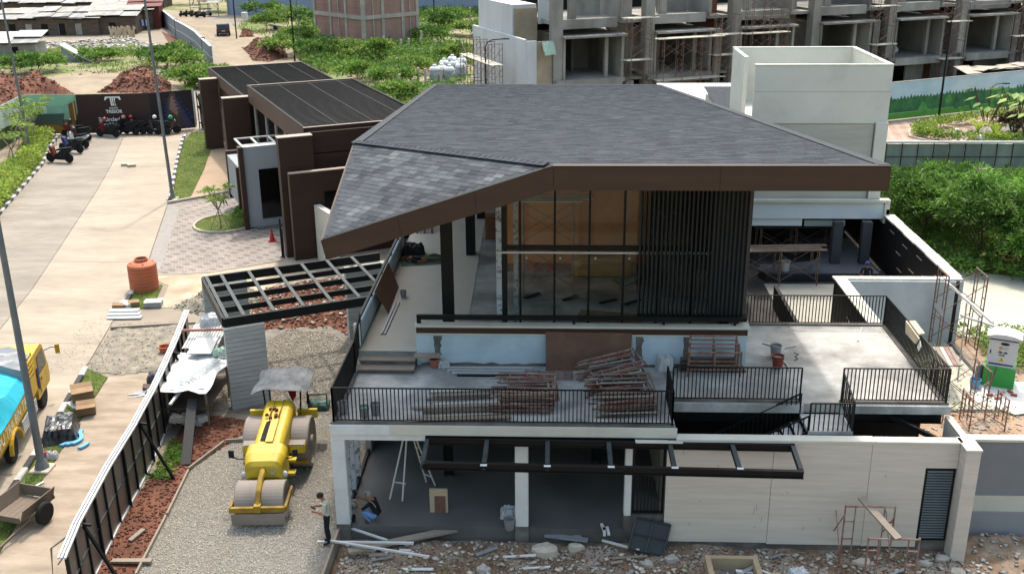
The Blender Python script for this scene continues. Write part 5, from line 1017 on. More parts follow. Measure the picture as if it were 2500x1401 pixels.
def broad(label,x,y,h,n,mat):
    t=thing('broadleaf_plant',label,'plant',(x,y,0)); m=MB(); s=MB()
    for k in range(n):
        a_=random.uniform(0,6.28); ex,ey=math.cos(a_),math.sin(a_); hh=h*random.uniform(.55,1); p=Vector((x+ex*.15,y+ey*.15,0)); q=p+Vector((ex*.35*h,ey*.35*h,hh)); s.path([p,p.lerp(q,.5)+Vector((0,0,.1)),q],.03,5); sd=Vector((-ey,ex,0)); L=h*.3; e_=q+Vector((ex*L,ey*L,-L*.35)); m.add([q,q.lerp(e_,.35)+sd*L*.28,e_,q.lerp(e_,.35)-sd*L*.28,q.lerp(e_,.4)+Vector((0,0,-.06))],[(0,1,4),(1,2,4),(2,3,4),(3,0,4)])
    s.build('stems',m_bark,t); m.build('leaves',mat,t)
for k,(x,y,h) in enumerate(((35.3,86.3,3.2),(36.3,83.4,3.6),(37.6,85.6,3.4),(36.4,81.0,3.0))): broad(('tall broad leaved plant with dark stems behind the spiky plant','largest broad leaved plant in the garden clump','broad leaved plant at the back of the garden clump','broad leaved plant leaning over the garden lawn')[k],x,y,h,14,lm_bri if k%2 else lm_mid)
plant('dark_shrub','dark reddish shrub under the broad leaved plants','shrub',(36,82.6,0),1.6,1.8,1.2,30,60,leafm('leaf_maroon','3f2f28','2f3a1f'),(.25,.1),.5,False)
tag(stones('field_litter',scatter(gb1_,420),.02,.15,.7,mk('litter_mix','a09a8e',.9,.1,1,bump=.2,island=.4),flat=.3),'pale litter and rubble strewn over the rough field','litter',kind='stuff') if False else None
# ---- left hedge along the striped kerb
hg=thing('roadside_hedge','yellow green clipped hedge behind the left striped kerb','hedge',(-38,70,0)); C=[]
for k in range(900):
    y=random.uniform(52,81.5); w_=1.5+.5*math.sin(y*.4); x=ip(Rl,y)-.45-random.random()*w_; C.append((x,y,random.uniform(.15,.75)))
a,b=clumps(np.array(C),.38,26,.8); k=rng.uniform(size=len(a))<.6; leafmesh('foliage',a[k],b[k],.22,.1,lm_yel,hg); leafmesh('foliage',a[~k],b[~k],.22,.1,lm_bri,hg)
sheet('hedge_bed',[(ip(Rl,y)-.25,y) for y in np.linspace(50,82,8)]+[(ip(Rl,y)-2.6,y) for y in np.linspace(82,50,8)],.03,m_grassbase)
def sapling(label,base,h,seed,spread=1.0,nb=6):
    r_=random.Random(seed); t=thing('sapling',label,'tree',base); b=Vector(base); m=MB(); P=[];D=[]
    top=b+Vector((r_.uniform(-.1,.1),0,h*.42)); m.path([b,b.lerp(top,.5)+Vector((.04,0,0)),top],[.05,.042,.035],6)
    for k in range(nb):
        a_=k*6.28/nb+r_.uniform(-.4,.4); e1=top+Vector((math.cos(a_)*.4*spread,math.sin(a_)*.4*spread,h*.25)); e2=e1+Vector((math.cos(a_)*.35*spread,math.sin(a_)*.35*spread,h*.25*r_.uniform(.6,1.1))); m.path([top,e1,e2],[.03,.022,.014],5)
        for q in (e1,e2):
            for j in range(22): v=Vector((r_.gauss(0,1),r_.gauss(0,1),r_.uniform(-.3,.8))).normalized(); P.append(q+v*.05); D.append(v)
    m.build('trunk',m_barkl,t); leafmesh('crown',np.array(P),np.array(D),.34*h/3+.08,.1,lm_bri,t)
    for s_ in (-1,1): MB().tube(b+Vector((s_*.55,-.2,0)),b+Vector((0,0,h*.45)),.025,5).build('stake',m_wood,t)
    return t
sapling('young frangipani tree with bare stems in the round island',(*g2(540,560),.05),2.6,1); sapling('staked young tree leaning over the left hedge',(*g2(35,420),0),3.8,2,1.6,7); sapling('staked young tree beside the grey pole in the hedge',(*g2(62,372),0),4.0,3,1.8,8); sapling('leafy young tree before the kitchen poster',(*g2(88,350),0),3.6,4,1.8,9)
plant('island_shrub','low spreading green shrub in the round island',"shrub",(-17.9,57.0,.05),1.0,.9,.9,26,40,lm_mid,(.16,.07),.25,False,None,lm_bri)
# ---- scrub and rough grass in the background
gb1=[g2(*p) for p in ((-40,175),(-40,130),(90,125),(380,128),(440,100),(520,165),(520,215),(430,200),(300,178),(100,190))]
gb2=[g2(*p) for p in ((575,70),(620,45),(800,40),(1180,30),(1180,190),(1060,330),(940,250),(800,185),(745,165),(700,105))]
gb3=[g2(*p) for p in ((520,165),(545,160),(590,175),(590,185),(480,200),(470,230),(440,220))]
far_g=[(-150,150),(-62,190),(20,186),(20,320),(-200,320)]
m_gfar=mk('scrub_base','626c3a',.95,.3,.4,'857863',.11,1.0,.5,bump=.6,bsc=5,soft=.07)
for i,pl in enumerate((gb1,gb2,gb3)): sheet(('rough_field','scrub_land','verge_strip')[i],pl,.016,m_gfar)
sheet('far_field',[(-400,190),(-90,215),(-62,186.5),(60,186.5),(400,160),(400,690),(-400,690)],.01,m_gfar)
for pl,n,h,w_,lab in ((gb1,16000,.55,.12,'rough green grass in the field behind the red soil heaps'),(gb2,26000,.9,.14,'tall rough grass and weeds around the brick shell house'),(gb3,2500,.5,.1,'rough grass beside the curved boundary wall')):
    P=scatter(pl,n); P=P[fbm(P[:,0]*.11,P[:,1]*.11,17)+rng.normal(size=len(P))*.05>.43]
    tag(blades('rough_grass',P,.12,h,w_,lm_bri,lean=.5),lab,'grass',kind='stuff')
P=scatter(gb2,1500); P=P[(fbm(P[:,0]*.11,P[:,1]*.11,17)>.47)]; C=np.stack([P[:,0],P[:,1],rng.uniform(.15,1.0,len(P))],1); a,b=clumps(C,.75,24,.8); o=leafmesh('scrub',a,b,.42,.2,lm_mid); tag(o,'low mixed green scrub covering the waste ground','scrub',kind='stuff')
P=scatter(gb1,420); P=P[(fbm(P[:,0]*.11,P[:,1]*.11,17)>.5)]; C=np.stack([P[:,0],P[:,1],rng.uniform(.1,.6,len(P))],1); a,b=clumps(C,.6,24,.7); o=leafmesh('scrub',a,b,.36,.16,lm_bri); tag(o,'low bright weeds in the field behind the printed hoarding','scrub',kind='stuff')
bl=[((690,140),2.6,2.4,2,'bright round bush beside the grey pole'),((735,130),3.6,2.6,1,'tall green bush behind the black roofs by the grey pole'),((790,150),2.6,3.6,0,'wide olive bush behind the black roof'),((850,150),2.4,3.4,2,'spreading bush before the brick shell house'),((925,155),3.0,1.6,1,'drooping palm like bush before the brick house'),((880,195),1.8,3,1,'low bush beside the black roof corner'),((960,215),2.0,2.6,1,'leafy bush just behind the black roof edge'),((1000,180),1.6,2.4,2,'small bush by the concrete fence posts'),((1050,110),2.2,3.2,0,'dark bush right of the brick shell house'),((1085,85),3.0,2.4,0,'dark tree clump before the blue wall'),((1110,150),2.0,2.4,1,'green bush beside the white wrapped bags'),((1100,60),2.6,4,1,'broad bush below the blue wall'),((1150,90),2.2,3,2,'bush at the foot of the white gable'),((650,75),2.6,2.2,1,'green bush beyond the sand heap'),((640,50),3.0,4,0,'dark bush in front of the blue wall'),((700,70),3.4,3.4,1,'tall leafy bush before the blue wall'),((760,70),2.6,4,0,'dull green bush left of the brick house'),((470,210),1.8,2.8,2,'bright bush behind the hoarding end'),((440,170),2.0,3.2,2,'rounded bright bush beside the curved wall'),((405,165),2.4,3.6,0,'dark dense bush in the field by the curved wall'),((30,185),2.0,4,0,'dark bush at the left edge of the field'),((95,175),1.8,3.4,1,'green bush right of the dark one in the field'),((245,150),1.2,2.8,1,'low bush behind the tilted white panel'),((530,30),4.0,3,1,'tall tree beyond the dirt path'),((470,12),4.2,4,0,'dark tree behind the parked motorbikes'),((500,215),1.3,1.5,1,'small weed bush beside the hoarding frame'),((1010,300),1.6,1.6,1,'leafy weed just above the shingle roof edge'),((975,245),1.6,1.8,2,'bright weed bush behind the black roof')]
for (px,h,r_,tn,lab) in bl:
    c=G(*px); plant('bush',lab,'bush',(c.x,c.y,0),h,r_,r_*.8,44,48,(lm_dark,lm_mid,lm_bri)[tn],(.42,.2),.7,True,None,(lm_mid,lm_bri,lm_mid)[tn])
tag(stones('field_litter',scatter(gb1,420),.02,.15,.8,mk('litter_mix','9d978c',.9,.1,1,bump=.2,island=.4),flat=.3),'pale litter and rubble strewn over the rough field','litter',kind='stuff')
tag(stones('scrub_litter',scatter(gb2,500),.02,.15,.7,MATS['litter_mix'],flat=.3),'pale stones and scrap strewn among the scrub by the brick house','litter',kind='stuff')
for k in range(7):
    c=G(40+k*75+random.uniform(-15,15),4); plant('backdrop_tree','round green tree in the row behind the shanty sheds','tree',(c.x,c.y+14,0),random.uniform(5,8),5,4,46,50,(lm_dark,lm_mid)[k%2],(.8,.4),1.3,True,'trees behind the shanty sheds')
# ================================================================ road roller
m_yel=mk('roller_yellow','b39a1f',.45,.08,1.5,'8f6d1c',2.2,.6,.62,bump=.06,spec=.5); m_yeld=mk('roller_yellow_dirty','8f7420',.6,.18,2,'5a4018',2.5,.8,.52,bump=.12)
m_drum=mk('drum_steel','8c8278',.75,.12,3,'6f675f',1.5,.7,.5,bump=.25,bsc=30); m_rub_=mk('black_rubber','1a1a1b',.8,.15,4,bump=.15); m_tarp=mk('grey_tarp','3f4347',.6,.12,3,'5d6165',2.2,.7,.55,bump=.2); m_red=mk('red_cloth','7a1512',.8,.1,4); m_chrome=mk('lamp_glass','a9adb0',.2,.05,4,spec=.8)
rp=(G(625,1282)+G(628,1282))*.5
rl=thing('road_roller','yellow three drum road roller with grey canopy standing on gravel','road roller',(0,0,0))
def dsh(profile,ys,cx=0):
    """loft of half-width/height sections along y: each (y,w,z0,z1,round)"""
def loft(secs,n=10):
    m=MB(); vs=[];fs=[]
    for (y,w_,z0,z1,rd) in secs:
        r_=min(rd,w_*.95,(z1-z0)*.6); ring=[(-w_,y,z0),(w_,y,z0)]
        for k in range(n+1): a=math.pi/2*k/n; ring.append((w_-r_+r_*math.cos(a),y,z1-r_+r_*math.sin(a)))
        for k in range(n+1): a=math.pi/2+math.pi/2*k/n; ring.append((-w_+r_+r_*math.cos(a),y,z1-r_+r_*math.sin(a)))
        vs.append(ring)
    k=len(vs[0]); flat=[p for r_ in vs for p in r_]
    for i in range(len(vs)-1): fs+=[(i*k+j,i*k+(j+1)%k,(i+1)*k+(j+1)%k,(i+1)*k+j) for j in range(k)]
    fs+=[tuple(range(k-1,-1,-1)),tuple(range((len(vs)-1)*k,len(vs)*k))]
    return m.add(vs and flat,[f[::-1] for f in fs])
# front drum (two halves), axle at y=0
for s_ in (-1,1):
    d=MB().lathe([(.1,.012*s_),(.52,.012*s_),(.56,.03*s_),(.56,.70*s_),(.53,.72*s_),(.1,.66*s_)],(0,0,.56),36,'X').build('front_drum',m_drum,rl,smooth=False)
fr=MB(); fr.bar((-.8,-.68,.62),(.8,-.68,.62),.1,.16); fr.bar((-.8,-.68,.62),(-.8,.5,.62),.07,.16); fr.bar((.8,-.68,.62),(.8,.5,.62),.07,.16); fr.build('drum_frame',m_yeld,rl)
MB().slab([(-.78,-.66,.1),(.78,-.66,.1),(.78,-.72,.5),(-.78,-.72,.5)],(0,-.03,0)).build('scraper',m_drum,rl)
MB().path([(0,.95,1.25),(0,.45,1.28),(0,.05,1.2),(0,-.35,1.0),(0,-.62,.72)],[.11,.1,.09,.085,.08],8).build('gooseneck',m_yeld,rl); MB().box(-.1,-.78,.55,.1,-.6,.78).build('hinge',m_yeld,rl)
hood=loft([(.42,.42,1.05,1.42,.16),(.5,.55,.92,1.55,.24),(.8,.62,.88,1.68,.26),(1.25,.62,.88,1.74,.24)]).build('nose_hood',m_yel,rl,smooth=False)
MB().lathe([(.001,0),(.13,0),(.13,.015),(.001,.015)],(0,0,0),18,'Y').build('badge',mk('badge_pale','b0a47a',.5,.1,20,'7d6d30',14,.8,.5),hood).location=(.28,.405,1.22)
MB().box(-.05,.8,1.62,.05,.98,1.66).build('cap',m_rub_,hood)
eng=loft([(1.252,.46,.8,1.68,.2),(2.2,.46,.8,1.82,.2),(3.6,.48,.8,2.04,.2)]).build('engine_hood',m_yel,rl)
MB().slab([(-.36,1.45,1.66),(-.08,1.45,1.735),(-.08,2.45,1.885),(-.36,2.45,1.8)],(0,0,.02)).build('engine_opening',m_dark,eng)
for k in range(5): MB().tube((-.3,1.55+k*.17,1.66),(-.12,1.6+k*.17,1.74),.05,6).build('engine_block',m_steelg,eng)
MB().slab([(-.06,1.3,1.75),(.16,1.3,1.75),(.16,2.5,1.92),(-.06,2.5,1.92)],(0,0,.035)).build('raised_panel',m_yel,eng)
for x in (-.14,.14): MB().box(x-.008,2.5,1.86,x+.008,3.55,2.04).build('seam',m_yeld,eng)
for k in range(7): MB().obox((random.uniform(-.25,.1),random.uniform(2.4,3.3),1.99),(.1,.06,.08),random.random()).build('rust_spot',mk('rust','5f3418',.9,.2,5),eng)
MB().box(-.42,1.25,.55,.42,4.0,.8).build('chassis',m_yeld,rl); MB().box(.3,.9,.35,.5,1.5,1.0).build('side_plate',m_yeld,rl)
for s_ in (-1,1):
    d=MB().lathe([(.12,.0),(.77,0),(.82,.03),(.82,.55),(.78,.58),(.7,.5),(.2,.5),(.2,.62),(.05,.62)] if s_>0 else [(.05,-.62),(.2,-.62),(.2,-.5),(.7,-.5),(.78,-.58),(.82,-.55),(.82,-.03),(.77,0),(.12,0)],(s_*.46,3.1,.82),40,'X').build('rear_drum',m_drum,rl)
    MB().bbox(s_*.46,2.05,.95,s_*.98,2.55,1.22,.05).build('side_tank',m_yel,rl); MB().box(s_*.47,2.06,1.221,s_*.97,2.54,1.24).build('tank_lid',m_drum,rl); MB().box(s_*.46,3.98,1.2,s_*1.1,4.1,1.5).build('fender',m_yel,rl); MB().bar((s_*.46,2.2,.55),(s_*1.02,2.2,.55),.08,.1).build('rear_scraper',m_yeld,rl)
    MB().tube((s_*.55,4.0,1.3),(s_*.62,4.05,2.35),.03,6).build('canopy_post',m_steel,rl); MB().tube((s_*.62,5.0,1.2),(s_*.66,5.05,2.35),.03,6).build('canopy_post',m_steel,rl)
    MB().lathe([(.02,0),(.09,.02),(.1,.1),(.06,.14)],(s_*.6,.52,1.05),12,'Y').build('headlight',m_chrome,rl); MB().path([(s_*.5,1.0,1.35),(s_*.8,.75,1.5),(s_*.95,.65,1.65)],.018,5).build('mirror_arm',m_steel,rl); MB().obox((s_*.95,.65,1.72),(.16,.05,.24),s_*.2).build('mirror',m_rub_,rl)
for z,y in ((.55,1.35),(.85,1.65)): MB().box(.48,y,z,.75,y+.25,z+.08).build('step',m_yel,rl)
m=MB(); n=8; nn=7; vs=[(-.9+1.8*i/n,3.5+1.8*j/(nn-1),2.3+.2*math.sin(math.pi*i/n)+.05*math.sin(j*1.3+i)) for j in range(nn) for i in range(n+1)]; fs=[(j*(n+1)+i,j*(n+1)+i+1,(j+1)*(n+1)+i+1,(j+1)*(n+1)+i) for j in range(nn-1) for i in range(n)]; m.add(vs,fs); m.add([(x,y,z-.012) for x,y,z in vs],[f[::-1] for f in fs]); m.build('canopy',m_tarp,rl)
for k in range(3): MB().slab([(-.89,3.6+.5*k,2.3),(-.88,3.85+.5*k,2.29),(-.98,3.7+.5*k,2.12)],(0,0,.01)).build('canopy_flap',m_tarp,rl)
MB().box(-.25,4.2,.9,.25,4.7,1.25).build('seat',m_rub_,rl); MB().box(-.6,3.7,.75,.6,5.1,.88).build('platform',m_yeld,rl); MB().path([(0,3.8,1.1),(0,3.95,1.5)],.03).lathe([(.17,0),(.2,.02),(.17,.04)],(0,3.96,1.5),14).build('steering_wheel',m_rub_,rl)
MB().slab([(-.05,5.0,2.25),(.3,5.0,2.3),(.25,5.02,1.5),(.12,5.02,1.3),(.02,5.0,1.6)],(0,.05,0)).build('hung_cloth',m_red,rl); MB().path([(.75,4.6,1.2),(.75,4.6,1.75),(1.35,4.6,1.75),(1.35,4.6,1.2)],.03).build('grab_rail',m_steel,rl); MB().bbox(.7,4.5,1.15,1.4,5.0,1.45,.08).build('tool_bundle',mk('green_bundle','24463e',.8,.3,6,'9a9c98',5,.7,.6),rl)
place(rl,(-8.62,26.75,.012),R(4))
# ================================================================ flatbed truck with turquoise tarpaulin
m_ty=mk('truck_yellow','b58f1c',.4,.08,1.2,'92701a',2,.5,.6,bump=.04,spec=.5); m_tq=mk('turquoise_tarp','2aa3b8',.45,.1,1.5,'1e8ea4',2,.6,.5,bump=.35,bsc=4); m_gt=mk('silver_tarp','8a8c8e',.5,.12,2,'707274',1.5,.6,.5,bump=.35,bsc=4)
tk=thing('yellow_truck','yellow cargo truck with turquoise and silver tarpaulins over its load','truck',(0,0,0))
# local: x to the left of travel is negative; y forward; right side plane x=0
def cab():
    secs=[(0,0,.55,0),(.0,.0,0,0)]
prof=[(0,.62),(1.65,.62),(1.78,.95),(1.72,1.3),(1.35,2.2),(1.1,2.32),(0,2.32)]
MB().add([(-.02,5.75+y,z) for y,z in prof]+[(-1.95,5.75+y,z) for y,z in prof],[tuple(range(7)),tuple(range(13,6,-1))]+[(i,7+i,7+(i+1)%7,(i+1)%7) for i in range(7)]).build('cab',m_ty,tk)
MB().slab([(-.012,6.15,1.42),(-.012,7.2,1.42),(-.012,6.98,2.1),(-.012,6.15,2.1)],(.012,0,0)).build('side_window',m_dglass,tk); MB().slab([(-.15,7.505,1.35),(-1.82,7.505,1.35),(-1.75,7.14,2.15),(-.25,7.14,2.15)],(0,.01,.01)).build('windscreen',m_dglass,tk)
dr=MB().slab([(-.004,6.1,.75),(-.004,7.15,.95),(-.004,7.25,1.38),(-.004,6.1,1.38)],(.015,0,0)).build('door',m_ty,tk); MB().box(.012,6.2,1.2,.03,6.35,1.25).build('handle',m_rub_,dr); MB().box(-.2,7.5,.6,-1.75,7.55,.8).build('bumper',m_rub_,tk); MB().box(-.1,7.46,.85,-.4,7.52,1.05).build('headlight',m_chrome,tk); MB().box(-.003,5.85,1.0,.013,6.08,1.75).build('blue_patch',mk('navy_patch','1d2658',.6,.1,3),tk)
MB().path([(-.02,7.2,1.9),(.2,7.4,1.95),(.36,7.45,1.9)],.015,5).build('mirror_arm',m_steel,tk); MB().obox((.4,7.45,1.85),(.16,.06,.36),.2).build('mirror',m_ty,tk)
for y,two in ((6.5,0),(2.35,1)):
    for x in ((-.28,) if not two else (-.3,)):
        t_=MB().lathe([(.2,0),(.42,.0),(.48,.04),(.48,.2),(.42,.24),(.2,.24)],(x,y,.48),24,'X').build('wheel',m_rub_,tk); MB().lathe([(.04,.0),(.2,.0),(.22,.01),(.22,.2),(.04,.12)],(x+.02,y,.48),16,'X').build('rim',m_steelg,t_)
    t_=MB().lathe([(.2,0),(.42,.0),(.48,.04),(.48,.2),(.42,.24),(.2,.24)],(-1.9,y,.48),24,'X').build('wheel',m_rub_,tk)
MB().box(-1.5,.2,.6,-.4,5.7,.85).build('chassis',m_steel,tk); MB().box(-1.97,.1,.95,-.01,5.6,1.08).build('bed_floor',m_yeld,tk)
bd=MB().box(-.05,.1,1.08,.02,5.6,1.75).build('side_board',m_ty,tk); MB().box(-1.97,.1,1.08,-1.9,5.6,1.75).build('side_board',m_ty,tk); MB().box(-1.9,.08,1.08,-.05,.14,1.75).build('tail_board',m_ty,tk)
for k in range(4): MB().box(-.02,4.7,1.8+k*.17,.03,5.6,1.88+k*.17).build('rack_slat',m_ty,bd)
for y in (4.7,5.15,5.58): MB().box(-.05,y,1.75,.0,y+.05,2.5).build('rack_post',m_ty,bd)
arch=[(2.35+.68*math.cos(a),.55+.62*math.sin(a)) for a in np.linspace(0,math.pi,12)]; MB().slab([(-.02,y,z) for y,z in arch]+[(-.02,2.35+.6*math.cos(a),.55+.54*math.sin(a)) for a in np.linspace(math.pi,0,12)],(.12,0,0)).build('wheel_arch',m_ty,tk)
for k in range(5): MB().bar((.02,3.3,.52+k*.1),(.02,5.2,.52+k*.1),.03,.05).build('side_guard',m_wht,tk)
def rtext(root,txt,loc,size,rot,mat,ext=.004):
    cu=bpy.data.curves.new('txt','FONT'); cu.body=txt; cu.size=size; cu.offset=.008; cu.extrude=ext; cu.resolution_u=2; ob=bpy.data.objects.new('t',cu); me=bpy.data.meshes.new_from_object(ob); bpy.data.objects.remove(ob); me.materials.append(mat); o=bpy.data.objects.new('lettering',me); COL.objects.link(o); o.parent=root; o.location=loc; o.rotation_euler=rot; return o
m_let=mk('letter_pale','c9c2a0',.6,.05)
rtext(tk,'PU TRA BIN TANG',(.028,.75,1.2),.5,(R(90),0,R(90)),m_let)
m=MB(); n=14; nn=8; vs=[]
for j in range(nn+1):
    for i in range(n+1):
        u=i/n; t_=j/nn; x=-2.0+2.06*t_; y=-.1+4.7*u; z=1.75+.75*math.sin(math.pi*min(1,max(0,(t_)*1.0)))**.6+.12*math.sin(u*9+t_*4)+.06*math.sin(u*17-t_*7)
        if j==nn: z=1.78-.1*abs(math.sin(u*3.1)); x=.06
        if j==0: z=1.5
        vs.append((x,y,z))
fs=[(j*(n+1)+i,(j+1)*(n+1)+i,(j+1)*(n+1)+i+1,j*(n+1)+i+1) for j in range(nn) for i in range(n)]; m.add(vs,fs); m.add([(x,y,z-.02) for x,y,z in vs],[f[::-1] for f in fs]); m.build('tarpaulin',m_tq,tk)
vs=[(-1.95+1.9*t_/6,4.45+1.25*u/5,2.35+.35*math.sin(math.pi*t_/6)+.1*math.sin(u*2+t_)) for t_ in range(7) for u in range(6)]; fs=[(a*6+b,(a+1)*6+b,(a+1)*6+b+1,a*6+b+1) for a in range(6) for b in range(5)]; m=MB(); m.add(vs,fs); m.add([(x,y,1.75) for x,y,z in vs],[f[::-1] for f in fs]); 
edge=[a*6 for a in range(7)]+[36+b for b in range(1,6)]+[a*6+5 for a in range(5,-1,-1)]+[b for b in range(4,0,-1)]
m.add([vs[e] for e in edge]+[(vs[e][0],vs[e][1],1.75) for e in edge],[(i,(i+1)%len(edge),len(edge)+(i+1)%len(edge),len(edge)+i) for i in range(len(edge))]); m.build('silver_tarpaulin',m_gt,tk)
hd_=math.atan2(3.3,-.75)-math.pi/2
place(tk,(-17.05,27.45,.03),hd_)
t2=thing('red_tail_vehicle','dark wheel and tail of a second vehicle parked behind the truck','vehicle',(0,0,0)); t_=MB().lathe([(.2,0),(.4,.0),(.46,.04),(.46,.2),(.4,.24),(.2,.24)],(0,0,.46),22,'X').build('wheel',m_rub_,t2); MB().lathe([(.04,0),(.2,0),(.2,.2),(.04,.2)],(.02,0,.46),14,'X').build('rim',m_steelg,t_); MB().box(-1.6,-2.5,.5,.1,.8,1.2).build('body',m_rub_,t2)
place(t2,(-18.05,25.2,.03),hd_)
# ================================================================ wooden hand cart
ct=thing('hand_cart','weathered wooden hand cart with two rubber tyres tipped on its shafts','cart',(0,0,0)); m_cw_=mk('cart_wood','6f6355',.85,.2,2,'574b40',2,.6,.5,bump=.25,stretch=(2,.5,2))
for k in range(5): MB().box(-.48+k*.194,-.55,.42,-.48+k*.194+.185,.75,.45).build('floor_plank',m_cw_,ct)
for s_ in (-1,1): MB().slab([(s_*.5,-.55,.45),(s_*.5,.8,.45),(s_*.6,.85,.85),(s_*.6,-.5,.8)],(s_*.03,0,0)).build('side_board',m_cw_,ct); MB().bar((s_*.5,.9,.46),(s_*.42,-1.75,.05),.06,.06).build('shaft',m_cw_,ct); t_=MB().lathe([(.16,0),(.3,0),(.34,.03),(.34,.13),(.3,.16),(.16,.16)],(.62 if s_>0 else -.78,.2,.34),22,'X').build('wheel',m_rub_,ct); MB().lathe([(.03,0),(.16,0),(.16,.14),(.03,.14)],(.63 if s_>0 else -.77,.2,.34),14,'X').build('rim',m_drum,t_)
MB().box(-.58,.78,.45,.58,.82,.8).build('head_board',m_cw_,ct); MB().box(-.5,-.6,.42,.5,-.55,.6).build('tail_bar',m_cw_,ct); MB().bar((-.7,.28,.34),(.7,.28,.34),.05,.05).build('axle',m_steel,ct)
cc=G(62,1275); place(ct,(cc.x-.05,cc.y-.1,.05),R(-14))
# ================================================================ motorbikes
def bike(body,seat=m_rub_,helmet=None):
    t=thing('motorbike','','motorbike',(0,0,0)); 
    for y in (.62,-.62):
        w_=MB().lathe([(.2,-.045),(.27,-.05),(.29,0),(.27,.05),(.2,.045)],(0,y,.29),16,'X').build('wheel',m_rub_,t); MB().lathe([(.03,-.04),(.2,-.02),(.2,.02),(.03,.04)],(0,y,.29),10,'X').build('rim',m_drum,w_)
    def side(name,pts,w_,mt): 
        n_=len(pts); MB().add([(-w_,y,z) for y,z in pts]+[(w_,y,z) for y,z in pts],[tuple(range(n_-1,-1,-1)),tuple(range(n_,2*n_))]+[(i,(i+1)%n_,n_+(i+1)%n_,n_+i) for i in range(n_)]).build(name,mt,t)
    side('body',((.1,.36),(-.3,.34),(-.5,.5),(-.95,.8),(-.92,.9),(-.5,.78),(-.1,.72),(.12,.55)),.11,m_rub_ if body!=bm['white'] else body); side('fairing',((.32,.34),(.22,.4),(.36,.95),(.5,1.0),(.56,.86),(.46,.6)),.15,body); side('seat',((.12,.72),(-.5,.8),(-.85,.9),(-.85,.98),(-.45,.92),(.05,.84)),.13,seat); side('engine',((.3,.2),(-.45,.18),(-.55,.42),(-.1,.6),(.28,.5)),.1,m_rub_); side('footboard',((.35,.3),(.0,.3),(.0,.36),(.3,.38)),.17,m_rub_)
    MB().tube((0,.62,.29),(0,.42,.95),.03,6).build('fork',m_steelg,t); MB().path([(-.32,.3,1.0),(-.12,.42,.98),(.12,.42,.98),(.32,.3,1.0)],.018,5).build('handlebar',m_rub_,t); MB().lathe([(.02,0),(.09,.02),(.1,.1),(.02,.13)],(0,.46,.86),10,'Y').build('headlight',m_chrome,t); MB().bar((.1,-.1,.3),(.13,-.85,.4),.07,.07).build('exhaust',m_drum,t); MB().slab([(-.07,.36,.5),(-.07,.62,.63),(-.07,.88,.5),(-.07,.86,.44),(-.07,.62,.57),(-.07,.4,.44)],(.14,0,0)).build('mudguard',body,t)
    for s_ in (-1,1): MB().tube((s_*.28,.33,1.0),(s_*.33,.3,1.22),.012,4).lathe([(.01,0),(.06,.0),(.06,.02),(.01,.02)],(s_*.33,.3,1.24),8,'Y').build('mirror',m_rub_,t)
    if helmet: MB().lathe([(.02,.0),(.13,.01),(.15,.1),(.12,.2),(.02,.25)],(.2,.28,1.05),12).build('helmet',helmet,t,smooth=True)
    return t
bm={k:mk('bike_'+k,c,.3,.05,spec=.6) for k,c in dict(red='5f1f20',black='16171a',blue='222c5c',white='b0b2b4',dred='5c1418').items()}
hm={k:mk('helmet_'+k,c,.3,.03,spec=.6) for k,c in dict(red='8f2c28',pink='b0786c',green='2f9c56',black='18181a',white='c4c4c4').items()}
bikes=[((148,398),80,'red',None,'red and black scooter parked first along the left kerb'),((176,374),75,'blue',None,'dark blue motorbike parked beside the red scooter'),((190,362),75,'white','black','white tailed motorbike with a black helmet in the left row'),((196,345),78,'red',None,'red motorbike last in the row by the left kerb'),((180,340),72,'dred','black','dark red motorbike with a black helmet before the kitchen poster'),((265,336),76,'red','red','red motorbike with a red helmet below the word Encircled'),((312,330),80,'black','pink','black motorbike with a pink helmet before the brown panel'),((330,329),80,'black','red','black motorbike with a red helmet before the brown panel'),((388,330),82,'black','white','black motorbike with a white helmet before the seating plan'),((410,328),-70,'black','green','black motorbike with a green helmet by the right kerb')]
for px,rz,c,h,lab in bikes:
    b=bike(bm[c],m_rub_,hm[h] if h else None); p=G(*px); place(b,(p.x,p.y,.03),R(rz),scale=1.2); tag(b,lab,'motorbike','motorbikes parked at the hoarding')
for k,(px,c) in enumerate((((448,42),'black'),((462,40),'red'),((476,42),'black'),((490,44),'black'),((505,40),'white'))):
    b=bike(bm[c]); p=G(*px); place(b,(p.x,p.y,.02),R(70+k*9)); tag(b,('black motorbike first in the group by the far path','red motorbike in the group beyond the curved wall','black motorbike in the middle of the far group','black motorbike next to the white one beyond the curved wall','white motorbike at the end of the far group')[k],'motorbike','motorbikes by the far path')
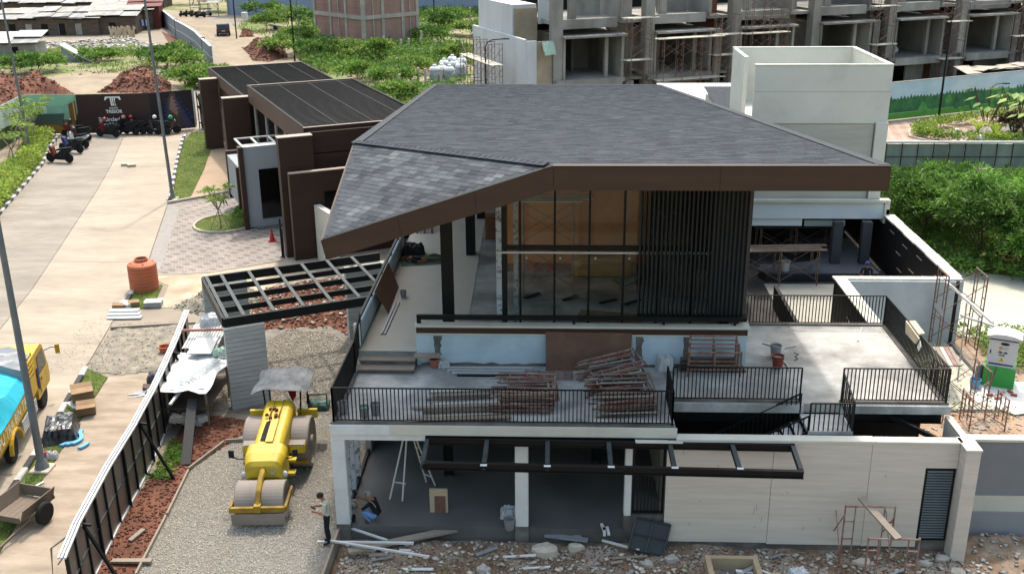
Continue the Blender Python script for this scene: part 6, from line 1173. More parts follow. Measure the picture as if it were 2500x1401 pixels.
# ================================================================ black car on the dirt path
sv=thing('parked_suv','black sport utility car parked on the dirt path, seen from behind','car',(0,0,0)); m_cb=mk('car_black','14161a',.25,.03,spec=.7)
prof=[(-2.2,.45),(2.2,.45),(2.25,.95),(1.1,1.05),(.5,1.6),(-1.9,1.68),(-2.25,1.1)]
MB().add([(-.9,y,z) for y,z in prof]+[(.9,y,z) for y,z in prof],[tuple(range(6,-1,-1)),tuple(range(7,14))]+[(i,(i+1)%7,7+(i+1)%7,7+i) for i in range(7)]).build('body',m_cb,sv)
MB().slab([(-.75,-2.21,1.15),(.75,-2.21,1.15),(.68,-2.0,1.58),(-.68,-2.0,1.58)],(0,-.02,0)).build('rear_window',m_dglass,sv)
for s_ in (-1,1):
    MB().slab([(s_*.905,-1.7,1.1),(s_*.905,.8,1.1),(s_*.905,.45,1.52),(s_*.905,-1.6,1.56)],(s_*.01,0,0)).build('side_window',m_dglass,sv); MB().box(s_*.72,-2.26,.85,s_*.88,-2.22,1.1).build('tail_light',m_red,sv)
    for y in (-1.35,1.4): w_=MB().lathe([(.2,-.1),(.33,-.11),(.36,0),(.33,.11),(.2,.1)],(s_*.84,y,.36),18,'X').build('wheel',m_rub_,sv); MB().lathe([(.03,-.1),(.2,-.09),(.2,.09),(.03,.1)],(s_*.85,y,.36),12,'X').build('rim',m_drum,w_)
MB().box(-.25,-2.27,.7,.25,-2.235,.84).build('number_plate',m_wht,sv); MB().box(-.85,-2.3,.45,.85,-2.2,.6).build('bumper',m_rub_,sv)
p=G(546,86); place(sv,(p.x,p.y,.02),R(18))
# ================================================================ people
m_skin=mk('skin','8a5a40',.6,.06,8,bump=.03); m_hair=mk('hair','0f0d0c',.7,.1,20,bump=.3)
def cloth(n,c,c2=None): return mk('cloth_'+n,c,.9,.08,6,c2,4,.4,.5,bump=.25,bsc=18)
def figure(name,label,nodes,edges,mats,loc,rz=0,root='pelvis'):
    """nodes: name->(pos,radius or (rx,ry)); edges: (a,b,material key). One continuous skinned body."""
    nm=list(nodes); me=bpy.data.meshes.new(name); me.from_pydata([nodes[k][0] for k in nm],[(nm.index(a),nm.index(b)) for a,b,_ in edges],[]); o=bpy.data.objects.new(name,me); COL.objects.link(o)
    md=o.modifiers.new('skin','SKIN'); md.branch_smoothing=.3; md.use_smooth_shade=True
    for i,k in enumerate(nm):
        r_=nodes[k][1]; s_=me.skin_vertices[0].data[i]; s_.radius=(r_,r_) if not isinstance(r_,tuple) else r_; s_.use_root=(k==root)
    o.modifiers.new('sub','SUBSURF').levels=2; o.modifiers['sub'].render_levels=2
    dg=bpy.context.evaluated_depsgraph_get(); dg.update(); m2=bpy.data.meshes.new_from_object(o.evaluated_get(dg)); o.modifiers.clear(); o.data=m2
    keys=sorted(set(e[2] for e in edges)); m2.materials.clear()
    for k in keys: m2.materials.append(mats[k])
    seg=[(Vector(nodes[a][0]),Vector(nodes[b][0]),keys.index(k)) for a,b,k in edges]
    for f in m2.polygons:
        c=f.center; best=1e9
        for a,b,k in seg:
            ab=b-a; t_=max(0,min(1,(c-a).dot(ab)/(ab.length_squared+1e-9))); d=(c-a-ab*t_).length
            if d<best: best=d; f.material_index=k
        f.use_smooth=True
    o.location=loc; o.rotation_euler=(0,0,rz); WL[o.name]=Vector((0,0,0)); return tag(o,label,'person')
def hand(nodes,edges,pre,wrist,d,side,key='skin'):
    """palm and five short fingers; d pointing direction, side = thumb side"""
    d=Vector(d).normalized(); sd=Vector(side).normalized(); w_=Vector(nodes[wrist][0]); nodes[pre+'palm']=(w_+d*.07,(.036,.02)); edges.append((wrist,pre+'palm',key))
    for i,(o_,l) in enumerate(((-.027,.06),(-.009,.075),(.009,.08),(.027,.07))):
        b=w_+d*.1+sd*o_; m_=b+d*l*.5+Vector((0,0,-.008)); e=m_+d*l*.4+Vector((0,0,-.025)); nodes[pre+'a%d'%i]=(b,.010); nodes[pre+'b%d'%i]=(m_,.009); nodes[pre+'c%d'%i]=(e,.008); edges+= [(pre+'palm',pre+'a%d'%i,key),(pre+'a%d'%i,pre+'b%d'%i,key),(pre+'b%d'%i,pre+'c%d'%i,key)]
    t1=w_+d*.05+sd*.045; nodes[pre+'t0']=(t1,.011); nodes[pre+'t1']=(t1+d*.035+sd*.012,.009); edges+=[(pre+'palm',pre+'t0',key),(pre+'t0',pre+'t1',key)]
def head_bits(o,c,r_,fwd,capmat,cap=False,down=0):
    """hair or cap shell, nose, ears as children; c head centre in local coordinates, fwd unit vector"""
    f=Vector(fwd).normalized(); m=MB(); n=16; upv=(Vector((0,0,1))-f*Vector((0,0,1)).dot(f)); upv.normalize(); sd=f.cross(upv)
    vs=[];fs=[]
    rows=8
    for j in range(rows+1):
        a=math.pi*.62*j/rows
        for i in range(n):
            b=2*math.pi*i/n; dirv=upv*math.cos(a)+(f*math.cos(b)*.98+sd*math.sin(b)*.86)*math.sin(a)
            lim=1.0 if math.cos(b)<.35 else max(0,1-(a-.9)/.3) if a>.9 else 1
            vs.append(c+dirv*r_*(1.10 if lim>0.5 else .9))
    for j in range(rows): fs+=[(j*n+i,j*n+(i+1)%n,(j+1)*n+(i+1)%n,(j+1)*n+i) for i in range(n)]
    m.add(vs,fs)
    if cap:
        pk=c+upv*r_*.35+f*r_*.9; m.slab([pk-sd*r_*.7,pk+sd*r_*.7,pk+sd*r_*.5+f*r_*.7,pk-sd*r_*.5+f*r_*.7],upv*.012)
    m.build('cap' if cap else 'hair',capmat,o,smooth=True)
    q=MB(); nb=c+f*r_*.93-upv*r_*.12; q.add([nb+upv*.03,nb-sd*.014-upv*.012,nb+sd*.014-upv*.012,nb+f*.022-upv*.008],[(0,3,1),(0,2,3),(1,3,2)])
    for s_ in (-1,1): e=c+sd*s_*r_*.9-upv*.01; q.obox(e,(.02,.03,.05))
    q.build('ears_and_nose',m_skin,o)
    e=MB()
    for s_ in (-1,1): p=c+f*r_*.9+sd*s_*r_*.36+upv*.008; e.obox(p,(.022,.022,.012))
    p=c+f*r_*.88-upv*r_*.5; e.obox(p,(.03,.03,.008)); e.build('eyes_and_mouth',m_hair,o)
# standing man looking at a phone, facing -x
N_={'pelvis':((0,0,.92),(.135,.11)),'waist':((.0,0,1.06),(.135,.11)),'chest':((.0,0,1.26),(.155,.115)),'upper':((-.03,0,1.38),(.11,.1)),'neck':((-.07,0,1.45),.05),'head':((-.13,0,1.55),.085),'crown':((-.155,0,1.6),.07),
'lsh':((-.02,-.18,1.36),.062),'lel':((-.04,-.24,1.1),.05),'lwr':((-.24,-.15,1.13),.034),'rsh':((-.02,.18,1.36),.062),'rel':((-.04,.24,1.1),.05),'rwr':((-.22,.12,1.18),.034),
'lhip':((0,-.09,.86),.095),'lkn':((-.02,-.1,.48),.068),'lan':((.02,-.1,.09),.045),'lto':((-.15,-.12,.04),.042),'rhip':((0,.09,.86),.095),'rkn':((-.03,.1,.48),.068),'ran':((.03,.1,.09),.045),'rto':((-.14,.12,.04),.042)}
E_=[('pelvis','waist','shirt'),('waist','chest','shirt'),('chest','upper','shirt'),('upper','neck','skin'),('neck','head','skin'),('head','crown','skin'),('upper','lsh','shirt'),('lsh','lel','shirt'),('lel','lwr','skin'),('upper','rsh','shirt'),('rsh','rel','shirt'),('rel','rwr','skin'),('pelvis','lhip','pants'),('lhip','lkn','pants'),('lkn','lan','pants'),('lan','lto','shoe'),('pelvis','rhip','pants'),('rhip','rkn','pants'),('rkn','ran','pants'),('ran','rto','shoe')]
hand(N_,E_,'l','lwr',(-1,.25,.1),(0,.3,1)); hand(N_,E_,'r','rwr',(-1,-.2,0),(0,-.3,1))
shoe=mk('shoe','1b1816',.7,.1,6)
pm_=g2(803,1327)
o=figure('person','standing man in pale grey shirt and black trousers looking down at a phone','',[],[],(0,0,0)) if False else figure('person','standing man in pale grey shirt and black trousers looking down at a phone',N_,E_,{'shirt':cloth('grey','a3a297','8e8d83'),'pants':cloth('black','16181d'),'skin':m_skin,'shoe':shoe},(pm_[0],pm_[1],.015),R(6))
head_bits(o,Vector((-.14,0,1.565)),.1,(-.8,0,-.6),m_hair)
ph=thing('phone','black phone held in the hands of the standing man','phone',(0,0,0)); MB().obox((0,0,0),(.015,.075,.15),0,0,R(-55)).build('case',m_rub_,ph); MB().obox((.008,0,.006),(.004,.066,.135),0,0,R(-55)).build('screen',m_dglass,ph); a=Matrix.Translation((pm_[0],pm_[1],.015))@Matrix.Rotation(R(6),4,'Z')@Vector((-.36,-.02,1.2)); place(ph,a,R(6))
# squatting man seen from behind-left
N_={'pelvis':((.12,0,.2),(.15,.14)),'waist':((.1,0,.36),(.14,.12)),'chest':((.0,0,.58),(.165,.13)),'upper':((-.08,0,.7),(.11,.1)),'neck':((-.13,0,.78),.052),'head':((-.18,0,.88),.088),'crown':((-.2,0,.93),.075),
'lsh':((-.08,-.19,.68),.062),'lel':((-.28,-.24,.5),.05),'lwr':((-.48,-.14,.6),.034),'rsh':((-.08,.19,.68),.062),'rel':((-.3,.22,.52),.05),'rwr':((-.5,.12,.62),.034),
'lhip':((.04,-.12,.24),.1),'lkn':((-.34,-.2,.44),.075),'lan':((-.08,-.16,.1),.05),'lto':((-.26,-.18,.05),.043),'rhip':((.04,.12,.24),.1),'rkn':((-.34,.2,.44),.075),'ran':((-.08,.16,.1),.05),'rto':((-.26,.18,.05),.043)}
hand_e=[(a,b,k) for a,b,k in E_ if a[1:] not in ('palm',) and not (a[0] in 'lr' and (a[1:2] in 'abct' and a[1:3] not in('an',)) and a not in('lan','ran')) and 'palm' not in b]
E2_=[('pelvis','waist','shirt'),('waist','chest','shirt'),('chest','upper','shirt'),('upper','neck','skin'),('neck','head','skin'),('head','crown','skin'),('upper','lsh','shirt'),('lsh','lel','shirt'),('lel','lwr','skin'),('upper','rsh','shirt'),('rsh','rel','shirt'),('rel','rwr','skin'),('pelvis','lhip','pants'),('lhip','lkn','pants'),('lkn','lan','pants'),('lan','lto','shoe'),('pelvis','rhip','pants'),('rhip','rkn','pants'),('rkn','ran','pants'),('ran','rto','shoe')]
hand(N_,E2_,'l','lwr',(-1,.2,.3),(0,.3,1)); hand(N_,E2_,'r','rwr',(-1,-.2,.3),(0,-.3,1))
c=G(917,1274,.06)
o=figure('person','squatting worker in black shirt, blue jeans and grey cap beside the white column',N_,E2_,{'shirt':cloth('blk2','121316'),'pants':cloth('jeans','5f7ea6','4c6a90'),'skin':m_skin,'shoe':mk('shoe_grey','3f3c38',.7,.1,6)},(c.x,c.y,.062),R(-22))
head_bits(o,Vector((-.19,0,.89)),.1,(-1,0,.1),mk('grey_cap','77766f',.9,.1,6),True); MB().path([(-.12,-.1,.76),(.02,-.12,.72),(.12,-.12,.6)],.012,5).build('strap',mk('grey_strap','8a8880',.8),o)
# man lying on a green mat in the corridor
c=G(1030,640,3.865)
mt=MB().box(-.9,-.5,0,.95,.6,.012).build('mat',mk('green_mat','3f5248',.8,.1,2,bump=.1),None); mt.location=(c.x+.05,c.y+.1,3.866); mt.rotation_euler=(0,0,R(12)); tag(mt,'flat green mat under the lying man in the corridor','mat')
N_={'pelvis':((.1,0,.13),(.14,.1)),'waist':((-.08,0,.13),(.135,.1)),'chest':((-.28,0,.14),(.16,.11)),'upper':((-.42,0,.14),(.11,.09)),'neck':((-.5,0,.14),.05),'head':((-.6,0,.14),.088),'crown':((-.66,0,.14),.075),
'lsh':((-.4,-.18,.12),.06),'lel':((-.2,-.3,.08),.048),'lwr':((.02,-.24,.08),.034),'rsh':((-.4,.18,.14),.06),'rel':((-.55,.34,.1),.048),'rwr':((-.72,.2,.12),.034),
'lhip':((.16,-.09,.12),.09),'lkn':((.55,-.12,.12),.068),'lan':((.92,-.12,.07),.045),'lto':((.98,-.14,.2),.04),'rhip':((.16,.09,.12),.09),'rkn':((.52,.14,.2),.068),'ran':((.9,.1,.07),.045),'rto':((.97,.12,.2),.04)}
E3_=[e for e in E2_ if len(e[0])>2 and 'palm' not in e[1] and 'palm' not in e[0]]; E3_=[e for e in E3_ if e[0] in N_ and e[1] in N_]
hand(N_,E3_,'l','lwr',(1,.1,0),(0,1,.2)); hand(N_,E3_,'r','rwr',(-1,-.3,0),(0,-1,.2))
o=figure('person','man in dark clothes lying on a green mat in the corridor',N_,E3_,{'shirt':cloth('dk3','1c1d20'),'pants':cloth('olive','4c4a3c'),'skin':m_skin,'shoe':shoe},(c.x,c.y+.1,3.88),R(10)); head_bits(o,Vector((-.61,0,.145)),.1,(-.1,-.2,1),m_hair)
# worker in the court, only cap and shoulders show above the wall
c=Vector((13.6,42.6,.05))
N2={k:v for k,v in {'pelvis':((0,0,.9),(.135,.11)),'waist':((0,0,1.06),(.135,.11)),'chest':((0,0,1.26),(.155,.115)),'upper':((0,0,1.38),(.11,.1)),'neck':((0,.0,1.46),.05),'head':((0,-.02,1.57),.088),'crown':((0,-.02,1.63),.075),'lsh':((-.18,0,1.37),.06),'lel':((-.24,-.05,1.1),.048),'lwr':((-.2,-.2,.95),.034),'rsh':((.18,0,1.37),.06),'rel':((.24,-.05,1.1),.048),'rwr':((.2,-.2,.95),.034),'lhip':((-.09,0,.85),.093),'lkn':((-.1,-.03,.47),.068),'lan':((-.1,.02,.09),.045),'lto':((-.11,-.14,.04),.042),'rhip':((.09,0,.85),.093),'rkn':((.1,-.03,.47),.068),'ran':((.1,.02,.09),.045),'rto':((.11,-.14,.04),.042)}.items()}
E4=[e for e in E2_ if e[0] in N2 and e[1] in N2]; hand(N2,E4,'l','lwr',(.1,-1,-.3),(1,0,.2)); hand(N2,E4,'r','rwr',(-.1,-1,-.3),(-1,0,.2))
c=GY(2113,690,43.5); hz=1.0
o=figure('person','worker in dark clothes and blue cap standing in the sunken court',N2,E4,{'shirt':cloth('dk5','1e2026'),'pants':cloth('grey5','3f4045'),'skin':m_skin,'shoe':shoe},(c.x,43.5,.85),R(170)); head_bits(o,Vector((0,-.02,1.58)),.1,(0,-1,0),mk('blue_cap','1f2f7a',.8,.1,6),True)
st_=thing('work_stand','small dark steel work stand in the sunken court','stand',(c.x,43.5,.05)); MB().box(c.x-.5,43.1,.8,c.x+.5,43.9,.85).build('top',m_steel,st_)
for sx in (-.45,.45):
    for sy in (-.35,.35): MB().tube((c.x+sx,43.5+sy,.05),(c.x+sx,43.5+sy,.8),.03,6).build('leg',m_steel,st_)
# ================================================================ site clutter
def solo(mb,name,label,cat,mat,loc,group=None,smooth=False):
    o=mb.build(name,mat,None,loc=loc,smooth=smooth); return tag(o,label,cat,group)
m_or=mk('tank_orange','a65a3a',.6,.08,1.5,'996650',2,.6,.55,bump=.08); m_alu=mk('alu_profile','8d9194',.45,.12,5,bump=.05,metal=.4); m_card=mk('cardboard','8c7459',.9,.1,3,'766048',2,.5,.5,bump=.15); m_wb=mk('white_bag','b6b8b8',.6,.1,6,'93969a',4,.5,.5,bump=.4,bsc=10); m_ltw=mk('white_board','bcbcb8',.7,.06,2,bump=.05)
ZS=3.43
# ---- orange water tank
c=G(354,707); t=thing('water_tank','dented orange plastic water tank standing beside the road','tank',(c.x,c.y,.02)); pr=[(.55,0),(.66,.03),(.67,.08)]
for k in range(7): z=.12+k*.2; pr+=[(.67,z),(.645,z+.02),(.645,z+.04),(.67,z+.06)]
pr+=[(.67,1.5),(.64,1.56),(.5,1.66),(.3,1.72)]
MB().lathe(pr,(c.x,c.y,.02),32).build('shell',m_or,t,smooth=False); nk=MB().lathe([(.3,1.72),(.31,1.73),(.31,1.86),(.27,1.86),(.26,1.76),(.02,1.76)],(c.x,c.y,.02),24).build('neck',m_or,t); MB().lathe([(.02,1.765),(.25,1.766),(.25,1.77),(.02,1.77)],(c.x,c.y,.02),20).build('opening',m_dark,nk)
for a in range(4): MB().lathe([(.02,1.58),(.07,1.58),(.06,1.68),(.02,1.68)],(c.x+.48*math.cos(a*1.57+.5),c.y+.48*math.sin(a*1.57+.5),.02),10).build('boss',m_or,t)
t.scale=(1,1,.84)
# ---- traffic cone, lamp posts
c=G(665,590); t=thing('traffic_cone','red traffic cone on the paved driveway','cone',(c.x,c.y,.02)); MB().box(c.x-.2,c.y-.2,.02,c.x+.2,c.y+.2,.06).build('base',mk('cone_red','a02a20',.6,.06),t); MB().lathe([(.15,.06),(.03,.72),(.02,.73)],(c.x,c.y,.02),16).build('cone_body',MATS['cone_red'],t)
m_pole=mk('pole_grey','6b6f72',.5,.08,2,'595d60',1.5,.5,.5,bump=.04,metal=.3)
def pole(label,px,h,r_,mat,lean=(0,0),arm=None,plinth=True):
    c=G(*px); t=thing('lamp_post',label,'lamp post',(c.x,c.y,0)); b=Vector((c.x,c.y,0)); top=b+Vector((lean[0],lean[1],h))
    MB().tube(b,top,r_,10,r_*.6).build('shaft',mat,t)
    if plinth: MB().bbox(c.x-.32,c.y-.32,-.02,c.x+.32,c.y+.32,.12,.03).build('plinth',m_kc,t); MB().tube(b+Vector((0,0,.12)),b+Vector((0,0,.4)),r_*1.9,8,r_*1.1).build('foot',mat,t)
    if arm:
        d=Vector((arm[0],arm[1],0)); q=[top+Vector((0,0,-.05)),top+d*.1+Vector((0,0,.35)),top+d*.4+Vector((0,0,.55)),top+d+Vector((0,0,.6))]; MB().path(q,r_*.55,7).build('arm',mat,t); MB().obox(q[-1]+d.normalized()*.25,(.6,.2,.09),math.atan2(d.y,d.x)).build('lamp_head',mat,t)
pole('thick grey steel lamp post on the near grass verge by the cart',(104,1148),11,.13,m_pole,arm=(-1.2,-.3)); pole('grey steel lamp post at the corner of the paved driveway',(422,488),13,.11,m_pole,(-.25,0),arm=(-1.2,.3)); pole('grey steel lamp post standing in the left hedge',(75,378),13,.11,m_pole,(-.3,0),arm=(1.2,.3),plinth=False)
pole('tall black lamp post with curved arm before the tree hoarding',(2290,300),8.2,.1,m_steel,arm=(-1.2,-.4),plinth=False); pole('black lamp post with curved arm before the white gable wall',(1188,305),GY(1192,100,G(1188,305).y).z-.5,.09,m_steel,arm=(1.4,.3),plinth=False); pole('small black lamp post behind the broad leaved plants',(2412,278),2.0,.06,m_steel,arm=(.9,0),plinth=False); pole('black lamp post beside the bush on the dirt path',(720,150),13,.1,m_steel,plinth=False); pole('slim grey pole beside the black lamp post at the dirt path',(735,151),14,.07,m_pole,plinth=False); pole('black lamp post on the dirt path near the parked car',(578,95),13,.1,m_steel,plinth=False); pole('black lamp post in the scrub before the blue wall',(1061,70),14,.1,m_steel,plinth=False)
# ---- items on the verge beside the truck
bx=[((205,985),.75,.55,.5,.5,'open cardboard carton on its side on the verge'),((212,1012),.65,.35,.28,.4,'flat cardboard carton lying before the open one'),((190,1000),.4,.3,.12,.9,'crushed pale packing beside the cartons')]
for px,a,b,h,rz,lab in bx:
    c=G(*px); t=thing('carton',lab,'box',(c.x,c.y,.06)); M=Matrix.Translation((c.x,c.y,.06))@Matrix.Rotation(rz,4,'Z'); mt=m_card if h>.2 else m_wb; MB(M).box(-a/2,-b/2,0,a/2,b/2,h).build('body',mt,t)
    for s_ in (-1,1): MB(M).slab([(-a/2,s_*b/2,h),(a/2,s_*b/2,h),(a/2,s_*(b/2+.2),h+.08),(-a/2,s_*(b/2+.2),h+.08)],(0,0,.01)).build('flap',mt,t)
def cover(label,px,sx,sy,h,mat,rz,seed,z=.05,name='covered_heap',cat='tarp'):
    c=G(*px); n=16; r_=np.random.default_rng(seed); vs=[]
    for j in range(n+1):
        for i in range(n+1):
            x=(i/n-.5)*2; y=(j/n-.5)*2; e=max(abs(x),abs(y)); zz=h*min(1,(1-e)*5)*(.8+.35*float(vnoise(np.array([x*2.5+seed]),np.array([y*2.5]),seed)[0])); vs.append((x*sx/2+r_.normal()*.015,y*sy/2+r_.normal()*.015,zz+r_.normal()*.012*(e<.95)))
    fs=[(j*(n+1)+i,j*(n+1)+i+1,(j+1)*(n+1)+i+1,(j+1)*(n+1)+i) for j in range(n) for i in range(n)]
    M=Matrix.Translation((c.x,c.y,z))@Matrix.Rotation(rz,4,'Z'); o=MB(M).add(vs,fs).build(name,mat,None,loc=(c.x,c.y,z)); return tag(o,label,cat)
m_bt=mk('black_tarp','14171b',.3,.2,3,'5d6670',2.6,.8,.6,bump=.5,bsc=8,spec=.6)
cover('black plastic sheet over a heap on the verge beside the truck',(150,1065),1.15,1.5,.55,m_bt,.35,3)
m_blu=mk('blue_foam','5a9cc4',.6,.08,3,bump=.05)
for k,px in enumerate(((168,1078),(182,1076),(196,1074),(212,1084))):
    c=G(*px); m=MB(); pts=[(c.x-.05+.13*math.sin(i*.6),c.y-.45+.125*i) for i in range(9 if k<3 else 4)]
    m.prism([(x-.07,y) for x,y in pts]+[(x+.07,y) for x,y in pts[::-1]],.055,.13); tag(m.build('foam_piece',m_blu,None,loc=(c.x,c.y,.05)),('first wavy blue foam piece next to the black sheet','second wavy blue foam piece on the pavement edge','third wavy blue foam piece on the pavement edge','short blue foam piece lying across the pavement')[k],'foam','blue foam pieces on the pavement')
for k,(px,mt) in enumerate((((118,1118),mk('pink_bag','a0606c',.6,.1,4)),((128,1120),m_wb))): cover(('crumpled pink bag at the foot of the near lamp post','crumpled white bag at the foot of the near lamp post')[k],px,.35,.3,.2,mt,.2,k+9,name='crumpled_bag',cat='bag')
c=G(55,1215); solo(MB().tube((c.x-.3,c.y-.4,.1),(c.x+.35,c.y+.7,.14),.05,8),'grey_pipe','short grey pipe lying by the cart on the verge','pipe',m_alu,(c.x,c.y,.05))
c=G(345,965); t=thing('white_scraps','torn white paper and brown rag lying by the fence','scraps',(c.x,c.y,.03)); MB().slab([(c.x-.5,c.y-.1,.05),(c.x+.1,c.y-.05,.06),(c.x+.3,c.y+.2,.2),(c.x-.2,c.y+.1,.08)],(0,0,.01)).slab([(c.x-.4,c.y-.35,.04),(c.x+.2,c.y-.1,.05),(c.x+.15,c.y+.0,.06)],(0,0,.01)).build('paper',m_wb,t); MB().obox((c.x+.15,c.y+.3,.15),(.35,.3,.2),.4,.2,.3).build('rag',m_brown,t)
c=G(372,915); cover('dark grey bag lying against the fence',(378,930),.5,.7,.3,mk('dark_bag','3a3a3e',.5,.2,4,'77787c',3,.6,.6,bump=.4),.2,31,name='dark_bag',cat='bag')
# ---- boards and blocks by the water tank
for k in range(3): c=G(305,778-k*5); solo(MB().obox((c.x,c.y,.07+.07*k),(1.5-.1*k,.32,.06),R(4)),'white_board',('lowest white board of the stack by the kerb end','middle white board of the stack by the kerb end','topmost white board of the stack by the kerb end')[k],'board',m_ltw,(c.x,c.y,.03),'white boards by the kerb end')
for k,(px,mt,rz) in enumerate((((290,757),m_card,.3),((308,753),m_ltw,-.4),((327,750),m_card,.5))): c=G(*px); solo(MB().obox((c.x,c.y,.2),(.5,.3,.22),rz,.15,.1),'foam_block',('brown carton tilted on the kerb end','white foam block between two brown cartons','brown carton on the grass by the kerb end')[k],'box',mt,(c.x,c.y,.03))
c=G(376,748); t=thing('white_crate','flat white crate with grey sides beside the tank','crate',(c.x,c.y,.02)); MB().obox((c.x,c.y,.14),(.75,.5,.24),R(8)).build('sides',m_alu,t); MB().obox((c.x,c.y,.275),(.78,.53,.03),R(8)).build('lid',m_ltw,t)
for k,px in enumerate(((307,406),(322,408))): c=G(*px); solo(MB().obox((c.x,c.y,.12),(.55,.4,.18),R(10+15*k)),'kerb_stone',('concrete block lying alone on the right lane','second concrete block lying beside the first on the road')[k],'block',m_kc,(c.x,c.y,.03))
c=G(272,798); solo(MB().bar((c.x+.1,c.y-.3,.09),(c.x+3.6,c.y+.35,.09),.14,.1),'screed_board','long timber screed board at the edge of the wet concrete','board',m_wood,(c.x,c.y,.03))
# ---- stall under white sheets by the gate pier
t=thing('sheeted_stall','timber workbench roofed with white printed sheets beside the fence','stall',(-13.0,35.5,0))
for x,y in ((-13.6,34.4),(-12.3,34.6),(-13.7,36.9),(-12.3,37.0)): MB().bar((x,y,0),(x,y,1.5),.07,.07).build('post',m_wood,t)
n=10; vs=[(-14.05+2.0*i/n+.05*math.sin(j),33.9+3.3*j/n+.05*math.sin(i*2),1.66+.05*math.sin(i*1.1+j*.8)-.05*abs(i-5)/5) for j in range(n+1) for i in range(n+1)]
fs=[(j*(n+1)+i,j*(n+1)+i+1,(j+1)*(n+1)+i+1,(j+1)*(n+1)+i) for j in range(n) for i in range(n)]; MB().add(vs,fs).add([(x,y,z-.02) for x,y,z in vs],[f[::-1] for f in fs]).build('white_sheet',mk('printed_sheet','c2c4c4',.6,.05,2,'a9adae',1.5,.5,.55,bump=.3,bsc=5),t)
rt=rtext(t,'Gymnasium',(.15,-1.2,1.78),.5,(0,0,R(72)),mk('print_grey','7c8688',.7)); 
MB().bar((-14.1,34.05,1.6),(-12.2,34.25,1.6),.1,.08).build('front_bar',m_ltw,t); MB().bar((-13.0,34.2,1.55),(-13.15,33.5,1.35),.09,.07).build('bar_end',m_ltw,t)
for k in range(12): MB().slab([(-14.0+.11*k,37.3,1.75),(-13.9+.11*k,37.3,1.78),(-13.9+.11*k,38.9,2.1),(-14.0+.11*k,38.9,2.07)],(0,0,.02)).build('corrugation',m_ltw,t)
MB().slab([(-13.6,36.7,1.82),(-12.7,36.7,1.82),(-12.8,38.0,1.95),(-13.6,38.0,1.95)],(0,0,.03)).build('white_panel',m_ltw,t); MB().bar((-14.2,38.0,2.2),(-12.1,38.2,2.2),.08,.08).build('red_bar',mk('faded_red','95695e',.8,.1,3),t)
lb_=MB()
for dx in (0,.35): lb_.bar((-12.5+dx,38.4,2.2),(-12.1+dx,36.6,1.0),.05,.05)
for k in range(4): lb_.bar((-12.45+.09*k,38.1-.42*k,2.02-.28*k),(-12.1+.09*k,38.1-.42*k,2.02-.28*k),.04,.04)
lb_.build('ladder',m_wood,t); MB().box(-13.9,34.3,.75,-12.2,37.0,.8).build('bench_top',m_shw,t); cover('folded white plastic on top of the stall roof',(465,770),.9,.9,.3,m_wb,.3,12,z=1.95,name='plastic_heap',cat='plastic')
o=bpy.data.objects['plastic_heap']; o.location=(-13.2,37.0,2.05)
for k in range(9): MB().obox((-13.6+random.random()*1.2,33.9+random.random()*1.2,.15+random.random()*.5),(.35,.25,.2),random.random()*3,random.random()*.4).build('stored_block',(m_ltw,m_palerub,m_shw)[k%3],t)
solo(MB().bar((-12.35,31.9,1.3),(-11.95,29.6,.06),.32,.05),'dark_ramp_board','dark board leaning from the stall down to the red soil','board',mk('dark_board','2a2b2c',.7,.1,3),(-12.2,31.5,0))
cover('pale green bag lying on the stall beside the pier',(505,870),.5,.4,.2,mk('mint_bag','8fae9a',.7,.15,5,'b6b9b6',4,.6,.5,bump=.3),.4,17,z=1.7,name='green_bag',cat='bag'); bpy.data.objects['green_bag'].location=(-12.25,34.8,1.72)
solo(MB().lathe([(.17,0),(.2,.02),(.24,.28),(.25,.3),(.22,.3),(.18,.04),(.02,.04)],(*g2(404,862),.02),16),'terracotta_pot','terracotta coloured basin outside the fence','pot',m_or,(*g2(404,862),.02))
t=[o for o in bpy.data.objects if o.name.startswith('sheeted_stall')][0]; t.location=(-12.78,33.35,0)
# timber kerb boards round the gravel, planks on the ground
for a,b,lab in (((-11.15,31.1),(-11.75,29.3),'timber edging board between red soil and gravel'),((-11.72,29.2),(-11.5,26.6),'long timber edging board along the gravel'),((-11.5,26.5),(-11.3,23.6),'timber edging board by the fence end'),((-11.1,31.2),(-9.9,31.4),'short timber edging board before the roller')): solo(MB().bar((*a,.07),(*b,.07),.06,.14),'edging_board',lab,'board',m_wood,(*a,0))
solo(MB().bar((*g2(275,1377),.12),(*g2(372,1377),.12),.16,.06),'timber_plank','timber plank laid across the gravel edge by the fence brace','plank',m_wood,(*g2(320,1377),.05)); solo(MB().bar((*g2(318,1328),.12),(*g2(352,1300),.12),.14,.06),'timber_plank','short timber plank on the red soil','plank',m_wood,(*g2(335,1315),.05))
pk=[((850,1345),(1115,1290),.26,.07,.22,m_wood,'wide weathered plank crossing the rubble before the entrance'),((775,1322),(1010,1325),.07,.06,.3,m_ltw,'white batten lying level before the plank'),((800,1318),(1048,1358),.06,.05,.36,m_ltw,'long thin white batten crossing over the plank'),((855,1288),(945,1318),.07,.05,.25,m_ltw,'white batten leaning from the column foot'),((1330,1305),(1435,1318),.2,.04,.14,m_alu,'grey panel strip in the rubble at the hall entrance'),((1470,1318),(1560,1342),.06,.05,.16,m_ltw,'white batten by the dark framed panel'),((975,1342),(1003,1344),.07,.05,.16,m_ltw,'short white offcut on the rubble'),((1385,1290),(1415,1312),.18,.03,.14,m_alu,'loose grey sheet on the entrance step')]
for a,b,w_,h_,z,mt,lab in pk: z=z-.30; p,q=G(*a,z),G(*b,z); solo(MB().bar(p,q,w_,h_),'loose_plank',lab,'plank',mt,((p+q)/2).xy.to_3d())
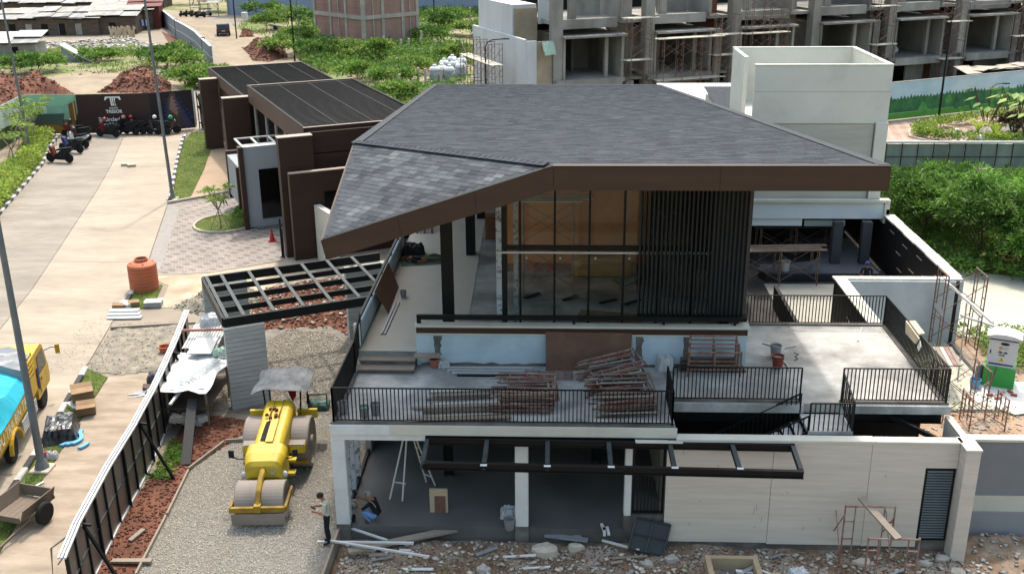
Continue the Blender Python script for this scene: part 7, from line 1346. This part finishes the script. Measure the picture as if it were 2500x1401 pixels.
for k,px in enumerate(((1475,1300),(1484,1298),(1472,1290))): c=G(*px,.07); solo(MB().obox((c.x,c.y,.11),(.08,.35,.08),.1*k),'timber_offcut','small timber offcut on the hall entrance floor','offcut',m_ltw,(c.x,c.y,.06),'offcuts at the hall entrance')
# dark framed panel leaning by the window
a,b,c_,d=GY(1540,1250,25.9),GY(1626,1268,25.9),GY(1607,1340,25.4),GY(1522,1320,25.4); a=Vector((2.4,25.95,.62)); b=Vector((3.38,25.93,.42)); c_=Vector((3.15,25.5,-.33)); d=Vector((2.17,25.52,-.12))
t=thing('framed_panel','dark square panel with four panes leaning against the sill','panel',(2.7,25.6,0)); nn=(b-a).cross(d-a).normalized(); nn=-nn if nn.y>0 else nn
MB().slab([a,b,c_,d],nn*.03).build('sheet',mk('panel_dark','2c3033',.6,.1,2,bump=.05),t)
for p,q in ((a,b),(b,c_),(c_,d),(d,a),((a+b)/2,(c_+d)/2),((a+d)/2,(b+c_)/2)): MB().bar(p+nn*.05,q+nn*.05,.045,.045).build('frame_bar',m_steelg,t)
# cardboard panel, trestle, bucket inside the hall
c=G(1072,1250,.06); t=thing('standing_carton','pale carton panel with a brown inner sheet standing in the hall','carton',(c.x,c.y,.06)); MB().box(c.x-.27,c.y,.06,c.x+.27,c.y+.06,.85).build('panel',mk('pale_carton','a8977f',.8,.06,2),t); MB().box(c.x-.12,c.y-.03,.06,c.x+.2,c.y-.002,.62).build('inner_sheet',m_plyb,t)
c=G(1000,1200,.06); t=thing('trestle_ladder','pale folding trestle ladder standing open in the hall','ladder',(c.x,c.y,.06)); ap=Vector((c.x+.0,c.y+.3,2.2))
for dx,dy in ((-.55,-.45),(-.15,-.55),(.45,.6),(.75,.4)): MB().tube(ap+Vector((dx*.1,0,0)),(c.x+dx,c.y+dy,.06),.028,6).build('leg',m_ltw,t)
MB().bar((c.x-.42,c.y-.25,.55),(c.x-.05,c.y-.35,.55),.03,.03).build('rung',m_ltw,t)
for k in range(5): MB().bar(Vector((c.x+.45,c.y+.6,.06)).lerp(ap,.15+.16*k),Vector((c.x+.75,c.y+.4,.06)).lerp(ap,.15+.16*k),.03,.03).build('rung',m_ltw,t)
def bucket(lab,p,mat,s_=1.0,full=None):
    t=thing('bucket',lab,'bucket',p); MB().lathe([(.11*s_,0),(.12*s_,.01),(.155*s_,.3*s_),(.16*s_,.31*s_),(.14*s_,.31*s_),(.11*s_,.03),(.01,.03)],p,14).build('body',mat,t); MB().path([(p[0]-.15*s_,p[1],p[2]+.3*s_),(p[0]-.08*s_,p[1]-.1*s_,p[2]+.2*s_),(p[0]+.08*s_,p[1]-.1*s_,p[2]+.2*s_),(p[0]+.15*s_,p[1],p[2]+.3*s_)],.006,4).build('handle',m_steel,t)
    if full: MB().lathe([(.01,.24*s_),(.14*s_,.24*s_),(.14*s_,.25*s_),(.01,.25*s_)],p,12).build('contents',full,t)
m_bkt=mk('bucket_grey','77787a',.6,.12,5); m_bktw=mk('bucket_white','a9aaa6',.6,.1,5); m_bktr=mk('bucket_red','6e3028',.6,.12,5)
bucket('grey mortar bucket at the foot of the middle white column',G(1244,1290,.06),m_bkt,1.1,m_rough); cover('crumpled white sack behind the bucket at the middle column',(1243,1262),.5,.35,.25,m_wb,.1,41,z=.06,name='cement_sack',cat='sack'); bucket('small black tin beside the white corner column',G(862,1272,.06),m_rub_,.6); bucket('white tin standing at the foot of the side studs',G(863,1235,.06),m_bktw,.6)
bucket('grey bucket at the left end of the front terrace',G(838,1005,ZS),m_bkt,1.0); bucket('grey bucket with a green lid inside the front railing',G(890,1015,ZS),m_bkt,1.0,mk('green_lid','3f7a4e',.6)); bucket('shallow grey bucket beside the one with the green lid',G(917,1008,ZS),m_bkt,1.0,m_rough); bucket('mud spattered red bucket on the side terrace',G(1898,895,ZS),m_bktr,1.25,m_slurry); bucket('grey bucket with a stick behind the red one',G(1893,868,ZS),m_bkt,1.2,m_slurry); bucket('small glass jar on the corridor floor by the boards',G(985,725,3.87),m_bkt,.8)
c=G(1898,868,ZS); solo(MB().tube((c.x-.55,c.y-.2,ZS+.5),(c.x+.05,c.y,ZS+.25),.02,6),'mixing_stick','dark mixing stick leaning from the grey bucket','stick',m_rub_,(c.x,c.y,ZS))
p0=G(1928,905,ZS-.03); solo(MB().path([p0,p0+Vector((-.0,.4,.02)),p0+Vector((-.1,.9,.02)),p0+Vector((-.05,1.4,.02)),p0+Vector((.2,1.8,.02)),p0+Vector((.6,1.95,.02))],.025,6),'water_hose','pale hose curving over the side terrace','hose',m_bktw,p0); p1=G(2103,800,ZS-.02);p2=G(2095,832,ZS-.02); solo(MB().tube(p1,p2,.03,6),'white_pipe','white pipe lying on the sunlit side terrace','pipe',m_ltw,p2)
c=G(1938,880,ZS-.04); solo(MB().path([c,c+Vector((.15,.1,.02)),c+Vector((.1,.3,.02)),c+Vector((.25,.45,.02)),c+Vector((.12,.6,.02))],.012,5),'black_cable','short black cable lying beside the hose','cable',m_rub_,c)
# plant pot, bag, profiles along the blue wall
c=G(1061,895,3.39); t=thing('flower_pot','terracotta flower pot with soil beside the steps','pot',c); MB().lathe([(.11,0),(.12,.01),(.17,.24),(.19,.24),(.19,.29),(.16,.29),(.15,.22),(.01,.22)],c,16).build('pot',mk('terracotta','9a5f50',.8,.08,4),t); MB().lathe([(.01,.225),(.15,.225),(.15,.24),(.01,.25)],c,14).build('soil',m_dark,t)
cover('crumpled white plastic beside the flower pot',(1083,893),.35,.3,.2,m_wb,.3,51,z=3.39,name='plastic_scrap',cat='plastic'); bpy.data.objects['plastic_scrap'].location=G(1083,893,3.39); cover('white plastic sack slumped against the blue wall',(1622,895),.5,.45,.45,m_wb,.2,52,z=3.39,name='plastic_sack',cat='sack'); bpy.data.objects['plastic_sack'].location=G(1622,900,3.39)
solo(MB().bar(G(1012,868,3.9),G(1074,868,3.9),.3,.05),'step_plank','pale plank jutting out beside the top step','plank',m_wood,G(1040,870,3.6))
for k in range(7):
    p,q=G(1080+k*6,897+k*3.2,3.41),G(1300+k*3,899+k*3.2,3.41); solo(MB().bar(p,q,.06,.05),'steel_profile',('white','grey')[k%2]+' metal profile stacked along the blue wall' if k<6 else 'black box section lying before the metal profiles','profile',(m_ltw,m_alu)[k%2] if k<6 else m_steel,p,'metal profiles along the blue wall')
# brown board leaning on the blue wall
solo(MB().slab([(-.24,30.19,4.6),(2.45,30.21,4.57),(2.42,29.98,3.39),(-.22,29.96,3.39)],(0,-.02,0)),'leaning_board','large brown board leaning against the blue wall','board',m_plyb,(1.1,30.0,3.39))
# ---- scaffold frames stacked flat on the terrace: one frame mesh, every frame a thing
fm=MB(); r_=.029
for y in (-.6,.6): fm.tube((-.85,y,0),(.85,y,0),r_,6)
fm.tube((.83,-.6,0),(.83,.6,0),r_,6)
for y in (-.32,.32): fm.tube((-.55,y,0),(.83,y,0),r_*.8,5)
for x in (-.5,0,.5): fm.tube((x,-.6,0),(x,-.32,0),r_*.7,5); fm.tube((x,.32,0),(x,.6,0),r_*.7,5)
fmesh=[]
for mt in (m_scafr,m_scaf,mk('scaffold_grey','8d8880',.7,.2,6,'8f8a82',3,.6,.5,bump=.15)):
    me=bpy.data.meshes.new('scaffold_frame'); me.from_pydata([tuple(v) for v in fm.v],[],fm.f); me.materials.append(mt); fmesh.append(me)
ORD=['lowest','second','third','fourth','fifth','sixth','seventh','eighth','ninth','tenth','eleventh','twelfth','thirteenth','topmost']
def pile(cx,cy,z,n,rz,grp,lab,dz=.062,mix=(0,0,1,2),jx=.16,jr=.09,sx=1.0,tilt=0):
    for k in range(n):
        o=bpy.data.objects.new('stacked_scaffold',fmesh[random.choice(mix)]); COL.objects.link(o); o.location=(cx+random.uniform(-jx,jx),cy+random.uniform(-.07,.07),z+.025+k*dz); o.rotation_euler=(random.uniform(-.01,.02),random.uniform(-.015,.015)-tilt*k/n,rz+random.uniform(-jr,jr)); o.scale=(sx,1,1)
        tag(o,'%s scaffold frame from the bottom of the %s'%(ORD[k],lab),'scaffold frame',grp)
pile(-.85,27.5,3.4,12,R(2),'scaffold frames in the left stack','left terrace stack',mix=(0,0,0,1,2)); pile(1.95,27.4,3.4,13,R(6),'scaffold frames in the front right stack','front stack beside the gap',mix=(0,1,2,2,1)); pile(1.75,28.75,3.4,13,R(11),'scaffold frames in the tilted stack','tilted stack before the brown board',mix=(0,1,2,2,0),tilt=.16)
t=thing('red_mesh_panel','rusty red welded mesh panel lying flat behind the frame stacks','mesh panel',G(1340,920,3.4)); c=G(1340,918,3.4)
for k in range(7): MB().tube((c.x-.75,c.y-.3+.1*k,3.44),(c.x+.75,c.y-.3+.1*k,3.44),.014,5).build('bar',m_scafr,t)
for k in range(8): MB().tube((c.x-.7+.2*k,c.y-.35,3.465),(c.x-.7+.2*k,c.y+.35,3.465),.012,5).build('bar',m_scafr,t)
for k in range(8):
    a,b=G(1000+random.uniform(-10,60),955+k*10,3.43+.04*(k%3)),G(1190+random.uniform(0,70),950+k*9.5,3.43+.04*(k%3)); solo(MB().bar(a,b,.14+.05*(k%2),.03),'timber_plank',('pale','grey','dark weathered')[k%3]+' timber plank in the heap left of the frame stacks','plank',(m_plk,m_wood,m_shw)[k%3],a,'planks beside the frame stacks')
# trestle frames standing stacked before the wall end
for k in range(5):
    y=29.55+.09*k; z=3.39+.1*k; t=thing('work_trestle','%s spattered trestle frame in the stack against the blue wall end'%('foremost','second','third','fourth','rearmost')[k],'trestle',(5.0,y,3.39),'trestle frames at the wall end'); x0,x1=4.15+.02*k,5.75-.03*k
    [MB().tube((xx,y,z+.02),(xx,y,z+.85),.028,6).build('leg',(m_scaf,fmesh[2].materials[0])[k%2],t) for xx in (x0,x1)]; MB().tube((x0,y,z+.83),(x1,y,z+.83),.028,6).tube((x0,y,z+.25),(x1,y,z+.25),.025,6).tube(((x0+x1)/2,y,z+.25),((x0+x1)/2,y,z+.83),.024,6).build('rail',(m_scafr,m_scaf)[k%2],t)
for k in range(4): solo(MB().box(3.95,29.9,3.4+.13*k,6.0-.1*k,30.05,3.46+.13*k),'trestle_board','dark board stacked behind the trestle frames','board',m_shw,(5,29.9,3.4),'boards behind the trestles')
# ---- corridor and hall interior
t=thing('ply_sheet','brown plywood sheet leaning on the corridor wall','board',(-5.9,34,3.86)); MB().slab([(-6.13,33.3,4.75),(-6.13,36.4,4.78),(-5.75,36.2,3.87),(-5.72,33.5,3.87)],(.02,0,0)).build('sheet',m_plyb,t)
for k in range(5): solo(MB().bar((-5.9+.16*k,43.0,UF+.02),(-6.0+.16*k,44.6,UF+1.3+.1*(k%2)),.12,.03),'leaning_plank',('dark','pale')[k%2]+' plank leaning at the far end of the corridor','plank',(m_shw,m_wood)[k%2],(-5.6,43.5,UF),'planks at the corridor end')
for k in range(2): solo(MB().bar((-5.65+.1*k,31.6,UF+.04),(-5.6+.1*k,34.6,UF+.04),.06,.05),'corridor_profile','metal profile lying beside the leaning plywood','profile',m_alu,(-5.6,32,UF),'profiles in the corridor')
cover('dark heap of bags behind the lying man',(1012,610),.9,.7,.45,m_rub_,.1,61,z=3.87,name='dark_heap',cat='bags'); bpy.data.objects['dark_heap'].location=G(1010,622,3.87)
for k,(px,rz) in enumerate((((1298,722),.75),((1392,728),.8),((1485,736),.6),((1545,738),.7))): c=G(*px,UF+.03); solo(MB().obox((c.x,c.y,UF+.05),(.75,.14,.04),rz),'black_strip',('first','second','third','fourth')[k]+' black strip on the hall floor counting from the perforated post','strip',m_rub_,(c.x,c.y,UF),'black strips on the hall floor')
for k,px in enumerate(((1303,657),(1347,657))): c=G(*px,UF); bucket(('red paint tin left before the orange boards','red paint tin right before the orange boards')[k],Vector((c.x,c.y-.2,UF)),mk('tin_red','8a2a2c',.5,.1,8),1.15)
c=G(1470,668,UF); t=thing('yellow_reflection','rounded yellow solid standing in for a truck reflected in the glass','reflection',(c.x,c.y,UF)); Mx=Matrix.Translation((c.x,c.y-.2,UF)); o=loft([(-.35,.95,.05,.55,.25),(-.2,1.1,.02,.75,.3),(.35,1.1,.02,.8,.3),(.5,.9,.1,.6,.25)]); o.T=None; o.v=[tuple(Mx@Vector(v)) for v in o.v]; o.build('body',mk('reflection_yellow','7d6020',.5,.1,2,bump=.05),t); MB(Mx).slab([(-.45,-.3,.62),(.45,-.3,.62),(.5,.2,.84),(-.5,.2,.84)],(0,0,.02)).build('top_plate',m_shw,t)  # solid added inside the hall to imitate a yellow truck's reflection in the glass
solo(MB().slab([(2.2,37.4,UF+.01),(3.4,37.4,UF+.01),(3.3,36.2,UF+.5),(2.5,36.2,UF+.05)],(0,0,.03)),'green_reflection','dark green sheet behind the louvres standing in for a green reflection','sheet',mk('dark_green_reflection','1f4a40',.6,.15,2),(2.8,36.8,UF))  # added sheet imitates the green seen beside the reflected truck
solo(MB().obox((1.9,33.2,UF+.04),(2.2,1.1,.03),R(-14)),'floor_board','pale plywood board lying on the hall floor','board',mk('floor_ply','6f6450',.7,.12,2),(1.9,33.2,UF))
scaffold('rusty scaffold tower inside the glass hall before the orange boards',Matrix.Translation((-1.1,35.6,UF)),2,1,planks=((2,0),),mat=m_scaf)
# court scaffolds
for k,(x,y,rz,lv,by) in enumerate(((8.9,47.0,R(4),1,2),(10.5,51.0,R(3),1,2))): scaffold(('low scaffold with planks before the tiled platform','low scaffold with planks deep in the shaded court')[k],Matrix.Translation((x,y,.03))@Matrix.Rotation(rz,4,'Z'),lv,by,planks=((1,0),),pmat=m_shw)
bucket('pale bucket on the curved tiled platform',Vector((11.15,48.2,.47)),m_bktw,1.6)
# ---- right-hand side: scaffolds, cabinet, sheet with bricks
def SM(px,rz,z=0): c=G(*px,z); return Matrix.Translation((c.x,c.y,z))@Matrix.Rotation(rz,4,'Z')
scaffold('two lift rusty scaffold leaning on the blue grey court wall',SM((2290,870),R(0)),2,1,1.2,1.5,planks=(),mat=m_scaf,braces=True); scaffold('single lift scaffold beside the transformer cabinet',SM((2300,1030),R(5)),1,1,1.2,1.5,1.9,planks=(),mat=m_scafr); scaffold('low red scaffold frame behind the grey boundary wall',SM((2365,1052),R(0)),1,1,.9,1.2,1.2,planks=(),mat=m_scafr)
scaffold('lone scaffold against the travertine wall',Matrix.Translation((8.05,25.25,GD+.02))@Matrix.Rotation(R(90),4,'Z')@Matrix.Rotation(R(-90),4,'Z')@Matrix.Translation((0,0,0))@Matrix.Rotation(R(90),4,'Z')@Matrix.Translation((.0,-1.35,0)),1,1,1.35,.95,1.9,r=.026,planks=(),mat=m_scafr,braces=True)
solo(MB().bar((8.55,25.6,1.6),(9.2,24.2,1.2),.22,.05),'ramp_plank','weathered plank sloping down between two scaffold frames','plank',m_wood,(9.3,24.6,1.4))
scaffold('low scaffold frame set before the lone one near the pit',Matrix.Translation((8.45,24.3,GD+.02))@Matrix.Rotation(R(90),4,'Z')@Matrix.Translation((.0,-1.35,0)),1,0,1.35,.9,1.5,r=.026,planks=(),mat=m_scafr,braces=False)
for k in range(5): a,b=G(2275+k*11,848,1.3),G(2300+k*11,893,1.3); solo(MB().bar(a,b,.14,.05),'deck_plank',('pale','grey','pale','red edged','grey')[k]+' plank on the scaffold deck outside the terrace rail','plank',(m_plk,m_wood,m_plk,m_scafr,m_wood)[k],a,'planks outside the terrace rail')
solo(MB().tube(GY(2312,690,40.0),GY(2424,788,37.0),.06,8),'long_white_pole','long white pole tied across the scaffold tops','pole',m_ltw,GY(2312,690,40.0)); solo(MB().tube(GY(2345,770,40),GY(2440,800,38.5),.05,8),'thin_white_pole','second white pole lower on the scaffold','pole',m_ltw,GY(2345,770,40)); solo(MB().tube(GY(2360,740,38.5),(15.3,36.6,.1),.03,6),'raking_pole','thin pole slanting from the scaffold to the ground','pole',m_wood,(15.3,36.6,0))
c=(11.42,31.2,4.5); t=thing('foam_roll','torn beige foam roll hung over the terrace railing','foam',c); MB().slab([(11.32,30.4,4.46),(11.5,30.4,4.5),(11.52,31.4,4.52),(11.33,31.4,4.5)],(0,0,.07)).build('roll',mk('beige_foam','a89a80',.9,.2,3,'c4bba8',2,.6,.5,bump=.5,bsc=10),t); MB().slab([(11.3,30.2,4.46),(11.33,31.6,4.5),(11.3,31.4,4.15),(11.28,30.4,4.2)],(-.04,0,0)).build('torn_side',MATS['beige_foam'],t); solo(MB().slab([(11.28,29.95,4.3),(11.3,30.15,4.42),(11.26,30.2,4.2),(11.24,30.0,4.12)],(-.02,0,0)),'white_tag','small white card hanging below the foam roll','card',m_ltw,(11.3,30,4.2))
t=thing('transformer_cabinet','white electrical cabinet with curved lid on a bright green plinth','cabinet',(0,0,0)); m_cabw=mk('cabinet_white','b9bab8',.45,.03,2,bump=.02); m_grn=mk('plinth_green','3f9a48',.7,.08,2,'37863f',2,.5,.5,bump=.1); m_nav=mk('navy_print','1f2a5c',.5,.02)
MB().bbox(-.55,-.4,0,.55,.4,.85,.02).build('plinth',m_grn,t); bo=MB().bbox(-.5,-.33,.85,.5,.33,2.0,.015).build('box',m_cabw,t)
lid=[(-.6,2.0),(-.6,2.06),(-.3,2.14),(0,2.17),(.3,2.14),(.6,2.06),(.6,2.0)]; MB().add([(x,-.42,z) for x,z in lid]+[(x,.42,z) for x,z in lid],[tuple(range(7)),tuple(range(13,6,-1))]+[(i,7+i,7+(i+1)%7,(i+1)%7) for i in range(7)]).build('lid',m_cabw,t)
MB().box(-.48,-.338,1.9,.48,-.331,1.94).build('print',m_nav,bo); MB().box(-.42,-.338,.93,.42,-.331,.99).build('print',m_nav,bo); MB().lathe([(.001,0),(.09,0),(.09,.006),(.001,.006)],(0,0,0),16,'Y').build('print',mk('print_black','17181a',.5),bo); q=bo.children[-1]; q.location=(.05,-.34,1.78); q.scale=(1.7,1,.65)
MB().slab([(-.13,-.331,1.55),(-.03,-.331,1.55),(-.03,-.331,1.66),(-.13,-.331,1.66)],(0,-.006,0)).build('print',mk('print_gold','b58f2a',.5),bo); rtext(bo,'PLN',(.0,-.338,1.57),.1,(R(90),0,0),mk('print_lgrey','9aa0a2',.6),.001); rtext(bo,'PG - GA',(-.13,-.338,1.41),.085,(R(90),0,0),MATS['print_black'],.001); rtext(bo,'PT SDP',(-.1,-.338,1.31),.06,(R(90),0,0),MATS['print_black'],.001); rtext(bo,'SIEMENS',(-.02,-.347,1.765),.045,(R(90),0,0),m_cabw,.001) if False else None
MB().slab([(-.1,-.331,1.08),(.1,-.331,1.08),(0,-.331,1.25)],(0,-.006,0)).build('warning_sign',mk('print_yellow','c2a92c',.5),bo); MB().slab([(-.012,-.338,1.11),(.012,-.338,1.11),(.02,-.338,1.19),(-.005,-.338,1.19)],(0,-.003,0)).build('bolt',MATS['print_black'],bo); MB().box(-.42,-.345,1.35,-.39,-.331,1.5).build('handle',m_steel,bo)
MB().slab([(.5,-.1,1.6),(.5,.12,1.6),(.5,.12,1.7),(.5,-.1,1.7)],(.006,0,0)).build('print',MATS['print_black'],bo)
place(t,(16.75,36.5,0),R(-24)); solo(MB().tube((16.1,35.7,0),(16.4,36.0,.95),.03,6),'prop_stick','brown stick leaning on the green cabinet plinth','stick',m_shw,(16.1,35.7,0)); bucket('blue water jug beside the cabinet plinth',Vector((15.75,36.1,0)),mk('jug_blue','5a86a8',.3,.05),1.3); solo(MB().slab([(15.75,36.3,0),(16.15,36.5,0),(16.2,36.6,.8),(15.85,36.4,.8)],(0,.03,0)),'grey_sheet','grey sheet leaning on the cabinet plinth','sheet',m_bkt,(16,36.4,0))
sp=[g2(*p) for p in ((2360,945),(2430,938),(2500,935),(2540,960),(2500,990),(2440,998),(2385,985))]
t=thing('dust_sheet','crumpled white sheet spread on the ground by the cabinet','sheet',(16.5,34.5,.02)); MB().prism(sp,.02,.06).build('sheet',m_ltw,t); MB().prism([(x+.3,y-.6) for x,y in sp[3:6]]+[(sp[4][0]-1.2,sp[4][1]-.3)],.065,.09).build('sheet_fold',m_ltw,t)
m_rb=mk('red_brick','8a4a3c',.85,.1,6,bump=.2)
for k,px in enumerate(((2416,966),(2446,962),(2466,958),(2475,966),(2435,974))): c=G(*px,.06); solo(MB().obox((c.x,c.y,.1),(.22,.11,.07),k*.9),'red_brick','red brick weighing down the white dust sheet','brick',m_rb,(c.x,c.y,.06),'bricks on the dust sheet')
# ---- foreground pit, bag, boulders
t=thing('concrete_pit','square concrete pit box with a dark drain lid inside','pit',(5.05,24.0,0)); m_pit=mk('pit_concrete','97866c',.9,.12,2,bump=.25)
px0=[G(1700,1358,.35),G(1800,1358,.35)]
x0,x1,y0,y1=4.25,5.7,23.6,25.0
for q in ((x0,y0,x1,y0+.15),(x0,y1-.15,x1,y1),(x0,y0+.151,x0+.15,y1-.151),(x1-.15,y0+.151,x1,y1-.151)): MB().box(q[0],q[1],GD-.1,q[2],q[3],GD+.42).build('side',m_pit,t)
MB().box(x0+.15,y0+.15,GD-.1,x1-.15,y1-.15,GD+.05).build('bottom',m_rough,t); MB().lathe([(.01,.06),(.38,.06),(.42,.12),(.01,.16)],(5.0,23.9,GD),20).build('drain_lid',m_rub_,t); solo(MB().obox((6.05,23.9,GD+.3),(.5,.9,.06),.2),'pit_slab','pale slab laid beside the concrete pit','slab',m_pit,(6.05,23.6,.1))
cover('crumpled white bag among the rubble before the travertine wall',(1952,1388),.55,.4,.28,m_wb,.3,71,z=GD+.02,name='rubble_bag',cat='bag'); cover('white plastic sheet under the rubble by the pit',(1575,1395),.8,.25,.12,m_ltw,.1,72,z=GD+.02,name='plastic_strip',cat='plastic')
st1=[((1330,1340),.9,'long pale boulder of broken mortar before the entrance'),((1405,1332),.5,'pale boulder right of the long one'),((2105,1372),.55,'pale boulder between the two scaffold frames'),((2300,1360),.45,'greenish grey boulder at the gate foot'),((2260,1372),.4,'dark grey boulder before the louvre gate'),((1640,1360),.45,'pinkish boulder left of the pit'),((1580,1372),.4,'grey boulder before the framed panel'),((2400,1285),.4,'flat grey stone at the foot of the boundary wall'),((2340,1395),.5,'pale boulder at the corner pillar foot'),((1180,1385),.4,'grey boulder in the front rubble'),((960,1392),.35,'mossy stone in the front rubble near the gravel edge')]
for px,s_,lab in st1:
    c=G(*px,GD+.1); n=9; m=MB(); pts=[(math.cos(a)*s_*.5*random.uniform(.8,1.2),math.sin(a)*s_*.32*random.uniform(.8,1.2)) for a in np.linspace(0,6.28,n+1)[:-1]]
    m.add([(c.x+x,c.y+y,GD-.05) for x,y in pts]+[(c.x+x*.92,c.y+y*.92,GD+.04+s_*.14+random.uniform(-.04,.04)) for x,y in pts]+[(c.x+x*.45,c.y+y*.5,GD+.05+s_*.22+random.uniform(-.03,.05)) for x,y in pts],[(i,(i+1)%n,n+(i+1)%n,n+i) for i in range(n)]+[(n+i,n+(i+1)%n,2*n+(i+1)%n,2*n+i) for i in range(n)]+[tuple(range(2*n,3*n))]); solo(m,'boulder',lab,'boulder',m_palerub if 'pale' in lab else m_rub,(c.x,c.y,0))
P=scatter([(-5.9,23.6),(-2.5,23.3),(-2.5,24.6),(-5.5,24.6)],14); C=np.stack([P[:,0],P[:,1],np.full(len(P),GD+.1)],1); a_,b_=clumps(C,.14,16,.7); tag(leafmesh('moss_weeds',a_,b_,.1,.04,lm_bri),'small green weeds in the rubble near the gravel edge','weeds',kind='stuff')
P=scatter([(-12.9,28.6),(-12.2,28.6),(-12.2,30.6),(-12.9,31.2)],70); C=np.stack([P[:,0],P[:,1],rng.uniform(.02,.1,70)],1); a_,b_=clumps(C,.1,16,.8); tag(leafmesh('fence_weeds',a_,b_,.14,.05,lm_mid),'green weeds at the foot of the steel fence','weeds',kind='stuff')
for k in range(14):
    x=random.uniform(-5.2,9.5); y=random.uniform(24.1,25.7); L=random.uniform(.3,1.1); a=random.uniform(-.6,.6); z=float(zfd(np.array([x]),np.array([y]))[0])+.06
    solo(MB().obox((x,y,z),(L,random.uniform(.05,.16),.03),a,random.uniform(-.1,.1),random.uniform(-.12,.12)),'scrap_board',('pale','grey','brown')[k%3]+' scrap board lying in the rubble before the facade','board',(m_ltw,m_alu,m_wood)[k%3],(x,y,z),'scrap boards in the front rubble')
# ---- jumbo bags and fence posts in the scrub
m_jb=mk('wrapped_bag','6f7778',.3,.15,2,'8f9698',2,.6,.5,bump=.3); m_jt=mk('bag_top','c4c6c6',.6,.06,3,bump=.3)
for k,px in enumerate(((1062,205),(1080,202),(1098,205),(1085,188),(1110,190),(1125,196),(1128,182),(1105,178))):
    c=G(*px); t=thing('bulk_bag','tall wrapped bulk bag with a white top among the scrub','bag',(c.x,c.y,0),'wrapped bulk bags'); MB().lathe([(.45,0),(.55,.1),(.58,.7),(.55,1.35)],(c.x,c.y,0),12).build('body',m_jb,t,smooth=True); MB().lathe([(.56,1.35),(.58,1.5),(.4,1.75),(.15,1.85),(.2,1.98),(.03,1.95)],(c.x,c.y,0),12).build('top',m_jt,t,smooth=True)
for k,px in enumerate(((888,140),(912,140),(938,135),(980,130),(995,135),(1030,120),(1063,130),(1065,95),(970,240),(1010,235),(1022,215),(1040,225),(1075,210),(1108,60),(1148,55))):
    c=G(*px); solo(MB().bbox(c.x-.12,c.y-.12,0,c.x+.12,c.y+.12,1.7+.3*(k%3),.02),'concrete_post','leaning bare concrete post standing in the scrub' if k%4==0 else 'bare concrete post standing in the scrub','post',m_palerub,(c.x,c.y,0),'concrete posts in the scrub').rotation_euler=(0,R(7) if k%4==0 else 0,0)
c=G(600,70); solo(MB().box(c.x-.4,c.y-.4,1.4,c.x+.4,c.y+.4,2.4),'white_block','white block standing on the small red soil heap','block',m_ltw,(c.x,c.y,1.4))
for k in range(6):
    c=G(860+k*34+random.uniform(-8,8),128+random.uniform(-6,8)); solo(MB().bar((c.x-1.2,c.y,.3),(c.x+1.2,c.y+.5,.7),.15,.08),'scrap_timber','grey scrap timber lying before the brick shell house','timber',m_wood,(c.x,c.y,.2),'scrap timber by the brick house')
c=G(672,84); t=thing('barrow','small two wheeled barrow on the pale sand heap','barrow',(c.x,c.y,.6)); MB().obox((c.x,c.y,1.15),(1.6,.9,.4),.5,.0,.25).build('tray',m_wood,t)
for s_ in (-1,1): MB().lathe([(.1,-.05),(.3,-.05),(.3,.05),(.1,.05)],(c.x+.2,c.y+s_*.5,.95),12,'Y').build('wheel',m_rub_,t)
c=G(640,55)
for k in range(3):
    c=G(480+k*22,30+k*5); t=thing('market_stall','small %s stall by the far path beyond the curved wall'%('white','brown','grey')[k],'stall',(c.x,c.y,0)); MB().box(c.x-1,c.y-.6,.8,c.x+1,c.y+.6,.95).build('table',(m_ltw,m_shw,m_bkt)[k],t)
    for sx in (-.9,.9): MB().box(c.x+sx-.05,c.y-.5,0,c.x+sx+.05,c.y-.4,2.2).build('post',m_wood,t)
    MB().slab([(c.x-1.2,c.y-.8,2.2),(c.x+1.2,c.y-.8,2.2),(c.x+1.2,c.y+.8,2.5),(c.x-1.2,c.y+.8,2.5)],(0,0,.05)).build('roof',(m_tin,m_shw,m_tin2)[k],t)
